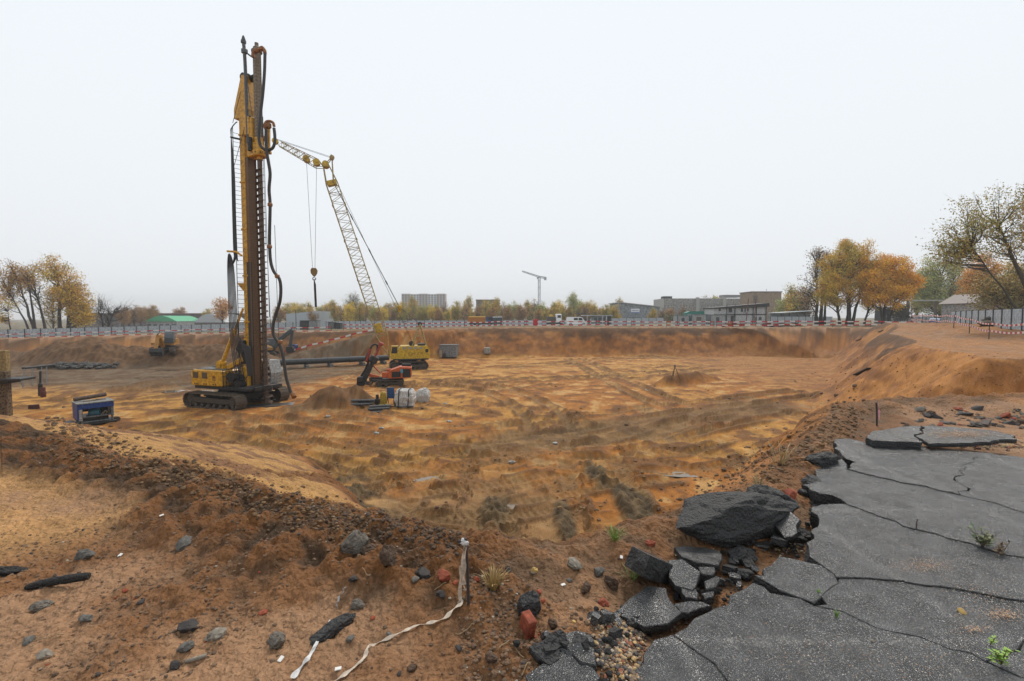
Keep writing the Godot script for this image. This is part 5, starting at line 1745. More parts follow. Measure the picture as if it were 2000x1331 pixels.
func build_power_pack(p: Vector3) -> void:
	var o := thing("power_pack", "blue and white open framed power pack with a teal engine in the pit", "power pack", p, 0.92)
	o.scale = Vector3.ONE * 0.8
	var blue := mat("pack_blue", lin(0.012, 0.075, 0.34), 0.45, 0.0, "dirt", 0.6)
	var white := mat("pack_white", lin(0.50, 0.50, 0.48), 0.6, 0.0, "dirt", 0.8)
	var gr := mat("frame_grey", lin(0.20, 0.23, 0.25), 0.5, 0.1, "dirt", 0.7)
	var steel: Material = mats["dark_steel"]
	var g := geo()
	g.box(Vector3(0, 0.12, 0), Vector3(2.2, 0.16, 1.7), Basis(), 0.03)
	g.box(Vector3(-1.25, 0.22, 0.1), Vector3(0.5, 0.3, 1.1), Basis(), 0.05)
	obj("skid", g, steel, o)
	for x in [-0.75, 0.02, 0.85]:
		for z in [-0.72, 0.72]:
			if x == 0.02 and z > 0.0: continue
			g = geo()
			g.box(Vector3(x, 0.85, z), Vector3(0.11, 1.3, 0.11), Basis(), 0.015)
			obj("post", g, gr, o)
	for h in [0.28, 0.62]:
		g = geo()
		g.box(Vector3(0.05, h, 0.74), Vector3(1.5, 0.09, 0.09), Basis(), 0.015)
		obj("rail", g, gr, o)
	g = geo()
	g.box(Vector3(0, 1.36, 0.78), Vector3(1.9, 0.34, 0.1), Basis(), 0.02)
	obj("front_panel", g, blue, o)
	g = geo()
	g.box(Vector3(-0.93, 1.0, 0.0), Vector3(0.08, 1.1, 1.5), Basis(), 0.02)
	obj("side_panel", g, blue, o)
	g = geo()
	g.box(Vector3(-0.8, 0.95, 0.74), Vector3(0.18, 1.1, 0.12), Basis(), 0.03)
	obj("corner_post", g, white, o)
	g = geo()
	g.box(Vector3(0.93, 1.0, 0.0), Vector3(0.07, 1.0, 1.5), Basis(), 0.02)
	obj("side_panel", g, white, o)
	g = geo()
	g.box(Vector3(0, 1.58, 0.0), Vector3(2.0, 0.08, 1.7), Basis(), 0.02)
	var roof := obj("roof", g, mat("pack_roof", lin(0.33, 0.32, 0.29), 0.7, 0.0, "dirt", 0.5), o)
	for k in 5:
		g = geo()
		g.box(Vector3(-0.3 + 0.2 * k, 1.65, 0.1 - 0.07 * k), Vector3(0.5, 0.05, 0.12), Basis(Vector3.UP, 0.4 + 0.5 * k), 0.01)
		obj("timber_offcut", g, mat("wood_offcut", lin(0.30, 0.21, 0.13), 0.8, 0.0, "dirt", 0.9), roof)
	g = geo()
	g.lathe(Vector3(-0.95, 1.80, -0.25), Vector3(1, 0.07, -0.1).normalized(), [Vector2(0.10, 0), Vector2(0.14, 0), Vector2(0.14, 1.75), Vector2(0.10, 1.75), Vector2(0.10, 0)], 14)
	var ep := obj("rusty_roof_pipe", g, mat("rust_pipe", lin(0.16, 0.10, 0.07), 0.7, 0.1, "dirt", 0.7))
	ep.position = p
	ep.rotation.y = 0.92
	ep.scale = Vector3.ONE * 0.8
	tag(ep, "brown rusty pipe lying across the roof of the blue power pack", "pipe")
	g = geo()
	g.lathe(Vector3(0.0, 0.8, 0.2), Vector3(1, 0, 0.2).normalized(), [Vector2(0, -0.32), Vector2(0.26, -0.32), Vector2(0.31, -0.2), Vector2(0.31, 0.25), Vector2(0.2, 0.34), Vector2(0, 0.34)], 18)
	obj("engine", g, mat("engine_teal", lin(0.03, 0.19, 0.27), 0.5, 0.0, "dirt", 0.9), o)
	g = geo()
	g.box(Vector3(0.0, 0.45, 0.0), Vector3(1.4, 0.5, 1.1), Basis(), 0.06)
	g.box(Vector3(0.5, 0.85, -0.1), Vector3(0.5, 0.5, 0.7), Basis(), 0.06)
	g.lathe(Vector3(-0.4, 0.9, -0.2), Vector3.UP, [Vector2(0, 0), Vector2(0.18, 0), Vector2(0.18, 0.5), Vector2(0, 0.5)], 12)
	obj("machinery", g, steel, o)
	for k in 6:
		g = geo()
		g.tube(smooth([Vector3(0.25 + 0.07 * k, 0.45, 0.45), Vector3(0.35 + 0.06 * k, 0.75 + 0.05 * (k % 3), 0.6), Vector3(0.6 + 0.03 * k, 0.9 - 0.06 * k, 0.5), Vector3(0.75, 0.55, 0.3)], 4), 0.022, 6)
		obj("hose", g, mat("hose_tan" if k % 2 == 0 else "black_hose", lin(0.30, 0.23, 0.13), 0.6), o)
	g = geo()
	g.lathe(Vector3(1.18, 0.18, 0.2), Vector3(0, 0, 1), [Vector2(0, 0), Vector2(0.17, 0), Vector2(0.17, 0.35), Vector2(0, 0.35)], 14)
	obj("wheel", g, mats["muddy_track"], o)
	g = geo()
	g.lathe(Vector3(-0.62, 0.62, 0.62), Vector3.UP, [Vector2(0, 0), Vector2(0.12, 0), Vector2(0.12, 0.18), Vector2(0, 0.18)], 12)
	obj("filter", g, white, o)

func build_puddles() -> void:
	var w := mat("puddle_water", lin(0.16, 0.12, 0.08), 0.06)
	var i := 0
	for q in [[398, 743, 2.6, 0.9], [356, 764, 2.2, 0.6], [300, 737, 2.0, 0.9], [246, 752, 1.6, 0.6], [432, 728, 2.4, 1.2], [190, 766, 1.4, 0.5], [330, 722, 2.5, 1.4], [850, 938, 0.9, 0.5], [985, 990, 0.5, 0.4], [1185, 742, 2.4, 1.0], [1240, 760, 1.6, 0.6], [1330, 930, 0.5, 0.3]]:
		i += 1
		var p := gp(q[0], q[1], FLOOR)
		var lo := 1e9
		for k in 40:
			var a := k * 2.4
			var rr := sqrt(k / 40.0)
			lo = minf(lo, height_at(p.x + cos(a) * rr * q[2], -p.z + sin(a) * rr * q[3]))
		var g := geo()
		var c := []
		for k in 28:
			var a := TAU * k / 28.0
			var r := 1.0 + 0.25 * sin(a * 3.0 + i) + 0.15 * sin(a * 5.0 + i * 2.0)
			c.push_back(Vector3(cos(a) * r * q[2], 0, sin(a) * r * q[3]))
		for k in 28: g.tri(Vector3.ZERO, c[k], c[(k + 1) % 28], Vector3.UP)
		var o := obj("puddle", g, w)
		o.position = Vector3(p.x, lo + 0.07, p.z)
		o.set_meta("kind", "structure")
# ---------------------------------------------------------------- sheet fences and barrier tape
func fence_run(label: String, pts: Array, step: float, tall: float, called := "sheet_fence", m: Material = null) -> void:
	# pts: Vector3(X, base height, D)
	var base := Vector3(pts[0].x, pts[0].y, -pts[0].z)
	var o := thing(called, label, "fence", base)
	var pm: Material = m if m else mat("fence_sheet", lin(0.62, 0.67, 0.72), 0.5, 0.1, "wear", 0.35)
	var post := mat("fence_post", lin(0.035, 0.04, 0.05), 0.6)
	var g := geo()
	var ribs := 5
	var w := step - 0.09
	for k in ribs:
		var x0 := -w * 0.5 + w * k / ribs
		var x1 := -w * 0.5 + w * (k + 0.35) / ribs
		var x2 := -w * 0.5 + w * (k + 0.5) / ribs
		var x3 := -w * 0.5 + w * (k + 0.85) / ribs
		var x4 := -w * 0.5 + w * (k + 1.0) / ribs
		var xs := [[x0, 0.0], [x1, 0.0], [x2, 0.035], [x3, 0.035], [x4, 0.0]]
		for i in 4:
			g.quad(Vector3(xs[i][0], 0, xs[i][1]), Vector3(xs[i + 1][0], 0, xs[i + 1][1]), Vector3(xs[i + 1][0], tall, xs[i + 1][1]), Vector3(xs[i][0], tall, xs[i][1]), Vector3(0, 0, 1))
			g.quad(Vector3(xs[i][0], 0, xs[i][1] - 0.004), Vector3(xs[i + 1][0], 0, xs[i + 1][1] - 0.004), Vector3(xs[i + 1][0], tall, xs[i + 1][1] - 0.004), Vector3(xs[i][0], tall, xs[i][1] - 0.004), Vector3(0, 0, -1))
	var panel := g.mesh()
	g = geo()
	g.box(Vector3(0, tall * 0.5, 0.0), Vector3(0.12, tall + 0.16, 0.12))
	var pmesh := g.mesh()
	for i in pts.size() - 1:
		var a := Vector3(pts[i].x, pts[i].y, -pts[i].z)
		var b := Vector3(pts[i + 1].x, pts[i + 1].y, -pts[i + 1].z)
		var n := maxi(1, roundi((b - a).length() / step))
		var yaw := atan2(-(b - a).z, (b - a).x)
		for k in n:
			var p := inst("panel", panel, pm, o)
			p.position = a.lerp(b, (k + 0.5) / n) - base
			p.rotation.y = yaw
			p.scale.x = (b - a).length() / n / step
			var q := inst("post", pmesh, post, o)
			q.position = a.lerp(b, float(k) / n) - base
			q.rotation.y = yaw

func tape_run(label: String, pts: Array, rows: Array, wide: float, stripe: float, posts := 6.0, called := "tape_barrier") -> void:
	# pts: world points on the ground; rows: heights above it
	var base: Vector3 = pts[0]
	var o := thing(called, label, "barrier tape", base)
	var tm := mat("tape_print", Color.WHITE, 0.5, 0.0, "", 1.0, true)
	var red := Color(0.42, 0.018, 0.022)
	var white := Color(0.62, 0.60, 0.58)
	for h in rows:
		var g := geo()
		var run := 0.0
		var odd := 0
		for i in pts.size() - 1:
			var a: Vector3 = pts[i]
			var b: Vector3 = pts[i + 1]
			var ln := (b - a).length()
			var n := maxi(1, roundi(ln / stripe))
			for k in n:
				var t0 := float(k) / n
				var t1 := float(k + 1) / n
				g.col = red if odd % 2 == 0 else white
				odd += 1
				var s0 := 0.10 * sin(t0 * ln / posts * PI) ** 2.0
				var s1 := 0.10 * sin(t1 * ln / posts * PI) ** 2.0
				var p := a.lerp(b, t0) - base + Vector3.UP * (float(h) - s0)
				var q := a.lerp(b, t1) - base + Vector3.UP * (float(h) - s1)
				g.bar(p, q, 0.012, wide)
		obj("tape", g, tm, o)
	var top: float = rows[0]
	for i in pts.size() - 1:
		var a: Vector3 = pts[i]
		var b: Vector3 = pts[i + 1]
		var n := maxi(1, roundi((b - a).length() / posts))
		for k in n + (1 if i == pts.size() - 2 else 0):
			var p := a.lerp(b, float(k) / n)
			var g := geo()
			g.rod(Vector3(0, -0.3, 0), Vector3(0, top + 0.12, 0), 0.03, 6)
			var q := obj("post", g, mats["dark_steel"], o)
			q.position = p - base

func gpt(x: float, d: float) -> Vector3:
	return on_ground(x, d)

func build_fences() -> void:
	# left fence, running from the left edge away to the right
	var l := []
	for i in range(-4, 39, 6):
		var z := 79.0 * (1.0 + 0.02113 * i)
		var x := 79.0 * (-986.0 + 12.4 * i) / 900.0
		l.push_back(Vector3(x, 1.7 - lerpf(2.25, 1.15, clampf((i + 4) / 36.0, 0.0, 1.0)) - 2.0, z))
	fence_run("long pale grey sheet fence beyond the spoil heaps and tall bare trees", l, 2.0, 2.0)
	var e: Vector3 = l[-1]
	fence_run("pale grey sheet fence behind the crane and the parked trucks", [e, Vector3(-20, e.y, 146), Vector3(22, e.y + 0.15, 150)], 2.5, 2.1)
	fence_run("pale blue sheet fence between the grey shed and the cabins", [Vector3(27, -1.0, 160), Vector3(52, -0.7, 158)], 2.5, 2.2)
	fence_run("pale blue sheet fence right of the white site office", [Vector3(74, -0.4, 132), Vector3(96, -0.3, 138)], 2.5, 2.2)
	var r := []
	for i in range(-2, 11, 4):
		var z := 36.0 * (1.0 + 0.0627 * i)
		r.push_back(Vector3(36.0 * (997.4 + 39.8 * i) / 900.0, 0.72, z))
	fence_run("blue grey sheet fence with dark posts beneath the big leaning tree", r, 2.76, 1.65, "sheet_fence", mat("fence_blue", lin(0.66, 0.74, 0.80), 0.5, 0.1, "wear", 0.35))
	fence_run("short pale sheet fence beside the blue car and the gate", [Vector3(97, -0.1, 118), Vector3(106, -0.1, 116)], 1.6, 2.0)
	# barrier tapes round the rim
	tape_run("double red and white barrier tape along the rim below the spoil fence", [gpt(-92, 73.5), gpt(-70, 74.5), gpt(-48, 75.5), gpt(-30, 76.5)], [0.72, 0.16], 0.13, 0.95)
	tape_run("double red and white barrier tape on the rim behind the crane", [gpt(-28, 76.5), gpt(-8, 77), gpt(2, 76.5)], [1.0, 0.45], 0.16, 0.5)
	tape_run("double red and white barrier tape on the rim below the white van", [gpt(2, 76.8), gpt(14, 77), gpt(26, 77.5), gpt(34, 77.5)], [0.95, 0.40], 0.16, 0.75)
	tape_run("double red and white barrier tape on the rim below the grey cabins", [gpt(34.4, 77.5), gpt(48, 78), gpt(60, 77), gpt(64, 72)], [1.0, 0.42], 0.18, 0.95)
	tape_run("double red and white barrier tape round the sandy shelf by the blue car", [gpt(64, 72), gpt(53.7, 62), gpt(42.5, 44.3), gpt(36.5, 35.2), gpt(33.6, 30)], [1.2, 0.66], 0.13, 0.36)
	tape_run("single red and white tape along the edge of the access ramp", [gpt(-33.5, 67.6), gpt(-27, 67.8), gpt(-20.5, 68)], [0.62], 0.22, 0.8, 4.0)

# ---------------------------------------------------------------- buildings
func span(px0: float, px1: float, d: float) -> Vector2:
	return Vector2((px0 - 1000.0) / FOCAL * d, (px1 - 1000.0) / FOCAL * d)
func top_y(py: float, d: float) -> float:
	return pd(1000, py, d).y

func block(parent: Node3D, called: String, c: Vector3, size: Vector3, m: Material, bev := 0.02) -> MeshInstance3D:
	var g := geo()
	g.box(c, size, Basis(), bev)
	return obj(called, g, m, parent)

func build_buildings() -> void:
	var glass := mat("far_glass", lin(0.06, 0.07, 0.08), 0.2)
	var dark := mat("black_frame", lin(0.02, 0.022, 0.025), 0.6)
	var white := mat("site_white", lin(0.80, 0.81, 0.82), 0.55, 0.0, "wear", 0.3)
	# far apartment tower
	var d := 560.0
	var x := span(785, 870, d)
	var yt := top_y(574, d)
	var o := thing("apartment_tower", "hazy twelve storey apartment block far beyond the trees", "building", Vector3((x.x + x.y) * 0.5, -3, -d))
	var w := x.y - x.x
	var h := yt + 3.0
	for k in 5:
		block(o, "wall", Vector3(-w * 0.5 + w * (k + 0.5) / 5.0, h * 0.5, -6.0 + (1.0 if k % 2 == 0 else 0.0)), Vector3(w / 5.0 - 0.02, h - (0.8 if k % 2 == 1 else 0.0), 12), mat("tower_pink", lin(0.36, 0.30, 0.27), 0.8) if k % 2 == 0 else mat("tower_pale", lin(0.52, 0.52, 0.51), 0.8))
	var g := geo()
	g.box(Vector3.ZERO, Vector3(2.0, 1.5, 0.2))
	var wm := g.mesh()
	for i in 12:
		for k in 15:
			var q := inst("window", wm, glass, o)
			q.position = Vector3(-w * 0.5 + w * (k + 0.5) / 15.0, 4.0 + i * (h - 5.0) / 12.0 + 1.2, 0.06 + (1.0 if (k / 3) % 2 == 0 else 0.0))
	# far tower crane
	d = 430.0
	var bx := (1053.0 - 1000.0) / FOCAL * d
	o = thing("tower_crane", "hazy pale tower crane far behind the tree row", "crane", Vector3(bx, -4, -d))
	g = geo()
	var jt := top_y(541, d) + 4.0
	lattice(g, Vector3(0, 0, 0), Vector3(0, jt, 0), Vector3.RIGHT, Vector3.BACK, 1.9, 1.9, 26, 0.28, 0.14)
	obj("mast", g, mat("far_crane", lin(0.30, 0.34, 0.37), 0.6), o)
	g = geo()
	var j0 := Vector3((1066.0 - 1000.0) / FOCAL * d - bx, top_y(543, d) + 4.0, 0)
	var j1 := Vector3((1020.0 - 1000.0) / FOCAL * d - bx, top_y(530, d) + 4.0, 0)
	lattice(g, Vector3(0, jt, 0), j1, Vector3.BACK, Vector3.UP, 1.3, 0.9, 12, 0.25, 0.13)
	obj("jib", g, mats["far_crane"], o)
	g = geo()
	lattice(g, Vector3(0, jt, 0), j0, Vector3.BACK, Vector3.UP, 1.4, 1.4, 4, 0.25, 0.13)
	obj("counter_jib", g, mats["far_crane"], o)
	block(o, "counterweight", j0 + Vector3(-0.6, -0.8, 0), Vector3(2.2, 2.6, 1.6), mats["far_crane"])
	block(o, "cab", Vector3(-1.4, jt - 1.2, 1.2), Vector3(1.6, 2.0, 1.6), mats["far_crane"])
	# grey shed with a sloped roof and a sign
	d = 172.0
	x = span(1211, 1288, d)
	w = x.y - x.x
	yt = top_y(592, d) + 1.3
	o = thing("grey_shed", "grey metal shed with sloped roof, dark gate and white sign", "shed", Vector3(x.x, -1.3, -d))
	g = geo()
	g.prism(PackedVector2Array([Vector2(0, 0), Vector2(w, 0), Vector2(w, yt - 1.6), Vector2(0, yt)]), Vector3.ZERO, Vector3.RIGHT, Vector3.UP, Vector3(0, 0, -18))
	obj("wall", g, mat("shed_grey", lin(0.36, 0.39, 0.42), 0.6, 0.0, "wear", 0.1), o)
	g = geo()
	g.bar(Vector3(-0.5, yt + 0.22, -9), Vector3(w + 0.4, yt - 1.4, -9), 18.8, 0.3)
	obj("roof", g, mat("shed_roof", lin(0.36, 0.38, 0.39), 0.6), o)
	block(o, "gate", Vector3(w * 0.36, 1.4, 0.04), Vector3(4.0, 2.9, 0.1), mat("gate_dark", lin(0.04, 0.045, 0.045), 0.7))
	var sg := block(o, "sign", Vector3(w * 0.38, 5.3, 0.1), Vector3(3.2, 1.7, 0.12), mat("sign_white", lin(0.75, 0.76, 0.78), 0.5))
	block(sg, "sign_band", Vector3(w * 0.38, 4.75, 0.18), Vector3(3.1, 0.5, 0.05), mat("sign_blue", lin(0.16, 0.24, 0.42), 0.5))
	for k in 7: block(sg, "letter_stroke", Vector3(w * 0.38 - 1.2 + 0.4 * k, 5.55, 0.18), Vector3(0.26, 0.3 + 0.06 * (k % 3), 0.05), mats["sign_blue"], 0.0)
	# low brown brick building right of the tree row
	d = 205.0
	x = span(1085, 1185, d)
	w = x.y - x.x
	o = thing("brown_workshop", "long low brown workshop behind the white van", "building", Vector3(x.x, -1.5, -d))
	block(o, "wall", Vector3(w * 0.5, 2.4, -5), Vector3(w, 4.8, 10), mat("workshop_brown", lin(0.24, 0.16, 0.115), 0.8, 0.0, "dirt", 0.12))
	block(o, "roof", Vector3(w * 0.5, 4.95, -5), Vector3(w + 0.8, 0.3, 10.6), mat("felt_dark", lin(0.16, 0.12, 0.10), 0.8))
	for k in 6: block(o, "window", Vector3(2.0 + k * (w - 4.0) / 5.0, 2.6, 0.04), Vector3(1.5, 1.1, 0.1), glass)
	# pale flat block seen between the trees
	d = 240.0
	x = span(930, 975, d)
	w = x.y - x.x
	o = thing("brick_block", "tan brick block half hidden by the autumn tree row", "building", Vector3(x.x, -1.5, -d))
	block(o, "wall", Vector3(w * 0.5, 6.0, -5), Vector3(w, 12.0, 10), mat("tan_brick", lin(0.33, 0.26, 0.20), 0.8, 0.0, "wear", 0.1))
	block(o, "parapet", Vector3(w * 0.5, 12.15, -5), Vector3(w + 0.4, 0.5, 10.4), mat("felt_dark", lin(0.16, 0.12, 0.10), 0.8))
	for i in 3:
		for k in 5: block(o, "window", Vector3(1.4 + k * (w - 2.8) / 4.0, 2.4 + 3.3 * i, 0.04), Vector3(1.2, 1.3, 0.1), glass)
	# long factory of concrete panels and the brick stair tower
	d = 215.0
	x = span(1296, 1470, d)
	w = x.y - x.x
	yt = top_y(583, d) + 1.0
	o = thing("panel_factory", "long grey factory of stacked concrete panels behind the hedge", "building", Vector3(x.x, -1.0, -d))
	block(o, "core", Vector3(w * 0.5, yt * 0.5, -8), Vector3(w - 0.1, yt - 0.1, 15.6), mat("panel_back", lin(0.36, 0.355, 0.34), 0.85))
	for i in 4:
		for k in 9:
			block(o, "panel", Vector3(w * (k + 0.5) / 9.0, yt * (i + 0.5) / 4.0, -0.1), Vector3(w / 9.0 - 0.1, yt / 4.0 - 0.1, 0.3), mat("panel_%d" % ((i * 5 + k * 3) % 3), lin(0.46, 0.45, 0.42).lerp(lin(0.38, 0.37, 0.35), 0.5 * ((i * 5 + k * 3) % 3)), 0.85, 0.0, "wear", 0.1), 0.03)
	for k in [2.0, 4.0]: block(o, "pilaster", Vector3(w * (k + 0.5) / 9.0 * 1.35, yt * 0.52, 0.3), Vector3(1.5, yt * 1.04, 0.8), mats["panel_back"])
	block(o, "roof_house", Vector3(2.2, yt + 0.5, -3), Vector3(4.0, 1.0, 4.0), dark)
	block(o, "roof_house", Vector3(w - 9.0, yt + 1.1, -4), Vector3(8.0, 1.2, 5.0), mat("roof_grey", lin(0.2, 0.2, 0.2), 0.8))
	d = 195.0
	x = span(1467, 1525, d)
	w = x.y - x.x
	yt = top_y(571, d) + 1.0
	o = thing("brick_tower", "tall tan brick building behind the white site office", "building", Vector3(x.x, -1.0, -d))
	block(o, "wall", Vector3(w * 0.5, yt * 0.5, -5), Vector3(w, yt, 10), mat("tan_brick_wall", lin(0.46, 0.33, 0.22), 0.85, 0.0, "wear", 0.12))
	block(o, "parapet", Vector3(w * 0.5, yt + 0.15, -5), Vector3(w + 0.5, 0.4, 10.5), mats["felt_dark"])
	block(o, "stair_window", Vector3(1.6, yt - 3.0, 0.05), Vector3(1.7, 3.4, 0.16), mat("window_brown", lin(0.10, 0.085, 0.07), 0.4))
	for k in 9: block(o, "brick_course", Vector3(w * 0.5, 1.2 + k * (yt - 2.0) / 9.0, 0.03), Vector3(w + 0.06, 0.12, 0.1), mat("mortar_tan", lin(0.27, 0.19, 0.13), 0.85), 0.0)
	g = geo()
	g.rod(Vector3(w * 0.62, yt, -3), Vector3(w * 0.62, yt + 1.6, -3), 0.06, 6)
	obj("aerial", g, dark, o)
	# white two-storey site office with black frame
	d = 122.0
	x = span(1394, 1497, d)
	w = x.y - x.x
	var bot := height_at((x.x + x.y) * 0.5, d)
	o = thing("site_office", "white two storey site office with black frame and sloped roof", "site office", Vector3(x.x, bot, -d))
	var hl := top_y(603, d) - bot
	var hr := top_y(599, d) - bot
	g = geo()
	g.prism(PackedVector2Array([Vector2(0, 0), Vector2(w, 0), Vector2(w, hr), Vector2(0, hl)]), Vector3.ZERO, Vector3.RIGHT, Vector3.UP, Vector3(0, 0, -6))
	obj("wall", g, white, o)
	g = geo()
	var rt := top_y(592, d) - bot
	g.prism(PackedVector2Array([Vector2(-0.3, hl - 0.05), Vector2(w + 0.4, hr - 0.05), Vector2(w + 0.4, rt), Vector2(-0.3, hl + 0.25)]), Vector3(0, 0, 0.5), Vector3.RIGHT, Vector3.UP, Vector3(0, 0, -7))
	obj("roof", g, dark, o)
	block(o, "floor_band", Vector3(w * 0.5, 2.45, 0.06), Vector3(w, 0.22, 0.2), dark)
	for t in [0.24, 0.395, 0.74, 0.80, 0.985]: block(o, "column", Vector3(w * t, 2.5, 0.12), Vector3(0.16, 5.0, 0.2), dark)
	for q in [[0.11, 3.7, 0.5, 0.6], [0.31, 3.6, 0.9, 1.0], [0.53, 3.65, 0.5, 0.9], [0.59, 3.65, 0.3, 0.9], [0.64, 3.65, 0.5, 0.9], [0.88, 1.4, 0.7, 0.7], [0.35, 1.2, 0.8, 1.8]]:
		var wi := block(o, "window", Vector3(w * q[0], q[1], 0.03), Vector3(q[2], q[3], 0.1), glass)
		block(wi, "window_frame", Vector3(w * q[0], q[1] - q[3] * 0.5 - 0.05, 0.08), Vector3(q[2] + 0.12, 0.06, 0.1), dark)
	for k in 2:
		g = geo()
		g.bar(Vector3(w * 0.24, 0.1 + 2.4 * k, 0.9), Vector3(w * 0.40, 0.1 + 2.4 * k, 0.9), 0.8, 0.08)
		g.bar(Vector3(w * 0.24, 1.0 + 2.4 * k, 1.25), Vector3(w * 0.40, 1.0 + 2.4 * k, 1.25), 0.05, 0.05)
		for q in 5: g.bar(Vector3(w * (0.24 + 0.04 * q), 0.1 + 2.4 * k, 1.25), Vector3(w * (0.24 + 0.04 * q), 1.0 + 2.4 * k, 1.25), 0.04, 0.04)
		obj("balcony", g, dark, o)
	for q in [[0.62, 3.1], [0.77, 2.0]]: block(o, "cooler_box", Vector3(w * q[0], q[1], 0.25), Vector3(0.6, 0.45, 0.3), white)
	g = geo()
	g.rod(Vector3(w * 0.56, 0, 1.4), Vector3(w * 0.60, 6.6, 1.4), 0.1, 6)
	var mp := obj("red_lamp_mast", g, mat("mast_red", lin(0.14, 0.035, 0.025), 0.6))
	mp.position = Vector3(x.x, bot, -d)
	tag(mp, "dull red leaning mast in front of the white site office", "mast")
	g = geo()
	g.rod(Vector3(w * 0.715, 0, 1.6), Vector3(w * 0.725, 6.5, 1.6), 0.09, 6)
	mp = obj("dark_lamp_mast", g, mats["mast_red"])
	mp.position = Vector3(x.x, bot, -d)
	tag(mp, "upright dark mast before the right half of the site office", "mast")
	# cabins
	d = 108.0
	for q in [[1322, 1347, 617.5, "grey cabin with a teal corner beside the blue cabin wall", 0.45], [1350, 1381, 615.0, "grey cabin with a wide brown window in the middle of the row", 0.42], [1387, 1418, 615.5, "pale cabin with a small window under the site office", 0.4]]:
		x = span(q[0], q[1], d)
		w = x.y - x.x
		bot = height_at(x.x, d) - 0.05
		var hh: float = top_y(q[2], d) - bot
		o = thing("site_cabin", q[3], "cabin", Vector3(x.x, bot, -d), 0.0, "row of site cabins")
		block(o, "wall", Vector3(w * 0.5, hh * 0.5, -1.2), Vector3(w, hh, 2.4), mat("cabin_grey", lin(0.52, 0.53, 0.53), 0.6, 0.0, "wear", 0.2), 0.03)
		block(o, "roof", Vector3(w * 0.5, hh + 0.06, -1.2), Vector3(w + 0.2, 0.14, 2.7), mat("cabin_roof", lin(0.16, 0.19, 0.20), 0.6))
		for e: float in [0.03, 0.97]: block(o, "corner_post", Vector3(w * e, hh * 0.5, 0.02), Vector3(0.16, hh, 0.14), mat("teal_post", lin(0.05, 0.11, 0.13), 0.5))
		var wn := block(o, "window", Vector3(w * 0.48, hh * 0.6, 0.02), Vector3(1.1 if q[4] == 0.42 else 0.7, 0.95, 0.1), glass if q[4] != 0.42 else mat("window_brown", lin(0.10, 0.085, 0.07), 0.4))
		block(wn, "window_frame", Vector3(w * 0.48, hh * 0.6 - 0.52, 0.06), Vector3(1.0, 0.08, 0.1), white)
		for k in 7: block(o, "rib", Vector3(w * (0.1 + 0.13 * k), hh * 0.5, 0.005), Vector3(0.05, hh * 0.94, 0.04), mats["cabin_grey"], 0.0)
	# glazed guard hut and pale container right of the van
	d = 106.0
	x = span(1158, 1194, d)
	w = x.y - x.x
	bot = height_at(x.x, d)
	o = thing("guard_hut", "pale metal hut with dark glazing right of the white van", "hut", Vector3(x.x, bot, -d))
	block(o, "wall", Vector3(w * 0.5, 1.15, -1.2), Vector3(w, 2.3, 2.4), mat("hut_grey", lin(0.33, 0.36, 0.37), 0.5, 0.0, "wear", 0.2))
	block(o, "roof", Vector3(w * 0.5 - 1.0, 2.36, -1.2), Vector3(w + 2.6, 0.14, 3.0), mat("hut_roof", lin(0.45, 0.48, 0.50), 0.5))
	block(o, "door", Vector3(w * 0.88, 1.1, 0.02), Vector3(0.8, 2.1, 0.1), dark)
	for k in 3: block(o, "window", Vector3(w * (0.15 + 0.22 * k), 1.35, 0.02), Vector3(0.7, 1.1, 0.08), glass)
	for t in [-0.32, 0.52, 0.72]: block(o, "white_post", Vector3(w * t, 1.15, 0.3), Vector3(0.14, 2.3, 0.14), white)
	# canopy shed right of the site office
	d = 140.0
	x = span(1523, 1606, d)
	w = x.y - x.x
	bot = height_at(x.x, d)
	o = thing("canopy_shed", "long open shed with a pale flat roof beside the grey trees", "shed", Vector3(x.x, bot, -d))
	g = geo()
	g.bar(Vector3(0, 3.1, -3), Vector3(w, 3.9, -3), 7.0, 0.2)
	obj("roof", g, mat("hut_roof", lin(0.45, 0.48, 0.50), 0.5), o)
	block(o, "back_wall", Vector3(w * 0.5, 1.5, -5.8), Vector3(w, 3.0, 0.2), mat("shed_blue", lin(0.30, 0.36, 0.42), 0.6))
	for k in 6: block(o, "pillar", Vector3(w * (0.02 + 0.19 * k), 1.6, 0.2), Vector3(0.16, 3.2, 0.16), dark)
	# gate frame and dark sheds on the right
	d = 118.0
	x = span(1772, 1826, d)
	w = x.y - x.x
	bot = height_at(x.x, d)
	o = thing("gate_frame", "tall rusty gate frame with a crossbeam behind the blue car", "gate", Vector3(x.x, bot, -d))
	for t in [0.0, 1.0]: block(o, "gate_post", Vector3(w * t, 2.9, 0), Vector3(0.5, 5.8, 0.4), mat("gate_rust", lin(0.20, 0.14, 0.10), 0.7, 0.0, "dirt", 0.3))
	block(o, "crossbeam", Vector3(w * 0.5, 5.95, 0), Vector3(w * 1.5, 0.35, 0.5), mat("beam_pale", lin(0.40, 0.41, 0.38), 0.6))
	x = span(1726, 1772, d + 3.0)
	w = x.y - x.x
	o = thing("dark_shelter", "black open fronted shelter under the orange maple", "shelter", Vector3(x.x, bot, -d - 3.0))
	block(o, "back_wall", Vector3(w * 0.5, 2.0, -3.0), Vector3(w, 4.0, 0.2), mat("gate_dark", lin(0.04, 0.045, 0.045), 0.7))
	block(o, "roof", Vector3(w * 0.5, 4.2, -1.5), Vector3(w + 0.6, 0.3, 4.0), mats["gate_dark"])
	for t in [0.0, 1.0]: block(o, "side_wall", Vector3(w * t, 2.0, -1.5), Vector3(0.2, 4.0, 3.0), mats["gate_dark"])
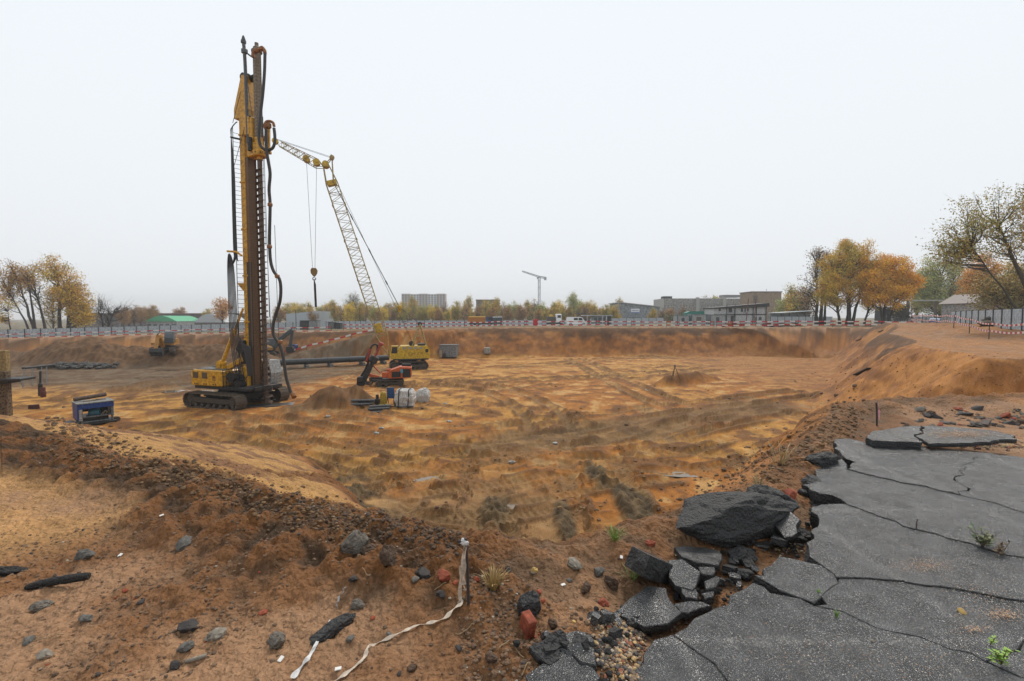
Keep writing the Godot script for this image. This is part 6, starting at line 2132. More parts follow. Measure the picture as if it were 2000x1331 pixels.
	for k in 7: block(o, "bar", Vector3(w * (0.08 + 0.14 * k), 1.2, 0.2), Vector3(0.08, 2.4, 0.08), mat("hut_grey", lin(0.33, 0.36, 0.37), 0.5, 0.0, "wear", 0.2))
	d = 75.0
	x = span(1905, 1960, d)
	o = thing("white_house", "white garden house hidden behind the orange birch", "house", Vector3(x.x, 0.2, -d))
	w = x.y - x.x
	block(o, "wall", Vector3(w * 0.5, 1.9, -3), Vector3(w, 3.8, 6), mat("house_white", lin(0.48, 0.47, 0.45), 0.7, 0.0, "wear", 0.2))
	g = geo()
	g.prism(PackedVector2Array([Vector2(-0.4, 3.8), Vector2(w + 0.4, 3.8), Vector2(w * 0.5, 5.4)]), Vector3(0, 0, 0.3), Vector3.RIGHT, Vector3.UP, Vector3(0, 0, -6.6))
	obj("roof", g, mat("house_roof", lin(0.17, 0.14, 0.13), 0.7), o)
	block(o, "window", Vector3(w * 0.3, 1.9, 0.03), Vector3(0.9, 1.1, 0.1), glass)
	# sheds on the far left
	d = 175.0
	for q in [[285, 345, 628, 617, "pale warehouse with a bright green arched roof", lin(0.06, 0.34, 0.17), lin(0.45, 0.45, 0.44)], [380, 440, 630, 613, "grey warehouse with an arched pale roof behind the rig", lin(0.40, 0.42, 0.44), lin(0.22, 0.18, 0.16)], [560, 620, 630, 608, "brown warehouse with a pale flat roof behind the ramp", lin(0.34, 0.38, 0.42), lin(0.30, 0.20, 0.14)]]:
		x = span(q[0], q[1], d)
		w = x.y - x.x
		var y0 := top_y(q[2], d)
		var y1 := top_y(q[3], d)
		o = thing("warehouse", q[4], "warehouse", Vector3(x.x, -3.2, -d))
		block(o, "wall", Vector3(w * 0.5, (y0 + 3.2) * 0.5, -7), Vector3(w, y0 + 3.2, 14), mat("wall_%d" % q[0], q[6], 0.8, 0.0, "wear", 0.1))
		g = geo()
		var poly := PackedVector2Array()
		for k in 13:
			var t := k / 12.0
			poly.push_back(Vector2(w * t * 1.02 - w * 0.01, y0 + 3.2 + (y1 - y0) * (sin(t * PI) if q[0] < 500 else 0.75 + 0.25 * t)))
		poly.push_back(Vector2(w, y0 + 3.15)); poly.push_back(Vector2(0, y0 + 3.15))
		g.prism(poly, Vector3(0, 0, 0.3), Vector3.RIGHT, Vector3.UP, Vector3(0, 0, -14.6))
		obj("roof", g, mat("roof_%d" % q[0], q[5], 0.6), o)
		for k in 5: block(o, "window", Vector3(w * (0.1 + 0.2 * k), (y0 + 3.2) * 0.55, 0.04), Vector3(1.4, 0.9, 0.1), glass)
	d = 210.0
	x = span(130, 470, d)
	o = thing("railway_shed", "very long low brown shed on the far left horizon", "shed", Vector3(x.x, -4, -d))
	w = x.y - x.x
	block(o, "wall", Vector3(w * 0.5, 3.6, -5), Vector3(w, 7.2, 10), mat("shed_brown", lin(0.20, 0.165, 0.15), 0.8, 0.0, "wear", 0.05))
	block(o, "roof", Vector3(w * 0.5, 7.35, -5), Vector3(w + 1.0, 0.4, 11), mat("shed_brown_roof", lin(0.18, 0.11, 0.10), 0.8))
	for k in 16: block(o, "window", Vector3(w * (0.03 + 0.0625 * k), 4.5, 0.05), Vector3(3.0, 1.2, 0.1), glass)
	# lamp poles behind the crane
	for q in [[703, 602, 150.0, "thin dark lamp pole behind the crane boom"], [760, 600, 150.0, "thin dark lamp pole between boom and pendant block"], [578, 606, 120.0, "thin dark pole behind the black excavator arm"]]:
		d = q[2]
		x = span(q[0], q[0], d)
		bot = height_at(x.x, d)
		g = geo()
		g.tube([Vector3(0, -0.2, 0), Vector3(0, top_y(q[1], d) - bot, 0)], [0.12, 0.07], 8)
		g.rod(Vector3(0, top_y(q[1], d) - bot, 0), Vector3(-0.6, top_y(q[1], d) - bot + 0.1, 0), 0.05, 6)
		var lp := obj("lamp_pole", g, mats["black_frame"])
		lp.position = Vector3(x.x, bot, -d)
		tag(lp, q[3], "lamp pole")

# ---------------------------------------------------------------- vehicles and site plant
func vehicle(called: String, label: String, cat: String, at: Vector3, yaw: float, prof: Array, wide: float, paint: Material, wheels: Array, wr: float, windows: Array) -> Node3D:
	var o := thing(called, label, cat, at, yaw)
	var g := geo()
	var poly := PackedVector2Array()
	for q in prof: poly.push_back(Vector2(q[0], q[1]))
	g.prism(poly, Vector3(0, 0, wide * 0.5), Vector3.RIGHT, Vector3.UP, Vector3(0, 0, -wide))
	obj("body", g, paint, o)
	for q in wheels:
		for e: float in [-1.0, 1.0]:
			g = geo()
			g.lathe(Vector3(q, wr, e * (wide * 0.5 - 0.2)), Vector3(0, 0, e), [Vector2(wr * 0.6, 0), Vector2(wr, 0.0), Vector2(wr, 0.2), Vector2(wr * 0.6, 0.22)], 16)
			var t := obj("wheel", g, mats["black_hose"], o)
			g = geo()
			g.lathe(Vector3(q, wr, e * (wide * 0.5 - 0.06)), Vector3(0, 0, e), [Vector2(0, 0.08), Vector2(wr * 0.3, 0.08), Vector2(wr * 0.6, 0.02)], 14)
			obj("rim", g, mat("rim_grey", lin(0.3, 0.3, 0.3), 0.4, 0.5), t)
	for q in windows:
		for e: float in [-1.0, 1.0]:
			g = geo()
			var wp := PackedVector2Array()
			for k in q: wp.push_back(Vector2(k[0], k[1]))
			g.prism(wp, Vector3(0, 0, e * (wide * 0.5 + 0.004)), Vector3.RIGHT, Vector3.UP, Vector3(0, 0, e * 0.012))
			obj("window", g, mats["dark_glass"], o)
	return o

func build_vehicles() -> void:
	var d := 108.0
	var x := span(1126, 1126, d).x
	var at := on_ground(x, d)
	var g := geo()
	var wh := mat("van_white", lin(0.82, 0.83, 0.84), 0.35)
	var o := vehicle("white_van", "white panel van parked behind the barrier tape", "van", at, 0.0, [[-2.3, 0.35], [2.35, 0.35], [2.4, 0.85], [1.75, 1.15], [1.2, 1.9], [0.9, 2.0], [-2.2, 2.0], [-2.35, 1.2]], 1.85, wh, [-1.45, 1.55], 0.33, [[[0.35, 1.2], [1.35, 1.2], [1.05, 1.8], [0.35, 1.8]], [[-0.75, 1.25], [0.2, 1.25], [0.2, 1.78], [-0.75, 1.78]]])
	g = geo()
	g.quad(Vector3(1.73, 1.2, -0.8), Vector3(1.73, 1.2, 0.8), Vector3(1.25, 1.88, 0.75), Vector3(1.25, 1.88, -0.75), Vector3(1, 0.7, 0))
	obj("windscreen", g, mats["dark_glass"], o)
	for e: float in [-1.0, 1.0]: block(o, "headlight", Vector3(2.32, 0.78, 0.66 * e), Vector3(0.16, 0.2, 0.3), mat("lamp_glass", lin(0.6, 0.6, 0.58), 0.15))
	block(o, "bumper", Vector3(2.38, 0.42, 0), Vector3(0.14, 0.22, 1.8), mats["dark_steel"])
	# blue car
	d = 100.0
	x = span(1831, 1831, d).x
	at = on_ground(x, d)
	var bl := mat("car_blue", lin(0.02, 0.10, 0.26), 0.3)
	o = vehicle("blue_car", "blue hatchback car parked by the gate on the right", "car", at, 0.5, [[-1.9, 0.25], [1.9, 0.25], [1.95, 0.7], [1.1, 0.9], [0.5, 1.42], [-1.1, 1.45], [-1.8, 0.95], [-1.95, 0.7]], 1.7, bl, [-1.2, 1.2], 0.3, [[[-0.05, 0.93], [0.85, 0.93], [0.42, 1.34], [-0.05, 1.34]], [[-1.35, 0.95], [-0.15, 0.93], [-0.15, 1.35], [-1.02, 1.36]]])
	g = geo()
	g.quad(Vector3(-1.78, 0.98, -0.7), Vector3(-1.78, 0.98, 0.7), Vector3(-1.12, 1.42, 0.65), Vector3(-1.12, 1.42, -0.65), Vector3(-1, 1, 0))
	obj("rear_window", g, mats["dark_glass"], o)
	for e: float in [-1.0, 1.0]: block(o, "tail_lamp", Vector3(-1.92, 0.72, 0.65 * e), Vector3(0.08, 0.16, 0.26), mat("lamp_red", lin(0.4, 0.02, 0.02), 0.3))
	# orange and blue dump truck left of the toilets
	d = 112.0
	x = span(938, 938, d).x
	at = on_ground(x, d)
	o = vehicle("dump_truck", "orange dump truck with a blue cab parked on the rim", "truck", at, 0.0, [[-2.6, 0.6], [3.2, 0.6], [3.2, 0.95], [-2.6, 0.95]], 2.3, mats["dark_steel"], [-1.8, -0.7, 2.3], 0.5, [])
	g = geo()
	g.prism(PackedVector2Array([Vector2(-3.0, 1.0), Vector2(1.2, 1.0), Vector2(1.35, 2.25), Vector2(-2.9, 2.25)]), Vector3(0, 0, 1.2), Vector3.RIGHT, Vector3.UP, Vector3(0, 0, -2.4))
	obj("tipper_body", g, mat("tipper_orange", lin(0.62, 0.22, 0.02), 0.5, 0.0, "wear", 0.4), o)
	block(o, "load", Vector3(-0.8, 2.35, 0), Vector3(3.9, 0.3, 2.1), mat("load_yellow", lin(0.60, 0.36, 0.06), 0.8), 0.12)
	g = geo()
	g.prism(PackedVector2Array([Vector2(1.5, 0.95), Vector2(3.4, 0.95), Vector2(3.4, 1.5), Vector2(3.1, 2.3), Vector2(1.5, 2.4)]), Vector3(0, 0, 1.15), Vector3.RIGHT, Vector3.UP, Vector3(0, 0, -2.3))
	var cb := obj("cab", g, mat("cab_navy", lin(0.03, 0.05, 0.14), 0.5), o)
	g = geo()
	g.prism(PackedVector2Array([Vector2(2.0, 1.6), Vector2(3.2, 1.6), Vector2(3.0, 2.2), Vector2(2.0, 2.25)]), Vector3(0, 0, 1.155), Vector3.RIGHT, Vector3.UP, Vector3(0, 0, 0.012))
	obj("window", g, mats["dark_glass"], cb)
	# toilets
	for k in 2:
		d = 111.0
		x = span(967 + 9 * k, 0, d).x
		o = thing("portable_toilet", ["dark portable toilet with white roof beside the dump truck", "dark portable toilet with white roof on the red skip side"][k], "toilet", on_ground(x, d), 0.0, "pair of portable toilets")
		block(o, "cabin", Vector3(0, 0.98, 0), Vector3(1.05, 1.96, 1.1), mat("toilet_dark", lin(0.035, 0.045, 0.055), 0.5))
		block(o, "door", Vector3(0, 0.95, 0.56), Vector3(0.7, 1.75, 0.04), mat("toilet_door", lin(0.06, 0.075, 0.085), 0.5))
		g = geo()
		g.prism(PackedVector2Array([Vector2(-0.58, 1.96), Vector2(0.58, 1.96), Vector2(0.5, 2.2), Vector2(0.2, 2.36), Vector2(-0.2, 2.36), Vector2(-0.5, 2.2)]), Vector3(0, 0, 0.6), Vector3.RIGHT, Vector3.UP, Vector3(0, 0, -1.2))
		obj("roof", g, mat("site_white", lin(0.80, 0.81, 0.82), 0.55), o)
	# red skip
	d = 92.0
	x = span(1046, 0, d).x
	o = thing("red_cabinet", "bright red site cabinet standing at the rim tape", "cabinet", on_ground(x, d))
	block(o, "case", Vector3(0, 0.62, 0), Vector3(1.0, 1.2, 0.7), mat("cabinet_red", lin(0.50, 0.015, 0.025), 0.45))
	block(o, "door", Vector3(0, 0.62, 0.36), Vector3(0.9, 1.05, 0.03), mat("cabinet_door", lin(0.42, 0.013, 0.022), 0.45))
	block(o, "handle", Vector3(0.3, 0.62, 0.39), Vector3(0.05, 0.16, 0.04), mats["dark_steel"])
	# concrete mixer truck beside the van
	d = 118.0
	x = span(1083, 0, d).x
	o = thing("mixer_truck", "grey loader with a white cab and orange beacon left of the van", "truck", on_ground(x, d))
	block(o, "hopper", Vector3(-0.9, 1.4, 0), Vector3(2.2, 2.0, 2.2), mat("hopper_grey", lin(0.16, 0.14, 0.12), 0.7, 0.0, "dirt", 0.4), 0.1)
	block(o, "load", Vector3(-0.9, 2.6, 0), Vector3(0.9, 0.6, 0.9), mat("load_yellow", lin(0.60, 0.36, 0.06), 0.8), 0.15)
	block(o, "cab", Vector3(1.0, 2.0, 0), Vector3(1.4, 2.2, 2.1), mat("van_white", lin(0.82, 0.83, 0.84), 0.35), 0.15)
	block(o, "chassis", Vector3(0, 0.6, 0), Vector3(4.0, 0.4, 2.0), mats["dark_steel"])
	block(o, "window", Vector3(1.1, 2.45, 1.06), Vector3(0.9, 0.7, 0.04), mats["dark_glass"])
	for q in [-1.3, 1.2]:
		g = geo()
		g.lathe(Vector3(q, 0.5, 0.9), Vector3(0, 0, 1), [Vector2(0, 0), Vector2(0.5, 0), Vector2(0.5, 0.25), Vector2(0, 0.25)], 14)
		obj("wheel", g, mats["black_hose"], o)
	# teal covered truck behind the cabins
	d = 132.0
	x = span(1358, 0, d).x
	o = thing("tarpaulin_truck", "truck with a bright teal tarpaulin behind the cabins", "truck", on_ground(x, d))
	g = geo()
	g.prism(PackedVector2Array([Vector2(-3, 1.2), Vector2(2.6, 1.2), Vector2(2.6, 3.4), Vector2(1.8, 3.7), Vector2(-2.0, 3.7), Vector2(-3, 3.3)]), Vector3(0, 0, 1.2), Vector3.RIGHT, Vector3.UP, Vector3(0, 0, -2.4))
	obj("tarpaulin", g, mat("tarp_teal", lin(0.02, 0.30, 0.22), 0.5, 0.0, "wear", 0.3), o)
	block(o, "chassis", Vector3(0, 0.9, 0), Vector3(6.6, 0.5, 2.2), mats["dark_steel"])
	block(o, "cab", Vector3(3.4, 1.7, 0), Vector3(1.4, 2.2, 2.2), mats["dark_steel"], 0.15)
	for q in [-2.0, -0.9, 3.2]:
		g = geo()
		g.lathe(Vector3(q, 0.5, 0.95), Vector3(0, 0, 1), [Vector2(0, 0), Vector2(0.5, 0), Vector2(0.5, 0.25), Vector2(0, 0.25)], 14)
		obj("wheel", g, mats["black_hose"], o)
	# grey containers behind the ramp
	d = 100.0
	for q in [[586, 603, 627, 641, "dark grey skip behind the ramp beside a pale container", 0.05], [601, 620, 627, 644, "pale grey container at the head of the ramp", 0.33], [640, 652, 630, 641, "low grey trailer by the rim tape behind the boom", 0.2], [653, 664, 632, 641, "dark flat cart by the rim tape behind the boom", 0.04], [785, 791, 629, 641, "white upright sign panel on the rim by the boom", 0.6]]:
		var sp := span(q[0], q[1], d)
		var yb := height_at(sp.x, d)
		o = thing("site_container", q[4], "container", Vector3((sp.x + sp.y) * 0.5, yb, -d))
		var hh := maxf(0.8, top_y(q[2], d) - yb)
		block(o, "case", Vector3(0, hh * 0.5, -0.8), Vector3(sp.y - sp.x, hh, 1.6), mat("container_%d" % int(q[5] * 100), lin(q[5], q[5] * 1.02, q[5] * 1.04), 0.6, 0.0, "wear", 0.3))
		block(o, "lid", Vector3(0, hh + 0.04, -0.8), Vector3(sp.y - sp.x + 0.12, 0.09, 1.72), mats["dark_steel"])
		for k in 3: block(o, "rib", Vector3((sp.y - sp.x) * (-0.33 + 0.33 * k), hh * 0.5, 0.02), Vector3(0.07, hh * 0.9, 0.06), mats["container_%d" % int(q[5] * 100)])
	# rebar and machine parts stacked on the right rim
	for k in 3:
		d = 84.0
		x = span([1432, 1508, 1545][k], 0, d).x
		o = thing("material_stack", ["stack of orange and dark machine parts under the site office", "red and dark drill parts lying beside the site office", "row of brown pallets under the canopy shed"][k], "stack", on_ground(x, d))
		for j in 5:
			block(o, "piece", Vector3(-1.6 + 0.8 * j, 0.25 + 0.08 * (j % 2), 0.1 * (j % 3)), Vector3(0.72, 0.5 + 0.22 * ((j * 7 + k) % 3), 0.8), [mat("part_orange", lin(0.42, 0.17, 0.03), 0.6, 0.0, "dirt", 0.7), mat("part_red", lin(0.22, 0.03, 0.03), 0.6, 0.0, "dirt", 0.7), mat("part_brown", lin(0.11, 0.085, 0.06), 0.8, 0.0, "dirt", 0.7)][(k + (1 if j % 2 == 0 else 0)) % 3], 0.06)
	# debris heap before the right fence
	for k in 22:
		g = geo()
		rock(g, Vector3.ZERO, Vector3(rng.randf_range(0.3, 0.9), rng.randf_range(0.2, 0.5), rng.randf_range(0.3, 0.7)), 400 + k, 0.4, 1)
		var px := rng.randf_range(1925, 1980)
		o = obj("debris_lump", g, [mat("debris_dark", lin(0.06, 0.05, 0.04), 0.9, 0.0, "dirt", 0.5), mat("debris_brown", lin(0.15, 0.10, 0.06), 0.9, 0.0, "dirt", 0.5)][k % 2])
		d = rng.randf_range(43.0, 47.0)
		o.position = on_ground(span(px, 0, d).x, d, rng.randf_range(0.0, 0.55))
		o.rotation.y = rng.randf() * TAU
		tag(o, "dark lump of roots and earth heaped before the blue grey fence", "debris", "debris heap before the right fence")

# ---------------------------------------------------------------- trees
func tree_mesh(sd: int, tall: float, crown: Array, clumps: int, per: int, cr: float, leaf: float, pal: Array, trunks: Array, twigs: int) -> Array:
	# crown: [x, y, rx, ry] ellipsoids; trunks: [x at foot, x at top, height, radius]
	var r := RandomNumberGenerator.new()
	r.seed = sd
	var wood := geo()
	var lv := geo()
	var stems := []
	for t in trunks:
		var p := []
		var rad := []
		var zo := r.randf_range(-0.4, 0.4)
		for i in 7:
			var q := i / 6.0
			p.push_back(Vector3(lerpf(t[0], lerpf(t[0], t[1], 0.86), q) + r.randf_range(-0.12, 0.12) * tall * 0.06, t[2] * 0.86 * q, zo + r.randf_range(-0.12, 0.12) * tall * 0.08))
			rad.push_back(float(t[3]) * lerpf(1.0, 0.14, q) * (1.25 if i == 0 else 1.0))
		p[0].y = -0.4
		wood.tube(p, rad, 7, false)
		stems.push_back(p)
	for c in clumps:
		var e: Array = crown[c % crown.size()]
		var v := Vector3(r.randfn(), r.randfn(), r.randfn()).normalized() * pow(r.randf(), 0.42)
		var o := Vector3(e[0] + v.x * e[2], e[1] + v.y * e[3], v.z * e[2] * 0.85)
		# limb from the stem
		var st: Array = stems[0]
		for q in stems:
			if absf(q[-1].x - o.x) < absf(st[-1].x - o.x): st = q
		var hy := clampf((o.y - e[3] * r.randf_range(0.25, 0.7)) / maxf(st[-1].y, 0.1), 0.12, 0.97)
		var fi := hy * 6.0
		var i0 := mini(int(fi), 5)
		var a: Vector3 = st[i0].lerp(st[i0 + 1], fi - i0)
		var mid := a.lerp(o, 0.5) + Vector3(r.randf_range(-0.3, 0.3), -0.1 * (o - a).length() * r.randf(), r.randf_range(-0.3, 0.3))
		var br := tall * 0.0045 * r.randf_range(0.6, 1.3)
		wood.tube([a, mid, o], [br * 1.5, br, br * 0.4], 5, false)
		for k in twigs:
			var w := Vector3(r.randfn(), r.randfn() * 0.8 + 0.35, r.randfn()) * cr * 0.62
			var b := mid.lerp(o, r.randf_range(0.3, 1.0))
			wood.tube([b, b + w * 0.5 + Vector3(r.randfn(), r.randfn(), r.randfn()) * cr * 0.08, o + w], [br * 0.45, br * 0.28, br * 0.12], 3, false)
		var tone: Color = pal[r.randi() % pal.size()]
		for k in per:
			var w := Vector3(r.randfn(), r.randfn() * 0.8, r.randfn()) * cr * 0.52
			var p := o + w
			var nn := Vector3(r.randfn(), r.randfn() + 0.5, r.randfn()).normalized()
			var tx := nn.cross(Vector3(r.randfn(), r.randfn(), r.randfn())).normalized()
			var ty := nn.cross(tx)
			var sz := leaf * r.randf_range(0.6, 1.3)
			var col: Color = tone.lerp(pal[r.randi() % pal.size()], 0.35)
			var g := r.randf_range(1.1, 1.7)
			col = Color(col.r * g, col.g * g, col.b * g)
			var b := lv.v.size()
			lv.v.push_back(p - tx * sz * 0.5); lv.v.push_back(p + ty * sz * 0.32); lv.v.push_back(p + tx * sz * 0.5); lv.v.push_back(p - ty * sz * 0.32)
			for q in 4: lv.n.push_back(nn); lv.c.push_back(col)
			for q in [0, 1, 2, 0, 2, 3]: lv.ix.push_back(b + q)
	return [wood.mesh(), lv.mesh() if lv.v.size() > 0 else null]

func plant_tree(called: String, label: String, at: Vector3, meshes: Array, bark: Material, group := "", yaw := 0.0, size := Vector3.ONE) -> Node3D:
	var o := thing(called, label, "tree", at, yaw, group)
	o.scale = size
	inst("trunk", meshes[0], bark, o)
	if meshes[1]:
		var lm := mat("leaf_card", Color.WHITE, 0.65, 0.0, "", 1.0, true)
		lm.backlight_enabled = true
		lm.backlight = Color(0.5, 0.42, 0.15)
		inst("crown", meshes[1], lm, o)
	return o

func build_trees() -> void:
	var bark := mat("bark_grey", lin(0.075, 0.062, 0.05), 0.9, 0.0, "dirt", 0.5)
	var pale := mat("bark_pale", lin(0.14, 0.125, 0.105), 0.9, 0.0, "dirt", 0.5)
	var amber := [Color(0.42, 0.24, 0.04), Color(0.36, 0.19, 0.03), Color(0.30, 0.22, 0.05)]
	var orange := [Color(0.62, 0.33, 0.02), Color(0.52, 0.25, 0.02), Color(0.55, 0.36, 0.04), Color(0.38, 0.22, 0.03)]
	var gold := [Color(0.52, 0.36, 0.04), Color(0.42, 0.31, 0.05), Color(0.33, 0.29, 0.06), Color(0.50, 0.26, 0.03)]
	var olive := [Color(0.17, 0.19, 0.05), Color(0.13, 0.16, 0.045), Color(0.24, 0.22, 0.06)]
	var rust := [Color(0.27, 0.14, 0.045), Color(0.22, 0.13, 0.05), Color(0.32, 0.19, 0.05)]
	var green := [Color(0.21, 0.26, 0.08), Color(0.27, 0.29, 0.09), Color(0.36, 0.31, 0.09)]
	var b := Vector3.ZERO
	# left group beyond the fence
	b = Vector3(span(68, 0, 98).x, -2.2, -98)
	plant_tree("lime_tree", "leaning bare limbed lime tree with thin rusty leaves", b, tree_mesh(1, 17, [[-3.4, 12.5, 3.2, 3.6], [-5.4, 8.5, 2.6, 3.0], [-1.2, 11.5, 2.4, 3.6], [-5.0, 13.0, 2.6, 2.2]], 60, 90, 1.3, 0.28, rust + amber, [[0, -4.2, 14.5, 0.34], [0.3, -1.2, 15.5, 0.30], [-0.5, -5.8, 11, 0.24]], 5), bark)
	b = Vector3(span(84, 0, 101).x, -2.2, -101)
	plant_tree("ash_tree", "tall thin ash tree with almost bare upright twigs", b, tree_mesh(2, 17, [[-1.6, 11.5, 1.9, 5.0]], 30, 26, 1.2, 0.25, olive + amber, [[0.6, -2.0, 15.5, 0.3]], 8), bark)
	b = Vector3(span(124, 0, 96).x, -2.2, -96)
	plant_tree("twin_trunk_maple", "twin trunked maple with amber brown crown and low golden skirt", b, tree_mesh(3, 17, [[-0.4, 12.6, 3.6, 3.8], [2.2, 9.0, 2.8, 3.6], [3.6, 6.0, 2.4, 3.2], [0.6, 9.5, 3.6, 3.4], [3.4, 4.4, 2.0, 2.4]], 130, 150, 1.2, 0.25, amber + gold, [[-0.7, -0.6, 15, 0.42], [0.7, 0.9, 15, 0.42]], 4), bark)
	b = Vector3(span(24, 0, 90).x, -2.2, -90)
	plant_tree("young_maple", "young maple with a slim dark stem and few yellow leaves", b, tree_mesh(4, 9, [[-1.6, 6.0, 1.9, 1.6], [-2.6, 3.6, 1.2, 0.8]], 24, 46, 0.9, 0.28, gold, [[0, -0.6, 6, 0.17]], 4), bark)
	b = Vector3(span(103, 0, 104).x, -2.2, -104)
	plant_tree("young_lime", "slim young lime between the ash and the twin trunked maple", b, tree_mesh(5, 11, [[0, 6.5, 2.4, 4.2]], 44, 50, 1.2, 0.28, amber + olive, [[0, 0.4, 9, 0.17]], 4), bark)
	b = Vector3(span(205, 0, 92).x, -2.1, -92)
	plant_tree("bare_tree", "leafless dark spreading tree beside the twin trunked maple", b, tree_mesh(6, 9, [[-0.6, 5.4, 2.6, 2.6], [2.6, 5.6, 2.6, 2.0], [0.4, 4.0, 2.4, 2.6]], 62, 0, 1.6, 0.2, rust, [[0, -0.6, 6.5, 0.18], [0.1, 2.8, 6.5, 0.14], [0, 0.6, 7, 0.15]], 9), bark)
	# prototypes of the distant row
	var kinds := []
	var spec := [
		["birch_tree", "yellow green birch in the distant autumn row", gold + olive, 2.3, 4.4],
		["poplar_tree", "olive poplar in the distant autumn row", olive + gold, 1.9, 4.8],
		["rusty_oak", "rusty brown oak in the distant autumn row", rust, 2.6, 4.0],
		["yellow_maple", "bright yellow maple in the distant autumn row", [Color(0.55, 0.40, 0.05), Color(0.45, 0.36, 0.06)], 2.5, 3.8],
		["dull_willow", "dull green willow in the distant autumn row", green, 2.8, 4.0],
		["twiggy_alder", "nearly leafless twiggy alder in the distant autumn row", rust, 2.3, 4.4]]
	for k in spec.size():
		var q: Array = spec[k]
		kinds.push_back(tree_mesh(20 + k, 12, [[0, 7.0, q[3], q[4]], [0.8, 5.0, q[3], 3.0]], 70, (85 if k != 5 else 18), 1.15, 0.36, q[2], [[0, 0.3, 10.5, 0.2], [0.3, 1.2, 8, 0.12]], 4 if k != 5 else 9))
	var row := RandomNumberGenerator.new()
	row.seed = 99
	var px := 572.0
	var n := 0
	while px < 1215.0:
		var d := row.randf_range(165, 235)
		var k: int = [0, 3, 0, 5, 1, 2, 0, 4, 5, 3, 1, 2, 5][n % 13]
		if px > 900 and px < 1090: k = [0, 2, 1, 0, 5, 2, 4][n % 7]
		var hh := row.randf_range(0.72, 1.05) * (d / 200.0)
		var at := Vector3(span(px, 0, d).x, -1.8, -d)
		plant_tree(spec[k][0], spec[k][1], at, kinds[k], [bark, pale][n % 2], "trees of the distant autumn row", row.randf() * TAU, Vector3(hh * 1.05, hh, hh * 1.05))
		px += row.randf_range(5.5, 10.5)
		n += 1
	for q in [[1232, 178], [1250, 182], [1275, 160], [1292, 168], [1305, 190], [1335, 205], [1352, 176], [1440, 190], [1534, 160], [1546, 150], [1560, 156], [1572, 146], [1390, 240], [1375, 245], [1405, 240], [250, 170], [262, 165], [276, 175], [292, 180], [238, 160], [305, 190], [560, 200], [548, 190], [350, 220], [405, 190]]:
		var d: float = q[1]
		var k: int = row.randi() % 6 if q[0] > 300 else [5, 2, 1][row.randi() % 3]
		if q[0] > 1500 and q[0] < 1600: k = [5, 1, 4][row.randi() % 3]
		var hh := row.randf_range(0.66, 0.9) * (d / 200.0)
		if q[0] >= 1375 and q[0] <= 1405: hh = 1.35
		if q[0] > 1500: hh = row.randf_range(0.95, 1.3)
		plant_tree(spec[k][0], spec[k][1].replace("distant autumn row", "loose groups among the buildings"), Vector3(span(q[0], 0, d).x, -1.6, -d), kinds[k], bark, "trees among the buildings", row.randf() * TAU, Vector3(hh * 1.15, hh, hh * 1.15))
	b = Vector3(span(690, 0, 190).x, -2, -190)
	plant_tree("tall_bare_poplar", "tall bare poplar rising above the row behind the boom", b, tree_mesh(7, 16, [[0, 10, 3.6, 4.6]], 60, 14, 1.6, 0.35, olive, [[0, 0, 14, 0.25]], 8), pale)
	b = Vector3(span(434, 0, 140).x, -2.2, -140)
	plant_tree("copper_maple", "copper orange maple behind the hoses of the piling rig", b, tree_mesh(8, 10, [[0, 6.6, 2.6, 3.4]], 44, 70, 1.2, 0.36, [Color(0.46, 0.24, 0.08), Color(0.38, 0.22, 0.08)], [[0, 0, 9, 0.2]], 4), bark)
	b = Vector3(span(1120, 0, 185).x, -1.6, -185)
	plant_tree("pale_poplar", "pale green poplar rising above the workshop roof", b, tree_mesh(9, 13, [[0, 9.5, 2.6, 3.4]], 40, 60, 1.3, 0.4, [Color(0.34, 0.35, 0.14), Color(0.28, 0.30, 0.12)], [[0, 0.2, 12, 0.2]], 4), pale)
	# dark hedge before the factory
	b = Vector3(span(1345, 0, 165).x, -1.2, -165)
	var hm := tree_mesh(10, 4, [[-6, 2.6, 3.2, 2.2], [-2, 2.8, 3.2, 2.3], [2, 2.7, 3.2, 2.2], [6.5, 2.8, 3.4, 2.3], [10, 3.2, 3.0, 2.6]], 80, 60, 1.2, 0.4, [Color(0.045, 0.07, 0.03), Color(0.06, 0.085, 0.035), Color(0.08, 0.09, 0.04)], [[-4, -4, 3, 0.1], [4, 4, 3, 0.1], [0, 0, 3, 0.1], [9, 9, 3.5, 0.1]], 2)
	var hd := plant_tree("dark_hedge", "dense dark green hedge before the concrete factory", b, hm, bark)
	hd.set_meta("category", "hedge")
	# the right hand group
	b = Vector3(span(1600, 0, 104).x, -0.1, -104)
	plant_tree("grey_lime", "tall grey lime with thin brown leaves beside the golden maple", b, tree_mesh(11, 19, [[-0.8, 12.5, 3.2, 5.2], [-1.5, 8.0, 2.6, 3.6], [0.6, 14.0, 2.4, 3.6]], 70, 52, 1.4, 0.3, [Color(0.20, 0.14, 0.06), Color(0.25, 0.17, 0.06), Color(0.16, 0.12, 0.06)], [[-0.6, -1.2, 16.5, 0.4], [0.5, 0.9, 17.5, 0.42], [1.1, 1.6, 15.5, 0.3]], 7), bark)
	b = Vector3(span(1655, 0, 96).x, -0.1, -96)
	plant_tree("golden_maple", "big golden maple with olive lower leaves by the rim", b, tree_mesh(12, 18.5, [[0.5, 14.4, 4.0, 3.6], [-2.6, 11.5, 3.4, 3.8], [3.4, 12.0, 3.2, 3.4], [-0.5, 8.0, 4.6, 3.8], [-3.6, 7.4, 2.6, 3.2]], 240, 230, 1.1, 0.24, gold, [[0, 0.6, 16.0, 0.5], [-1.6, -3.4, 12, 0.3], [0.6, 3.6, 13, 0.34]], 4), bark)
	b = Vector3(span(1728, 0, 92).x, -0.1, -92)
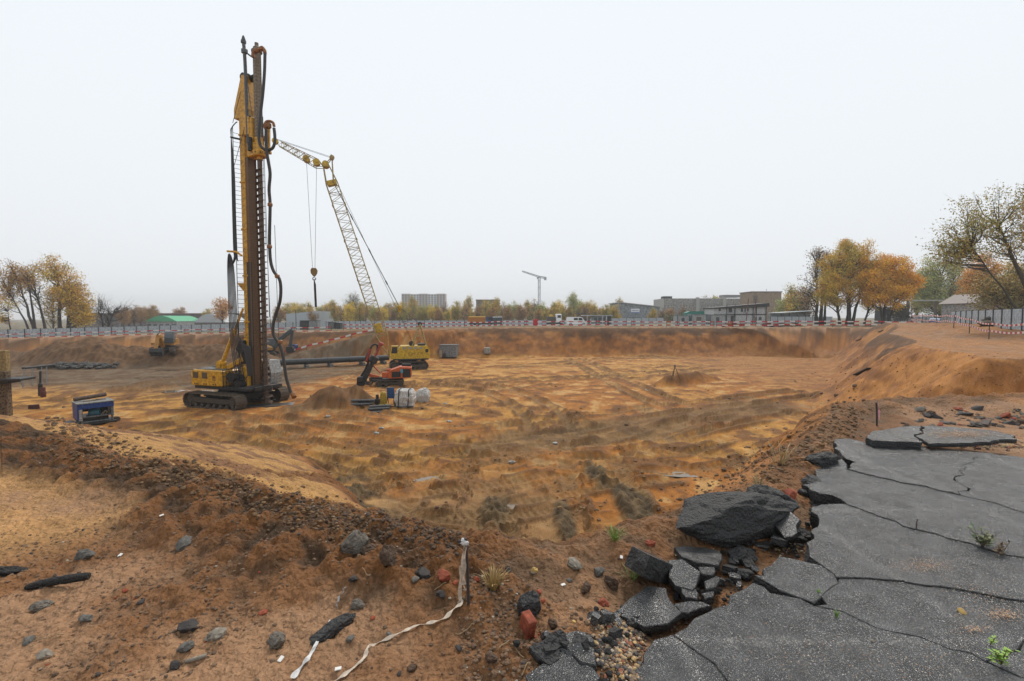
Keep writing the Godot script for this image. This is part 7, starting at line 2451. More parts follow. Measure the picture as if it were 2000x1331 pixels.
	plant_tree("orange_maple", "vivid golden orange maple standing before the black shelter", b, tree_mesh(13, 15, [[1.2, 11.0, 3.4, 3.0], [-1.6, 9.0, 3.4, 3.2], [3.4, 8.0, 2.8, 3.0], [0.5, 6.2, 4.8, 2.6]], 200, 230, 1.05, 0.24, orange, [[0, 0.6, 12.5, 0.36], [-0.4, -2.0, 10, 0.24], [0.4, 3.0, 9, 0.2]], 4), bark)
	b = Vector3(span(1690, 0, 100).x, -0.1, -100)
	plant_tree("slim_maple", "slim olive gold maple with a leaning stem between two big maples", b, tree_mesh(14, 12, [[1.2, 7.0, 2.6, 3.6]], 50, 70, 1.2, 0.3, gold + olive, [[-0.6, 1.6, 9, 0.24]], 4), bark)
	b = Vector3(span(1835, 0, 132).x, -0.1, -132)
	plant_tree("green_willow", "broad soft green willow behind the gate frame", b, tree_mesh(15, 20, [[0, 14.0, 6.0, 5.4], [-5.0, 10.0, 4.6, 5.0], [5.0, 9.0, 4.4, 5.4], [-1.0, 6.5, 6.5, 4.4]], 210, 130, 1.6, 0.36, green, [[0, 0, 16, 0.5], [0.8, 3.0, 13, 0.3]], 3), bark)
	plant_tree("green_willow", "round yellow green willow crown between orange birch and leaning poplar", Vector3(span(1962, 0, 125).x, -0.1, -125), tree_mesh(44, 18, [[0, 12.5, 5.4, 5.0], [-4.0, 9.0, 4.2, 4.6], [4.4, 9.0, 4.4, 5.0], [0, 6.0, 6.0, 4.0]], 150, 110, 1.6, 0.36, green + gold, [[0, 0, 14, 0.45]], 3), bark)
	b = Vector3(span(1788, 0, 140).x, -0.1, -140)
	plant_tree("twiggy_alder", "grey brown twiggy alder left of the green willow", b, kinds[5], bark, "", 0.7, Vector3(1.0, 1.15, 1.0))
	b = Vector3(span(1915, 0, 108).x, 0.0, -108)
	plant_tree("orange_birch", "tall orange birch right of the green willow", b, tree_mesh(16, 17, [[0, 12.5, 3.6, 3.8], [-2.0, 8.0, 3.0, 4.0], [2.6, 9.0, 3.2, 4.0]], 140, 120, 1.2, 0.30, [Color(0.52, 0.27, 0.04), Color(0.46, 0.26, 0.05), Color(0.40, 0.20, 0.05)], [[0, 0.3, 15, 0.3]], 3), pale)
	b = Vector3(span(1880, 0, 105).x, 0.0, -105)
	plant_tree("brown_thorn", "brown twiggy thorn bush below the green willow", b, tree_mesh(17, 7, [[0, 4.0, 3.2, 3.0]], 60, 50, 1.1, 0.3, rust + olive, [[0, 0.4, 5, 0.12], [0.6, 1.4, 5, 0.1]], 6), bark)
	b = Vector3(span(1965, 0, 66).x, 0.3, -66)
	plant_tree("olive_thicket", "dark olive leafy tree behind the blue grey fence", b, tree_mesh(18, 10, [[1, 6.4, 4.0, 3.2], [-2.0, 4.4, 3.0, 2.8], [4, 5.0, 3.5, 3.4]], 110, 85, 1.3, 0.28, [Color(0.11, 0.11, 0.035), Color(0.17, 0.14, 0.04), Color(0.26, 0.17, 0.04)], [[0, 0.5, 8, 0.25], [1.4, 3.0, 7, 0.2]], 4), bark)
	# the big leaning tree at the right edge
	b = Vector3(span(2035, 0, 44).x, 0.3, -44)
	plant_tree("leaning_poplar", "large half bare poplar leaning in over the blue grey fence", b, tree_mesh(19, 8, [[-7.6, 9.0, 2.8, 2.0], [-5.2, 11.4, 2.8, 2.4], [-3.4, 8.6, 2.8, 2.2], [0.8, 11.0, 3.2, 3.6], [-0.6, 13.0, 2.4, 2.4], [-8.8, 7.4, 1.4, 1.2], [2.5, 7.0, 3.5, 3.5]], 190, 74, 1.0, 0.18, [Color(0.19, 0.20, 0.055), Color(0.25, 0.22, 0.06), Color(0.32, 0.24, 0.07)], [[0, -6.0, 12.0, 0.34], [0.2, -1.4, 15.0, 0.30], [0, 2.2, 12, 0.26], [-1.0, -8.6, 9.6, 0.15]], 7), mat("bark_lichen", lin(0.13, 0.12, 0.085), 0.9, 0.0, "dirt", 0.8))
	# dark yew under the orange maple
	b = Vector3(span(1757, 0, 108).x, -0.1, -108)
	plant_tree("dark_yew", "dark evergreen yew standing under the orange maple", b, tree_mesh(30, 5, [[0, 2.8, 2.0, 2.6]], 40, 60, 0.9, 0.3, [Color(0.03, 0.035, 0.025), Color(0.05, 0.05, 0.03)], [[0, 0, 4, 0.12]], 2), bark)
# ---------------------------------------------------------------- torn asphalt
var n_edge := FastNoiseLite.new()
func asphalt() -> StandardMaterial3D:
	if mats.has("asphalt"): return mats["asphalt"]
	var m := StandardMaterial3D.new()
	m.albedo_texture = texture("asphalt")
	m.albedo_color = Color(1.0, 1.0, 1.0)
	m.uv1_triplanar = true
	m.uv1_world_triplanar = true
	m.uv1_scale = Vector3.ONE * 0.62
	m.roughness = 0.34
	m.roughness_texture = texture("rough")
	m.metallic_specular = 0.5
	m.heightmap_enabled = true
	m.heightmap_texture = texture("asphalt_bump")
	m.heightmap_scale = 0.9
	m.detail_enabled = true
	m.detail_albedo = texture("blotch")
	m.detail_blend_mode = BaseMaterial3D.BLEND_MODE_MUL
	m.detail_uv_layer = BaseMaterial3D.DETAIL_UV_2
	m.uv2_triplanar = true
	m.uv2_world_triplanar = true
	m.uv2_scale = Vector3.ONE * 0.4
	mats["asphalt"] = m
	return m
func broken() -> StandardMaterial3D:
	return mat("asphalt_broken", lin(0.030, 0.029, 0.029), 0.72, 0.0, "grain", 1.3, false, 2.0)

func slab_geo(pts: Array, top: float, thick: float, rough := 0.05, gap := 0.0016) -> Array:
	# pts: pixels [x, y] or world Vector2(X, D); gives [top+edge Geo, side Geo]
	var p := PackedVector2Array()
	for q in pts:
		if q is Vector2: p.push_back(q)
		else:
			var w := gp(q[0], q[1], top)
			p.push_back(Vector2(w.x, -w.z))
	var fine := PackedVector2Array()
	for i in p.size():
		var a := p[i]
		var b := p[(i + 1) % p.size()]
		var n := clampi(int((b - a).length() / 0.07), 1, 60)
		for k in n:
			var c := a.lerp(b, float(k) / n)
			c += Vector2(n_edge.get_noise_2d(c.x * 3.0, c.y * 3.0), n_edge.get_noise_2d(c.x * 3.0 + 50.0, c.y * 3.0)) * rough * 1.6
			c += Vector2(n_edge.get_noise_2d(c.x * 14.0, c.y * 14.0), n_edge.get_noise_2d(c.x * 14.0 + 50.0, c.y * 14.0)) * rough * 0.5
			fine.push_back(c)
	var ins := Geometry2D.offset_polygon(fine, -gap)
	if ins.size() > 0: fine = ins[0]
	var inner := fine
	var i2 := Geometry2D.offset_polygon(fine, -0.004)
	if i2.size() == 1: inner = i2[0]
	var g := geo()
	var tri := Geometry2D.triangulate_polygon(inner)
	for i in range(0, tri.size(), 3):
		var q := []
		for j in 3: q.push_back(Vector3(inner[tri[i + j]].x, top, -inner[tri[i + j]].y))
		g.tri(q[0], q[1], q[2], Vector3.UP)
	var s := geo()
	var area := 0.0
	for i in fine.size(): area += fine[i].cross(fine[(i + 1) % fine.size()])
	var sg := 1.0 if area > 0.0 else -1.0
	# worn shoulder, then a rough broken flank in three steps
	var m := fine.size()
	var ring := [[], [], [], []]
	for i in m:
		var a := fine[i]
		var t := (fine[(i + 1) % m] - fine[(i + m - 1) % m]).normalized()
		var out := Vector2(t.y, -t.x) * sg
		var j := n_edge.get_noise_2d(a.x * 9.0, a.y * 9.0 + 20.0)
		var j2 := n_edge.get_noise_2d(a.x * 9.0 + 70.0, a.y * 9.0 + 20.0)
		var c := a - out * 0.0045
		ring[0].push_back(Vector3(c.x, top, -c.y))
		ring[1].push_back(Vector3(a.x, top - 0.004, -a.y))
		c = a + out * thick * 0.35 * (j + 0.1)
		ring[2].push_back(Vector3(c.x, top - thick * 0.5, -c.y))
		c = a + out * thick * 0.35 * (j2 - 0.1)
		ring[3].push_back(Vector3(c.x, top - thick, -c.y))
	for k in 3:
		for i in m:
			var i3 := (i + 1) % m
			var e: Vector3 = ring[1][i3] - ring[1][i]
			var out := Vector3(-e.z, 0.3, e.x)
			var mid := Vector3(fine[i].x, 0, -fine[i].y)
			var o2 := Vector2(e.x, -e.z)
			out = Vector3(o2.y * sg, 0.2, o2.x * sg)
			s.quad(ring[k][i], ring[k][i3], ring[k + 1][i3], ring[k + 1][i], out)
	return [g, s]

func build_asphalt() -> void:
	n_edge.seed = 41
	n_edge.frequency = 1.0
	n_edge.fractal_octaves = 3
	var root := Node3D.new()
	root.name = "asphalt_pavement"
	add_child(root)
	tag(root, "cracked wet asphalt paving torn off along the pit edge", "", "", "structure")
	var far_r := Vector2(14.0, 2.2)
	var slabs := [
		# big near slab
		[[[1322, 1237], [1360, 1212], [1400, 1190], [1440, 1160], [1470, 1140], [1520, 1158], [1565, 1172], [1585, 1181], [1640, 1202], [1700, 1222], [1800, 1247], [1880, 1275], [1950, 1302], [2010, 1326], Vector2(4.5, 1.6), Vector2(6.0, -2.5), Vector2(1.6, -2.5), Vector2(1.15, 1.5), [1430, 1331], [1395, 1292], [1360, 1262]], 0.0],
		[[[1222, 1331], [1255, 1276], [1290, 1245], [1322, 1237], [1360, 1262], [1395, 1292], [1430, 1331], Vector2(1.15, 1.5), Vector2(1.6, -2.5), Vector2(0.2, -2.5), Vector2(0.42, 1.4)], -0.006],
		# small square
		[[[1472, 1126], [1500, 1100], [1532, 1086], [1600, 1102], [1645, 1129], [1612, 1155], [1578, 1174], [1530, 1156]], 0.006],
		# strip
		[[[1585, 1181], [1612, 1155], [1645, 1129], [1700, 1134], [1780, 1141], [1850, 1155], [1930, 1164], [2020, 1172], Vector2(5.6, 3.0), [2010, 1244], [1965, 1272], [1950, 1302], [1880, 1275], [1800, 1247], [1700, 1222], [1640, 1202]], 0.002],
		[[[1965, 1272], [2010, 1244], Vector2(5.6, 3.0), Vector2(9.0, 2.2), Vector2(9.0, -2.5), Vector2(6.0, -2.5), Vector2(4.5, 1.6), [2010, 1326], [1950, 1302]], -0.004],
		# middle slabs
		[[[1600, 984], [1650, 984], [1700, 1000], [1750, 1020], [1790, 1035], [1850, 1050], [1900, 1061], [2010, 1092], Vector2(7.2, 3.6), Vector2(9.0, 2.2), Vector2(5.6, 3.0), [2020, 1172], [1930, 1164], [1850, 1155], [1780, 1141], [1700, 1134], [1645, 1129], [1600, 1102], [1578, 1085], [1586, 1060], [1592, 1025]], 0.012],
		[[[1568, 946], [1600, 928], [1655, 918], [1740, 936], [1800, 950], [1880, 966], [1950, 984], [2010, 1002], Vector2(9.0, 4.6), Vector2(7.2, 3.6), [2010, 1092], [1900, 1061], [1850, 1050], [1790, 1035], [1750, 1020], [1700, 1000], [1650, 984], [1620, 968]], 0.02],
		[[[1626, 862], [1652, 856], [1700, 866], [1800, 872], [1872, 880], [1920, 896], [1870, 918], [1864, 932], [1890, 958], [1880, 966], [1800, 950], [1740, 936], [1655, 918], [1662, 902], [1640, 884]], 0.03],
		[[[1872, 880], [1930, 884], [2010, 896], Vector2(12.0, 5.6), Vector2(9.0, 4.6), [2010, 1002], [1950, 984], [1880, 966], [1890, 958], [1864, 932], [1870, 918], [1920, 896]], 0.026],
		[Array([Vector2(7.2, 3.6), Vector2(9.0, 4.6), Vector2(12.0, 5.6), Vector2(16.0, 5.0), Vector2(16.0, -2.5), Vector2(9.0, -2.5), Vector2(9.0, 2.2)]), 0.0],
	]
	for q in slabs:
		var gs := slab_geo(q[0], q[1], 0.16)
		var o := obj("slab", gs[0], asphalt(), root)
		obj("broken_edge", gs[1], broken(), o)
	# upheaved pieces that rest on the paving or hang over the edge
	var loose := [
		["asphalt_plate", "raised grey asphalt plate on top of the far paving edge", [[1690, 850], [1712, 841], [1760, 834], [1795, 832], [1802, 843], [1786, 852], [1803, 864], [1745, 864], [1702, 861]], 0.12, 0.13, 0.0],
		["asphalt_plate", "long raised asphalt plate covered with sandy grit", [[1800, 832], [1860, 834], [1930, 840], [1985, 850], [1985, 858], [1900, 866], [1812, 867], [1790, 852], [1806, 844]], 0.11, 0.05, 0.00],
		["asphalt_plate", "small dusty asphalt plate beside the torn paving corner", [[1588, 915], [1612, 904], [1650, 903], [1656, 922], [1600, 932]], -0.02, 0.05, 0.06],
		["asphalt_plate", "gravel strewn asphalt plate below the black boulder", [[1322, 1072], [1345, 1062], [1400, 1072], [1414, 1092], [1408, 1106], [1360, 1105], [1330, 1092]], -0.04, 0.05, -0.08],
		["asphalt_plate", "wedge of asphalt with fresh cracks beside the upright plate", [[1302, 1098], [1330, 1096], [1362, 1120], [1366, 1142], [1345, 1146], [1318, 1138]], -0.03, 0.05, 0.10],
		["asphalt_plate", "flat asphalt flake between gravel plate and square slab", [[1362, 1108], [1398, 1108], [1404, 1118], [1386, 1128], [1362, 1122]], -0.05, 0.05, 0.03],
		["asphalt_plate", "dark asphalt flake beside the crumbled black lumps", [[1372, 1136], [1402, 1122], [1412, 1128], [1404, 1146], [1380, 1152]], -0.05, 0.05, -0.05],
		["asphalt_plate", "lower asphalt flake touching the big paving slab", [[1326, 1144], [1364, 1148], [1362, 1172], [1340, 1172], [1326, 1160]], -0.05, 0.05, 0.03],
		["asphalt_plate", "thin asphalt flake at the torn paving lip", [[1368, 1156], [1402, 1150], [1400, 1170], [1376, 1172]], -0.05, 0.05, -0.03],
		["asphalt_plate", "broad asphalt plate sinking toward the pit with crumbled edge", [[1200, 1196], [1226, 1168], [1262, 1148], [1296, 1152], [1318, 1178], [1330, 1200], [1300, 1214], [1256, 1218], [1222, 1206]], -0.05, 0.05, 0.08],
		["asphalt_plate", "narrow asphalt splinter along the big paving slab", [[1322, 1180], [1372, 1174], [1388, 1184], [1352, 1200], [1330, 1198]], -0.06, 0.05, 0.00],
		["asphalt_plate", "rectangular asphalt plate lying on the crumbled corner", [[1070, 1236], [1150, 1232], [1166, 1250], [1160, 1300], [1120, 1296], [1094, 1262]], 0.06, 0.13, -0.08],
		["asphalt_plate", "curled black asphalt slab with wet gravel in the corner", [[1028, 1322], [1060, 1288], [1098, 1270], [1140, 1296], [1162, 1320], [1150, 1360], [1040, 1370]], 0.05, 0.16, 0.05],
		["asphalt_plate", "tilted asphalt shard resting against the black boulder", [[1505, 1012], [1528, 1002], [1568, 1020], [1562, 1036], [1530, 1040]], 0.02, 0.05, 0.26],
		["asphalt_plate", "small dark shard under the tilted asphalt shard", [[1510, 1038], [1545, 1042], [1532, 1062], [1508, 1060]], -0.06, 0.05, -0.19],
		["asphalt_plate", "upright black asphalt plate standing on its edge", [[1236, 1092], [1262, 1066], [1300, 1046], [1322, 1058], [1318, 1090], [1300, 1118], [1262, 1140]], 0.02, 0.14, -0.42],
	]
	for q in loose:
		var gs := slab_geo(q[2], q[3], q[4], 0.03, 0.004)
		var c := Vector3.ZERO
		for v in gs[0].v: c += v
		c /= gs[0].v.size()
		for k in 2:
			for i in gs[k].v.size(): gs[k].v[i] -= c
		var o := obj(q[0], gs[0], asphalt())
		o.position = c
		o.rotation = Vector3(q[5] * 0.8, 0, q[5])
		tag(o, q[1], "asphalt plate")
		obj("broken_edge", gs[1], broken(), o)
	# thick broken lumps: pixel, radii, yaw, roll
	var lumps := [
		[1432, 1022, Vector3(0.60, 0.20, 0.27), 0.42, -0.10, 3, "big black broken asphalt boulder lying along the pit edge"],
		[1505, 992, Vector3(0.22, 0.16, 0.2), 0.2, 0.2, 8, "rounded black asphalt lump at the end of the boulder"],
		[1034, 1192, Vector3(0.075, 0.075, 0.065), 0.6, 0.7, 4, "smooth black asphalt lump standing above the red brick"],
		[1446, 1096, Vector3(0.13, 0.07, 0.09), 0.3, 0.1, 6, "grey topped asphalt chunk before the boulder"],
		[1455, 1130, Vector3(0.06, 0.06, 0.055), 0.3, 0.1, 7, "black crumbled asphalt clod beside the square slab"],
		[1590, 960, Vector3(0.16, 0.12, 0.12), 0.5, 0.5, 10, "black lump under the torn corner of the paving"],
		[1262, 1232, Vector3(0.07, 0.05, 0.04), -0.5, 0.3, 12, "sharp black splinter standing in the gravel"],
		[648, 1236, Vector3(0.125, 0.04, 0.05), 0.85, 0.1, 14, "dark grey broken kerb piece lying on the torn tape"],
		[1606, 906, Vector3(0.2, 0.1, 0.14), 0.3, 0.1, 15, "black edge lump beneath the small dusty plate"],
	]
	for q in lumps:
		var p := hp(q[0], q[1])
		var g := geo()
		rock(g, Vector3.ZERO, q[2], q[5], 0.22, 3, Basis(Vector3.UP, q[3]) * Basis(Vector3.BACK, q[4]), true)
		var o := obj("asphalt_lump", g, broken())
		o.position = p + Vector3(0, q[2].y * 0.35, 0)
		tag(o, q[6], "asphalt lump")
	# sharp loose shards
	var sr := RandomNumberGenerator.new()
	sr.seed = 19
	var where := [[1440, 1110, 40, 22], [1340, 1160, 40, 26], [1240, 1215, 70, 24], [1480, 1065, 60, 16], [1150, 1240, 60, 30], [1555, 1040, 20, 30], [1585, 975, 20, 20], [1400, 1150, 40, 26], [1110, 1290, 60, 26]]
	for k in 54:
		var w: Array = where[k % where.size()]
		var at := hp(w[0] + sr.randfn() * w[2] * 0.6, w[1] + sr.randfn() * w[3] * 0.6)
		var rad := sr.randf_range(0.022, 0.085)
		var poly := PackedVector2Array()
		var nn := sr.randi_range(4, 6)
		for j in nn:
			var a := TAU * (j + sr.randf_range(-0.3, 0.3)) / nn
			poly.push_back(Vector2(cos(a), sin(a) * 0.75) * rad * sr.randf_range(0.7, 1.15))
		var g := geo()
		g.prism(poly, Vector3.ZERO, Vector3.RIGHT, Vector3.BACK, Vector3(0, sr.randf_range(0.018, 0.05), 0))
		var o := obj("asphalt_shard", g, asphalt() if k % 2 == 0 else broken())
		o.position = at + Vector3(0, 0.012, 0)
		o.rotation = Vector3(sr.randfn() * 0.35, sr.randf() * TAU, sr.randfn() * 0.35)
		tag(o, "small sharp asphalt shard in the crumbled paving edge", "asphalt shard", "loose shards at the paving edge")
	# small crumbs of asphalt between the plates
	var mm := MultiMesh.new()
	mm.transform_format = MultiMesh.TRANSFORM_3D
	var cg := geo()
	rock(cg, Vector3.ZERO, Vector3.ONE, 5, 0.3, 1)
	mm.mesh = cg.mesh()
	var r := RandomNumberGenerator.new()
	r.seed = 12
	var spots := [[1420, 1150, 45, 28, 90], [1250, 1200, 60, 18, 120], [1110, 1285, 70, 40, 50], [1180, 1280, 60, 60, 50], [1550, 1060, 30, 14, 50], [1540, 1070, 30, 20, 40], [1590, 1000, 14, 30, 40], [1350, 1150, 50, 40, 90], [1465, 1080, 50, 22, 50]]
	var tf := []
	for q in spots:
		for k in q[4]:
			var p := hp(q[0] + r.randfn() * q[2] * 0.5, q[1] + r.randfn() * q[3] * 0.5)
			var sc := 0.004 + 0.018 * pow(r.randf(), 3.0)
			tf.push_back(Transform3D(Basis(Vector3(r.randfn(), r.randfn(), r.randfn()).normalized(), r.randf() * TAU).scaled(Vector3(sc, sc * 0.7, sc)), p + Vector3(0, sc * 0.3 + 0.02, 0)))
	mm.instance_count = tf.size()
	for i in tf.size(): mm.set_instance_transform(i, tf[i])
	var mi := MultiMeshInstance3D.new()
	mi.name = "asphalt_crumbs"
	mi.multimesh = mm
	mi.material_override = broken()
	add_child(mi)
	tag(mi, "black crumbs of asphalt between the broken plates", "crumbs", "", "stuff")

# ---------------------------------------------------------------- stones, bricks, timber
func build_stones() -> void:
	var grey := mat("stone_grey", lin(0.17, 0.155, 0.135), 0.85, 0.0, "dirt", 1.6)
	var pale := mat("stone_pale", lin(0.36, 0.31, 0.245), 0.85, 0.0, "dirt", 1.8)
	var dark := mat("stone_dark", lin(0.055, 0.046, 0.042), 0.8, 0.0, "dirt", 1.6)
	var brick := mat("brick_red", lin(0.42, 0.088, 0.035), 0.85, 0.0, "dirt", 1.6)
	var conc := mat("stone_concrete", lin(0.25, 0.215, 0.175), 0.9, 0.0, "dirt", 1.8, false, 2.0)
	var earth := mat("stone_earth", lin(0.135, 0.078, 0.045), 0.9, 0.0, "dirt", 1.5, false, 2.0)
	var white := mat("scrap_white", lin(0.66, 0.64, 0.60), 0.7)
	var ochre := mat("stone_ochre", lin(0.46, 0.30, 0.10), 0.8)
	var list := [
		[359, 1067, 40, 0.45, grey, "flat grey stone on smooth sand near the crest clods"],
		[165, 1088, 34, 0.6, grey, "round grey stone half sunk above the charred log"],
		[512, 1201, 24, 0.5, brick, "bright red brick chip on smooth wet sand"],
		[243, 1156, 12, 0.6, brick, "tiny red brick chip right of the charred log"],
		[539, 1258, 42, 0.75, conc, "rough pale concrete lump with red specks"],
		[424, 1245, 42, 0.55, pale, "beige broken stone in the trodden earth"],
		[361, 1268, 40, 0.5, grey, "slanted grey shard half buried in brown earth"],
		[369, 1226, 46, 0.45, dark, "dark flat stone behind the slanted grey shard"],
		[340, 1306, 27, 0.8, dark, "dark purple stone in the lower earth"],
		[78, 1188, 38, 0.5, conc, "pale lump below the charred log"],
		[87, 1282, 34, 0.45, pale, "beige shard in the trodden lower corner"],
		[275, 1178, 18, 0.5, dark, "small dark pebble beyond the slanted shard"],
		[165, 1210, 26, 0.45, grey, "thin grey shard standing among dark clods"],
		[55, 1254, 26, 0.4, grey, "low grey pebble beside the dry twig"],
		[690, 1072, 52, 0.95, conc, "jagged beige concrete lump on the crest"],
		[757, 1096, 46, 0.95, earth, "brown earthy block beside the jagged concrete lump"],
		[720, 1078, 30, 0.7, earth, "earthy stone between the concrete lump and brown block"],
		[868, 1130, 34, 0.65, brick, "red brick rubble left of the taped stake"],
		[889, 1141, 14, 0.7, brick, "small red brick bit at the taped stake"],
		[932, 1135, 15, 0.9, brick, "upright red brick bit right of the taped stake"],
		[728, 1209, 12, 0.5, brick, "red chip on smooth sand by the creased tape"],
		[697, 1188, 34, 0.7, conc, "pinkish stone above the dark kerb piece"],
		[691, 1134, 28, 0.5, dark, "dark angular stone below the concrete lump"],
		[826, 1127, 34, 0.7, dark, "dark angular stone left of the red rubble"],
		[811, 1134, 26, 0.4, conc, "flat beige stone before the dark angular stone"],
		[863, 1163, 26, 0.6, dark, "dark pebble on sand left of the tape knot"],
		[992, 1116, 16, 0.8, dark, "dark pebble on the pit lip right of the stake"],
		[1044, 1117, 15, 0.8, ochre, "yellow stone on the pit lip"],
		[1124, 1106, 36, 0.5, pale, "pale flat stone on the pit lip before the grass"],
		[1170, 1122, 30, 0.75, grey, "square grey stone on the bare soil strip"],
		[1194, 1144, 34, 0.75, earth, "rounded mossy stone by the upright asphalt plate"],
		[1146, 1152, 27, 0.6, earth, "low brown stone left of the mossy stone"],
		[1112, 1136, 13, 0.6, grey, "small pale chip on the bare soil strip"],
		[1178, 1182, 30, 0.6, brick, "red brick rubble behind the propped asphalt chunk"],
		[1269, 1064, 24, 0.5, brick, "red brick bit behind the upright asphalt plate"],
		[1053, 1158, 15, 0.6, brick, "red brick bit above the black lump"],
		[1061, 1176, 12, 0.6, brick, "tiny red brick bit right of the black lump"],
		[1121, 1218, 14, 0.6, ochre, "yellow chip left of the propped asphalt chunk"],
		[1042, 1120, 12, 0.6, pale, "pale chip on the crest right of the stake"],
		[1080, 1222, 26, 0.7, earth, "brown stone below the soil strip"],
		[805, 1308, 24, 0.6, earth, "brown clod beside the long creased tape"],
		[960, 1290, 30, 0.7, earth, "earthy clod at the foot of the crumbled corner"],
		[780, 1318, 12, 0.6, dark, "dark pebble on smooth sand right of the tape"],
		[895, 1268, 16, 0.5, dark, "dark pebble before the loose brown clods"],
		[685, 1248, 22, 0.45, grey, "flat grey stone right of the kerb piece"],
		[760, 1240, 12, 0.5, grey, "grey chip beside the long creased tape"],
		[1545, 970, 34, 0.7, brick, "red brick lump behind the big boulder"],
		[1520, 1040, 40, 0.7, earth, "rust coloured stone under the tilted shard"],
		[1880, 1198, 17, 0.7, ochre, "tan stone lying on the open asphalt"],
		[1705, 1254, 9, 0.7, pale, "pale pebble on the big asphalt slab"],
		[1697, 1047, 7, 0.5, dark, "black bit on the middle asphalt slab"],
		[1813, 1138, 10, 0.5, dark, "black bit beside the long crack"],
	]
	var i := 0
	for q in list:
		i += 1
		var p := hp(q[0], q[1])
		if q[0] > 1640 and q[1] > 1000: p = gp(q[0], q[1], 0.0)
		var w: float = q[2] * 0.5 * (-p.z) / FOCAL
		var g := geo()
		rock(g, Vector3.ZERO, Vector3(w, w * q[3], w * 0.75), 100 + i, 0.3, 2, Basis(Vector3.UP, i * 1.7) * Basis(Vector3.BACK, 0.3 * sin(i * 2.1)), true)
		var called := "stone"
		var cat := "stone"
		if q[4] == brick:
			called = "brick_fragment"
			cat = "brick"
		var o := obj(called, g, q[4])
		o.position = p + Vector3(0, w * q[3] * 0.35, 0)
		tag(o, q[5], cat)
	# whole red brick with cores standing on end
	var p := hp(1031, 1238)
	var b := thing("red_brick", "red cored brick standing on end beside the black lump", "brick", p + Vector3(0, 0.045, 0), 0.5)
	b.rotation.x = 0.25
	var g := geo()
	g.box(Vector3.ZERO, Vector3(0.052, 0.12, 0.085), Basis(), 0.004)
	obj("block", g, brick, b)
	for k in 3:
		g = geo()
		g.box(Vector3(0, -0.035 + 0.02 * k, 0.0430), Vector3(0.04, 0.006, 0.002), Basis())
		obj("rib", g, brick, b)
	# charred log, plank, bright chips
	p = hp(110, 1146)
	g = geo()
	g.tube(smooth([Vector3(-0.16, 0.01, 0.03), Vector3(-0.06, 0.03, 0.015), Vector3(0.06, 0.045, 0), Vector3(0.18, 0.05, -0.03)], 4), [0.016, 0.02, 0.023, 0.025, 0.024, 0.026, 0.027, 0.025, 0.028, 0.027, 0.026, 0.025, 0.02], 9)
	var o := obj("charred_log", g, mat("charred_wood", lin(0.026, 0.022, 0.02), 0.8, 0.0, "dirt", 2.0, false, 2.0))
	o.position = p
	tag(o, "charred black branch lying on brown clods", "log")
	p = hp(15, 1122)
	g = geo()
	rock(g, Vector3.ZERO, Vector3(0.12, 0.025, 0.04), 55, 0.3, 2)
	o = obj("charred_stick", g, mats["charred_wood"])
	o.position = p + Vector3(0, 0.02, 0)
	tag(o, "short charred stick at the edge of the dug earth", "stick")
	for q in [[382, 1293, 0.09, 0.5, pale, "pale splinter of wood below the slanted shard", "wood splinter"], [1925, 828, 0.55, 0.7, mat("old_wood", lin(0.10, 0.065, 0.05), 0.85, 0.0, "dirt", 1.0), "dark broken board on the rubble behind the raised plate", "board"], [1010, 1190, 0.06, -0.9, grey, "thin grey sliver leaning on the black lump", "sliver"]]:
		p = hp(q[0], q[1])
		g = geo()
		g.box(Vector3(0, 0.015, 0), Vector3(q[2], 0.012 + q[2] * 0.05, q[2] * 0.2), Basis(Vector3.UP, q[3]), 0.004)
		o = obj("wood_piece", g, q[4])
		o.position = p
		tag(o, q[5], q[6])
	for q in [[1214, 1091], [1100, 1145], [234, 1087], [315, 1009], [660, 1310], [548, 1291]]:
		p = hp(q[0], q[1])
		g = geo()
		g.box(Vector3(0, 0.008, 0), Vector3(0.03, 0.006, 0.02), Basis(Vector3(0.3, 1, 0.1).normalized(), q[0]), 0.002)
		o = obj("white_shard", g, white)
		o.position = p
		tag(o, "small white shard on brown soil", "shard", "white shards on the soil")
	# rubble at the far right paving edge
	var r := RandomNumberGenerator.new()
	r.seed = 71
	for k in 110:
		p = hp(2000.0 - 260.0 * pow(r.randf(), 1.5), r.randf_range(800, 838))
		var w := 0.03 + 0.11 * pow(r.randf(), 2.0)
		g = geo()
		rock(g, Vector3.ZERO, Vector3(w, w * r.randf_range(0.2, 0.5), w * r.randf_range(0.5, 0.9)), 200 + k, 0.45, 1, Basis(Vector3.UP, k) * Basis(Vector3.BACK, r.randfn() * 0.3), true)
		var kind: int = [0, 2, 4, 2, 4, 3, 1, 4, 2][k % 9]
		o = obj("rubble_piece", g, [grey, brick, dark, conc, earth][kind])
		o.position = p + Vector3(0, w * 0.05, 0)
		tag(o, ["grey stone in the rubble behind the raised asphalt plates", "red brick bit in the rubble behind the raised asphalt plates", "black lump in the rubble behind the raised asphalt plates", "pale concrete bit in the rubble behind the raised asphalt plates", "brown earthy lump in the rubble behind the raised asphalt plates"][kind], "rubble", "rubble behind the raised plates")

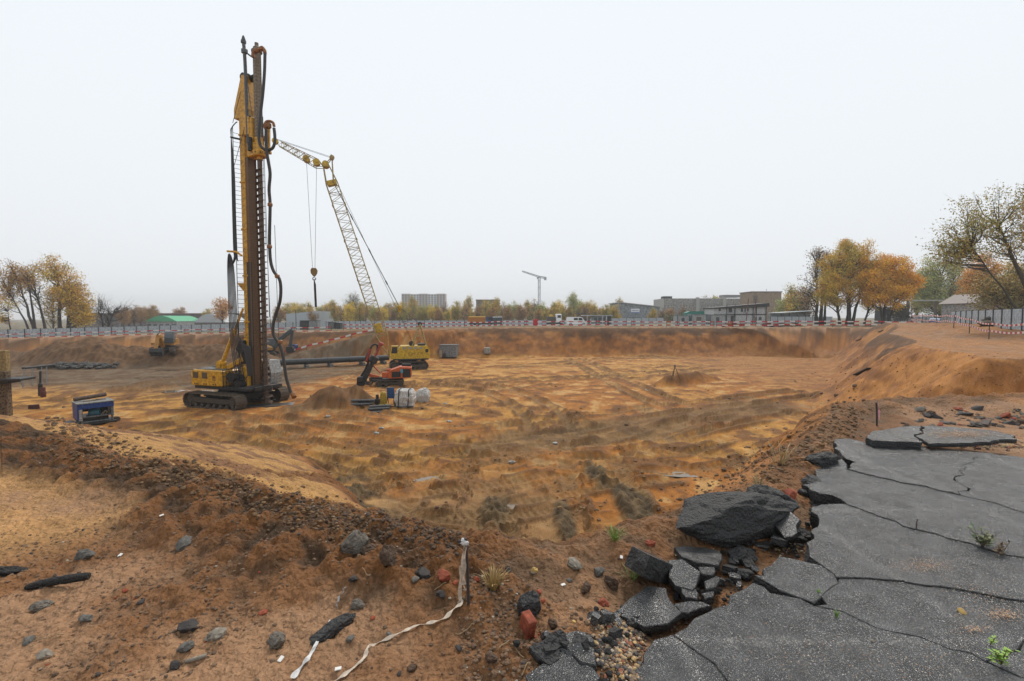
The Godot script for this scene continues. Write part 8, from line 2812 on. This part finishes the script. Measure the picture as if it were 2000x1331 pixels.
# ---------------------------------------------------------------- marker stakes, tape, weeds
func ribbon(g: Geo, p: Array, w: float, tw := 0.0) -> void:
	var q := smooth(p, 6)
	for i in q.size() - 1:
		var d: Vector3 = (q[i + 1] - q[i]).normalized()
		var a0 := tw * sin(i * 0.7)
		var a1 := tw * sin((i + 1) * 0.7)
		var s := d.cross(Vector3.UP)
		if s.length() < 0.1: s = Vector3.RIGHT
		s = s.normalized()
		var s0 := s.rotated(d, a0) * w * (0.8 + 0.3 * sin(i * 0.9))
		var s1 := s.rotated(d, a1) * w * (0.8 + 0.3 * sin((i + 1) * 0.9))
		var up := Vector3.UP if absf(d.y) < 0.8 else Vector3.BACK
		g.quad(q[i] - s0, q[i] + s0, q[i + 1] + s1, q[i + 1] - s1, up)
		var e := Vector3(0, -0.0015, -0.0015)
		g.quad(q[i] - s0 + e, q[i] + s0 + e, q[i + 1] + s1 + e, q[i + 1] - s1 + e, -up)

func grass(called: String, label: String, at: Vector3, n: int, tall: float, spread: float, a: Color, b: Color, sd: int) -> void:
	var r := RandomNumberGenerator.new()
	r.seed = sd
	var o := thing(called, label, "grass", at)
	var lm := mat("leaf_blade", Color.WHITE, 0.6, 0.0, "", 1.0, true)
	var g := geo()
	for k in n:
		g.col = a.lerp(b, r.randf())
		var an := r.randf() * TAU
		var f := Vector3(cos(an) * spread * r.randf() * 0.35, 0, sin(an) * spread * r.randf() * 0.35)
		var t := f + Vector3(cos(an) * spread * r.randf(), tall * r.randf_range(0.5, 1.0), sin(an) * spread * r.randf())
		var m := f.lerp(t, 0.55) + Vector3(0, tall * 0.18, 0)
		var s := Vector3(-sin(an), 0, cos(an)) * 0.0022 * (1.0 + tall * 4.0)
		g.quad(f - s, f + s, m + s * 0.8, m - s * 0.8, Vector3(cos(an), 1, sin(an)))
		g.tri(m - s * 0.8, m + s * 0.8, t, Vector3(cos(an), 1, sin(an)))
	obj("blade_tuft", g, lm, o)

func weed(label: String, at: Vector3, n: int, size: float, a: Color, b: Color, sd: int) -> void:
	var r := RandomNumberGenerator.new()
	r.seed = sd
	var o := thing("leafy_weed", label, "weed", at)
	var st := geo()
	for k in n:
		st.col = Color(0.10, 0.07, 0.03)
		var an := r.randf() * TAU
		var tip := Vector3(cos(an) * size * r.randf_range(0.2, 0.8), size * r.randf_range(0.4, 1.0), sin(an) * size * 0.6 * r.randf())
		st.tube([Vector3.ZERO, tip * 0.5 + Vector3(0, size * 0.1, 0), tip], 0.0018, 5, false)
		var g := geo()
		for q in 6:
			g.col = a.lerp(b, r.randf())
			var c := tip * lerpf(0.35, 1.0, q / 5.0)
			var d := Vector3(r.randfn(), r.randf() * 0.8, r.randfn()).normalized()
			var s := d.cross(Vector3.UP).normalized() * size * 0.07
			var e := c + d * size * 0.32
			g.quad(c, c.lerp(e, 0.5) + s, e, c.lerp(e, 0.5) - s, Vector3.UP)
		obj("leaf_spray", g, mat("leaf_blade", Color.WHITE, 0.6, 0.0, "", 1.0, true), o)
	obj("stem", st, mat("leaf_blade", Color.WHITE, 0.6, 0.0, "", 1.0, true), o)

func build_tape_and_weeds() -> void:
	var tape := mat("faded_tape", lin(0.78, 0.64, 0.50), 0.6, 0.0, "wear", 2.0)
	tape.cull_mode = BaseMaterial3D.CULL_DISABLED
	var white := mat("white_tape", lin(0.85, 0.83, 0.81), 0.55, 0.0, "wear", 2.0)
	white.cull_mode = BaseMaterial3D.CULL_DISABLED
	var steel: Material = mats["dark_steel"]
	# stake with hanging faded tape
	var p := hp(916, 1181)
	var h := 0.38
	var o := thing("marker_stake", "dark rebar stake with faded barrier tape tied to it", "stake", p)
	var g := geo()
	g.tube([Vector3(0.0, -0.1, 0), Vector3(-0.008, h * 0.5, 0), Vector3(-0.018, h, 0)], 0.009, 8)
	obj("rod", g, mat("rebar_dark", lin(0.04, 0.03, 0.028), 0.7), o)
	g = geo()
	ribbon(g, [Vector3(-0.02, h - 0.03, 0.012), Vector3(-0.034, h * 0.72, 0.02), Vector3(-0.045, h * 0.4, 0.02), Vector3(-0.05, h * 0.12, 0.02), Vector3(-0.05, 0.02, 0.02)], 0.012, 0.7)
	ribbon(g, [Vector3(-0.018, h - 0.04, 0.014), Vector3(-0.024, h * 0.72, 0.024), Vector3(-0.028, h * 0.45, 0.024), Vector3(-0.022, h * 0.25, 0.024)], 0.014, 0.5)
	obj("hanging_tape", g, tape, o)
	g = geo()
	rock(g, Vector3(-0.02, h - 0.025, 0.005), Vector3(0.02, 0.014, 0.016), 3, 0.4, 2)
	rock(g, Vector3(-0.03, h - 0.012, 0.0), Vector3(0.014, 0.012, 0.01), 4, 0.4, 2)
	obj("tape_knot", g, white, o)
	# the tape that trails from it along the ground
	g = geo()
	var trail := []
	for q in [[900, 1172], [902, 1182], [885, 1195], [868, 1212], [840, 1221], [815, 1226], [792, 1236], [765, 1248], [735, 1262], [718, 1270], [712, 1288], [692, 1308], [668, 1326], [640, 1345]]:
		var w := hp(q[0], q[1])
		trail.push_back(w + Vector3(0, 0.012, 0))
	ribbon(g, trail, 0.011, 0.45)
	o = obj("trailing_tape", g, tape)
	tag(o, "long creased faded tape trailing over sand from the stake", "barrier tape")
	# torn white tape by the kerb piece
	g = geo()
	var torn := []
	for q in [[570, 1331], [590, 1306], [605, 1286], [618, 1262], [630, 1240], [648, 1218]]:
		torn.push_back(hp(q[0], q[1]) + Vector3(0, 0.014, 0))
	ribbon(g, torn, 0.013, 0.5)
	o = obj("torn_tape", g, white)
	tag(o, "torn white tape strip lying under the dark kerb piece", "barrier tape")
	p = hp(662, 1188)
	g = geo()
	ribbon(g, [Vector3(-0.01, 0.0, 0.0), Vector3(-0.015, 0.03, 0.0), Vector3(0.0, 0.06, -0.005), Vector3(0.02, 0.09, -0.01), Vector3(0.03, 0.115, -0.01)], 0.017, 0.6)
	o = obj("torn_tape_end", g, white)
	o.position = p
	tag(o, "crumpled upright end of white tape above the kerb piece", "barrier tape")
	# second stake on the far side of the paving
	p = hp(1714, 832)
	o = thing("marker_stake", "short dark stake with pink and white tape by the gully", "stake", p)
	g = geo()
	g.tube([Vector3(0.0, -0.1, 0), Vector3(-0.015, 0.22, 0), Vector3(-0.03, 0.40, 0)], 0.014, 8)
	obj("rod", g, mats["rebar_dark"], o)
	g = geo()
	ribbon(g, [Vector3(-0.025, 0.40, 0.02), Vector3(-0.005, 0.30, 0.03), Vector3(0.0, 0.2, 0.03), Vector3(0.005, 0.12, 0.03)], 0.018, 0.4)
	obj("hanging_tape", g, mat("pink_tape", lin(0.62, 0.30, 0.34), 0.6), o)
	# grass
	grass("grass_tuft", "fresh green grass tuft on the pit lip", hp(1200, 1056), 46, 0.12, 0.10, Color(0.10, 0.20, 0.03), Color(0.26, 0.30, 0.08), 1)
	grass("grass_tuft", "thin green grass blades by the upright asphalt plate", hp(1236, 1132), 26, 0.09, 0.12, Color(0.10, 0.20, 0.03), Color(0.22, 0.26, 0.08), 2)
	grass("dry_grass", "dry straw tuft right of the taped stake", hp(964, 1150), 90, 0.12, 0.11, Color(0.30, 0.19, 0.07), Color(0.40, 0.28, 0.11), 3)
	grass("dry_grass", "dry stalks on the crest beside the torn paving corner", hp(1525, 905), 34, 0.26, 0.26, Color(0.28, 0.19, 0.09), Color(0.36, 0.26, 0.12), 4)
	grass("dry_grass", "thin dry stalks above the big boulder", hp(1480, 958), 16, 0.2, 0.12, Color(0.28, 0.19, 0.09), Color(0.36, 0.26, 0.12), 5)
	grass("grass_tuft", "tiny green sprout in the crack of the big slab", gp(1634, 1206, 0.0), 14, 0.045, 0.02, Color(0.14, 0.30, 0.04), Color(0.24, 0.34, 0.08), 6)
	grass("grass_tuft", "tiny green sprout at the corner of the square slab", gp(1600, 1160, 0.0), 10, 0.03, 0.02, Color(0.14, 0.30, 0.04), Color(0.24, 0.34, 0.08), 7)
	weed("low dark green weed growing from the middle asphalt crack", gp(1920, 1070, 0.01), 16, 0.14, Color(0.045, 0.09, 0.025), Color(0.14, 0.13, 0.05), 8)
	weed("brown withered end of the weed on the asphalt crack", gp(1958, 1086, 0.01), 8, 0.10, Color(0.10, 0.06, 0.03), Color(0.16, 0.10, 0.05), 9)
	weed("bright green weed sprouting from the near asphalt crack", gp(1956, 1300, 0.0), 12, 0.085, Color(0.16, 0.34, 0.03), Color(0.28, 0.42, 0.06), 10)
	weed("small bright sprig beside the near asphalt crack", gp(1934, 1262, 0.0), 4, 0.06, Color(0.20, 0.38, 0.05), Color(0.28, 0.42, 0.06), 11)
	g = geo()
	g.tube([Vector3(0, 0, 0), Vector3(-0.003, 0.05, 0), Vector3(0.004, 0.08, 0)], 0.004, 5)
	o = obj("dry_stalk", g, mat("stalk_brown", lin(0.08, 0.05, 0.035), 0.8))
	o.position = gp(1791, 1034, 0.012)
	tag(o, "single dry stalk standing in the long asphalt crack", "stalk")
	# twigs and roots on the bare earth
	var r := RandomNumberGenerator.new()
	r.seed = 5
	for q in [[95, 1250, 0.13, 0.3], [1010, 1275, 0.09, -0.7], [985, 1262, 0.08, 0.9], [905, 1240, 0.10, 0.5], [1170, 1165, 0.09, 0.1], [760, 1175, 0.06, -0.4], [715, 1125, 0.08, -0.6], [1150, 1085, 0.1, -0.5], [1030, 1300, 0.1, 1.0], [860, 1150, 0.07, 0.2]]:
		p = hp(q[0], q[1])
		g = geo()
		var pts := []
		for k in 5:
			var t := k / 4.0 - 0.5
			var x: float = t * q[2] * cos(q[3])
			var z: float = -t * q[2] * sin(q[3])
			var w := Vector3(p.x + x, 0, p.z + z)
			pts.push_back(Vector3(x, height_at(w.x, -w.z) - p.y + 0.008 + r.randf() * 0.008, z))
		g.tube(smooth(pts, 3), 0.0025, 5)
		o = obj("dry_twig", g, mat("twig_straw", lin(0.26, 0.175, 0.09), 0.8))
		o.position = p
		tag(o, "thin dry twig lying on the brown soil", "twig", "dry twigs on the soil")

# ---------------------------------------------------------------- loose soil crumbs and gravel
func build_scatter() -> void:
	var r := RandomNumberGenerator.new()
	r.seed = 33
	var shapes := []
	for k in 3:
		var g := geo()
		rock(g, Vector3.ZERO, Vector3.ONE, 60 + k, 0.35, 1)
		shapes.push_back(g.mesh())
	var soil_m := mat("crumb_soil", Color.WHITE, 0.9, 0.0, "grain", 2.0, true)
	var sets := [[], [], []]
	# crumbs: near ground on the left, along the crest, and the soil strip
	for k in 17000:
		var px: float
		var py: float
		var near := r.randf()
		if near < 0.55:
			px = r.randf_range(-60, 1040); py = r.randf_range(900, 1400)
		elif near < 0.8:
			var t := r.randf()
			px = lerpf(60, 900, t); py = lerpf(880, 1085, t) + r.randfn() * 22.0
		else:
			px = r.randf_range(900, 1300); py = r.randf_range(1080, 1331)
		var p := gp(px, py, 0.0)
		var d := -p.z
		if d > 9.0 or d < 0.3: continue
		var dens := n_mid.get_noise_2d(p.x, d)
		var trod := 1.0 if px < 560 or px > 900 or py < 1135 else 0.12
		if r.randf() > clampf(0.30 + dens * 2.4, 0.05, 1.0) * trod: continue
		p.y = height_at(p.x, d)
		var s := 0.002 + 0.013 * pow(r.randf(), 4.0)
		if near >= 0.55 and near < 0.8: s = 0.003 + 0.020 * pow(r.randf(), 3.0)
		var c := Color(0.28, 0.165, 0.092).lerp(Color(0.13, 0.082, 0.050), r.randf()) if near < 0.55 or near >= 0.8 else Color(0.16, 0.092, 0.05).lerp(Color(0.065, 0.042, 0.026), r.randf())
		var q := r.randf()
		if q < 0.02: c = Color(0.45, 0.40, 0.32)
		elif q < 0.035: c = Color(0.36, 0.08, 0.035)
		elif q < 0.07: c = Color(0.07, 0.06, 0.055)
		if q < 0.035: s = minf(s, 0.009)
		sets[k % 3].push_back([Transform3D(Basis(Vector3(r.randfn(), r.randfn(), r.randfn()).normalized(), r.randf() * TAU).scaled(Vector3(s, s * 0.7, s * 0.9)), p + Vector3(0, s * 0.25, 0)), c])
	# clods in the pit
	for k in 5200:
		var px := r.randf_range(300, 1650)
		var py := r.randf_range(860, 1080) if r.randf() < 0.7 else r.randf_range(720, 900)
		var p := gp(px, py, FLOOR)
		var d := -p.z
		if rim_distance(p.x, d) < 3.5: continue
		if r.randf() > clampf(0.25 + n_mid.get_noise_2d(p.x, d) * 2.4, 0.03, 1.0): continue
		p.y = height_at(p.x, d)
		var s := (0.015 + 0.065 * pow(r.randf(), 3.5)) * (1.0 if d < 25.0 else 1.5)
		var c := Color(0.20, 0.12, 0.06).lerp(Color(0.36, 0.20, 0.07), r.randf())
		if r.randf() < 0.3: c = Color(0.15, 0.09, 0.045)
		sets[k % 3].push_back([Transform3D(Basis(Vector3(r.randfn(), r.randfn(), r.randfn()).normalized(), r.randf() * TAU).scaled(Vector3(s, s * 0.6, s * 0.9)), p + Vector3(0, s * 0.2, 0)), c])
	# crumbs that rolled onto the slopes
	for k in 5200:
		var p: Vector3
		var z := r.randf()
		if z < 0.5:
			var t := r.randf()
			p = hp(lerpf(90, 720, t), lerpf(838, 1040, t) + r.randfn() * 20.0)
		elif z < 0.8:
			var t := r.randf()
			p = hp(lerpf(1330, 1680, t) + r.randfn() * 22.0, lerpf(1010, 800, t) + r.randfn() * 22.0)
		else:
			p = hp(r.randf_range(1560, 2000), r.randf_range(690, 815))
		var s := (0.0009 + 0.0052 * pow(r.randf(), 4.0)) * -p.z * (1.0 if z < 0.8 else 0.35)
		var c := Color(0.30, 0.17, 0.075).lerp(Color(0.11, 0.068, 0.036), r.randf())
		if z >= 0.8: c = Color(0.36, 0.17, 0.055).lerp(Color(0.20, 0.10, 0.04), r.randf())
		sets[k % 3].push_back([Transform3D(Basis(Vector3(r.randfn(), r.randfn(), r.randfn()).normalized(), r.randf() * TAU).scaled(Vector3(s, s * 0.7, s * 0.9)), p + Vector3(0, s * 0.15, 0)), c])
	for k in 3: crumbs("soil_crumbs", "loose crumbs and clods of soil scattered over the dug earth", shapes[k], sets[k], soil_m)
	# gravel of the old road bed
	var gv := [[], [], []]
	for q in [[1205, 1270, 42, 40, 900], [1275, 1215, 50, 18, 500], [1370, 1085, 30, 9, 260], [1215, 1232, 40, 22, 420], [1540, 1072, 40, 12, 120], [1950, 872, 60, 6, 200], [1470, 985, 60, 14, 120], [1330, 1205, 30, 10, 160], [1240, 1320, 40, 16, 260]]:
		for k in q[4]:
			var p := hp(q[0] + r.randfn() * q[2] * 0.55, q[1] + r.randfn() * q[3] * 0.55)
			var s := 0.004 + 0.011 * pow(r.randf(), 2.2)
			if -p.z > 5.0: s *= 2.0
			var pal := [Color(0.30, 0.20, 0.11), Color(0.40, 0.32, 0.23), Color(0.26, 0.09, 0.045), Color(0.05, 0.045, 0.042), Color(0.13, 0.09, 0.06), Color(0.08, 0.07, 0.065), Color(0.28, 0.19, 0.11), Color(0.46, 0.31, 0.13), Color(0.22, 0.16, 0.11)]
			var c: Color = pal[r.randi() % pal.size()]
			gv[k % 3].push_back([Transform3D(Basis(Vector3(r.randfn(), r.randfn(), r.randfn()).normalized(), r.randf() * TAU).scaled(Vector3(s, s * 0.75, s)), p + Vector3(0, s * 0.4 + r.randf() * 0.012, 0)), c])
	# sandy grit blown over the paving
	for q in [[1805, 1105, 60, 14, 500], [1960, 1200, 40, 12, 350], [1905, 1228, 30, 10, 160], [1990, 880, 40, 6, 250], [1880, 848, 70, 7, 900], [1920, 1160, 90, 50, 250], [1550, 1270, 160, 60, 160], [1800, 1290, 160, 50, 160], [1700, 1080, 120, 50, 120]]:
		for k in q[4]:
			var p := gp(q[0] + r.randfn() * q[2] * 0.5, q[1] + r.randfn() * q[3] * 0.5, 0.012 if q[1] > 860 else 0.125)
			var s := 0.0010 + 0.0016 * r.randf()
			if -p.z > 5.0: s *= 2.0
			var pal := [Color(0.46, 0.26, 0.13), Color(0.40, 0.24, 0.14), Color(0.52, 0.42, 0.30), Color(0.36, 0.17, 0.09)]
			gv[k % 3].push_back([Transform3D(Basis(Vector3.UP, r.randf() * TAU).scaled(Vector3(s * 1.4, s * 0.6, s)), p), pal[r.randi() % 4]])
	for k in 3: crumbs("road_gravel", "coloured gravel of the old road bed spilled at the asphalt edge", shapes[k], gv[k], mat("gravel_mix", Color.WHITE, 0.75, 0.0, "", 1.0, true))

func crumbs(called: String, label: String, mesh: Mesh, list: Array, m: Material) -> void:
	var mm := MultiMesh.new()
	mm.transform_format = MultiMesh.TRANSFORM_3D
	mm.use_colors = true
	mm.mesh = mesh
	mm.instance_count = list.size()
	for i in list.size():
		mm.set_instance_transform(i, list[i][0])
		mm.set_instance_color(i, list[i][1])
	var o := MultiMeshInstance3D.new()
	o.name = numbered(called)
	o.multimesh = mm
	o.material_override = m
	add_child(o)
	tag(o, label, "gravel" if called == "road_gravel" else "soil", called.replace("_", " "), "stuff")
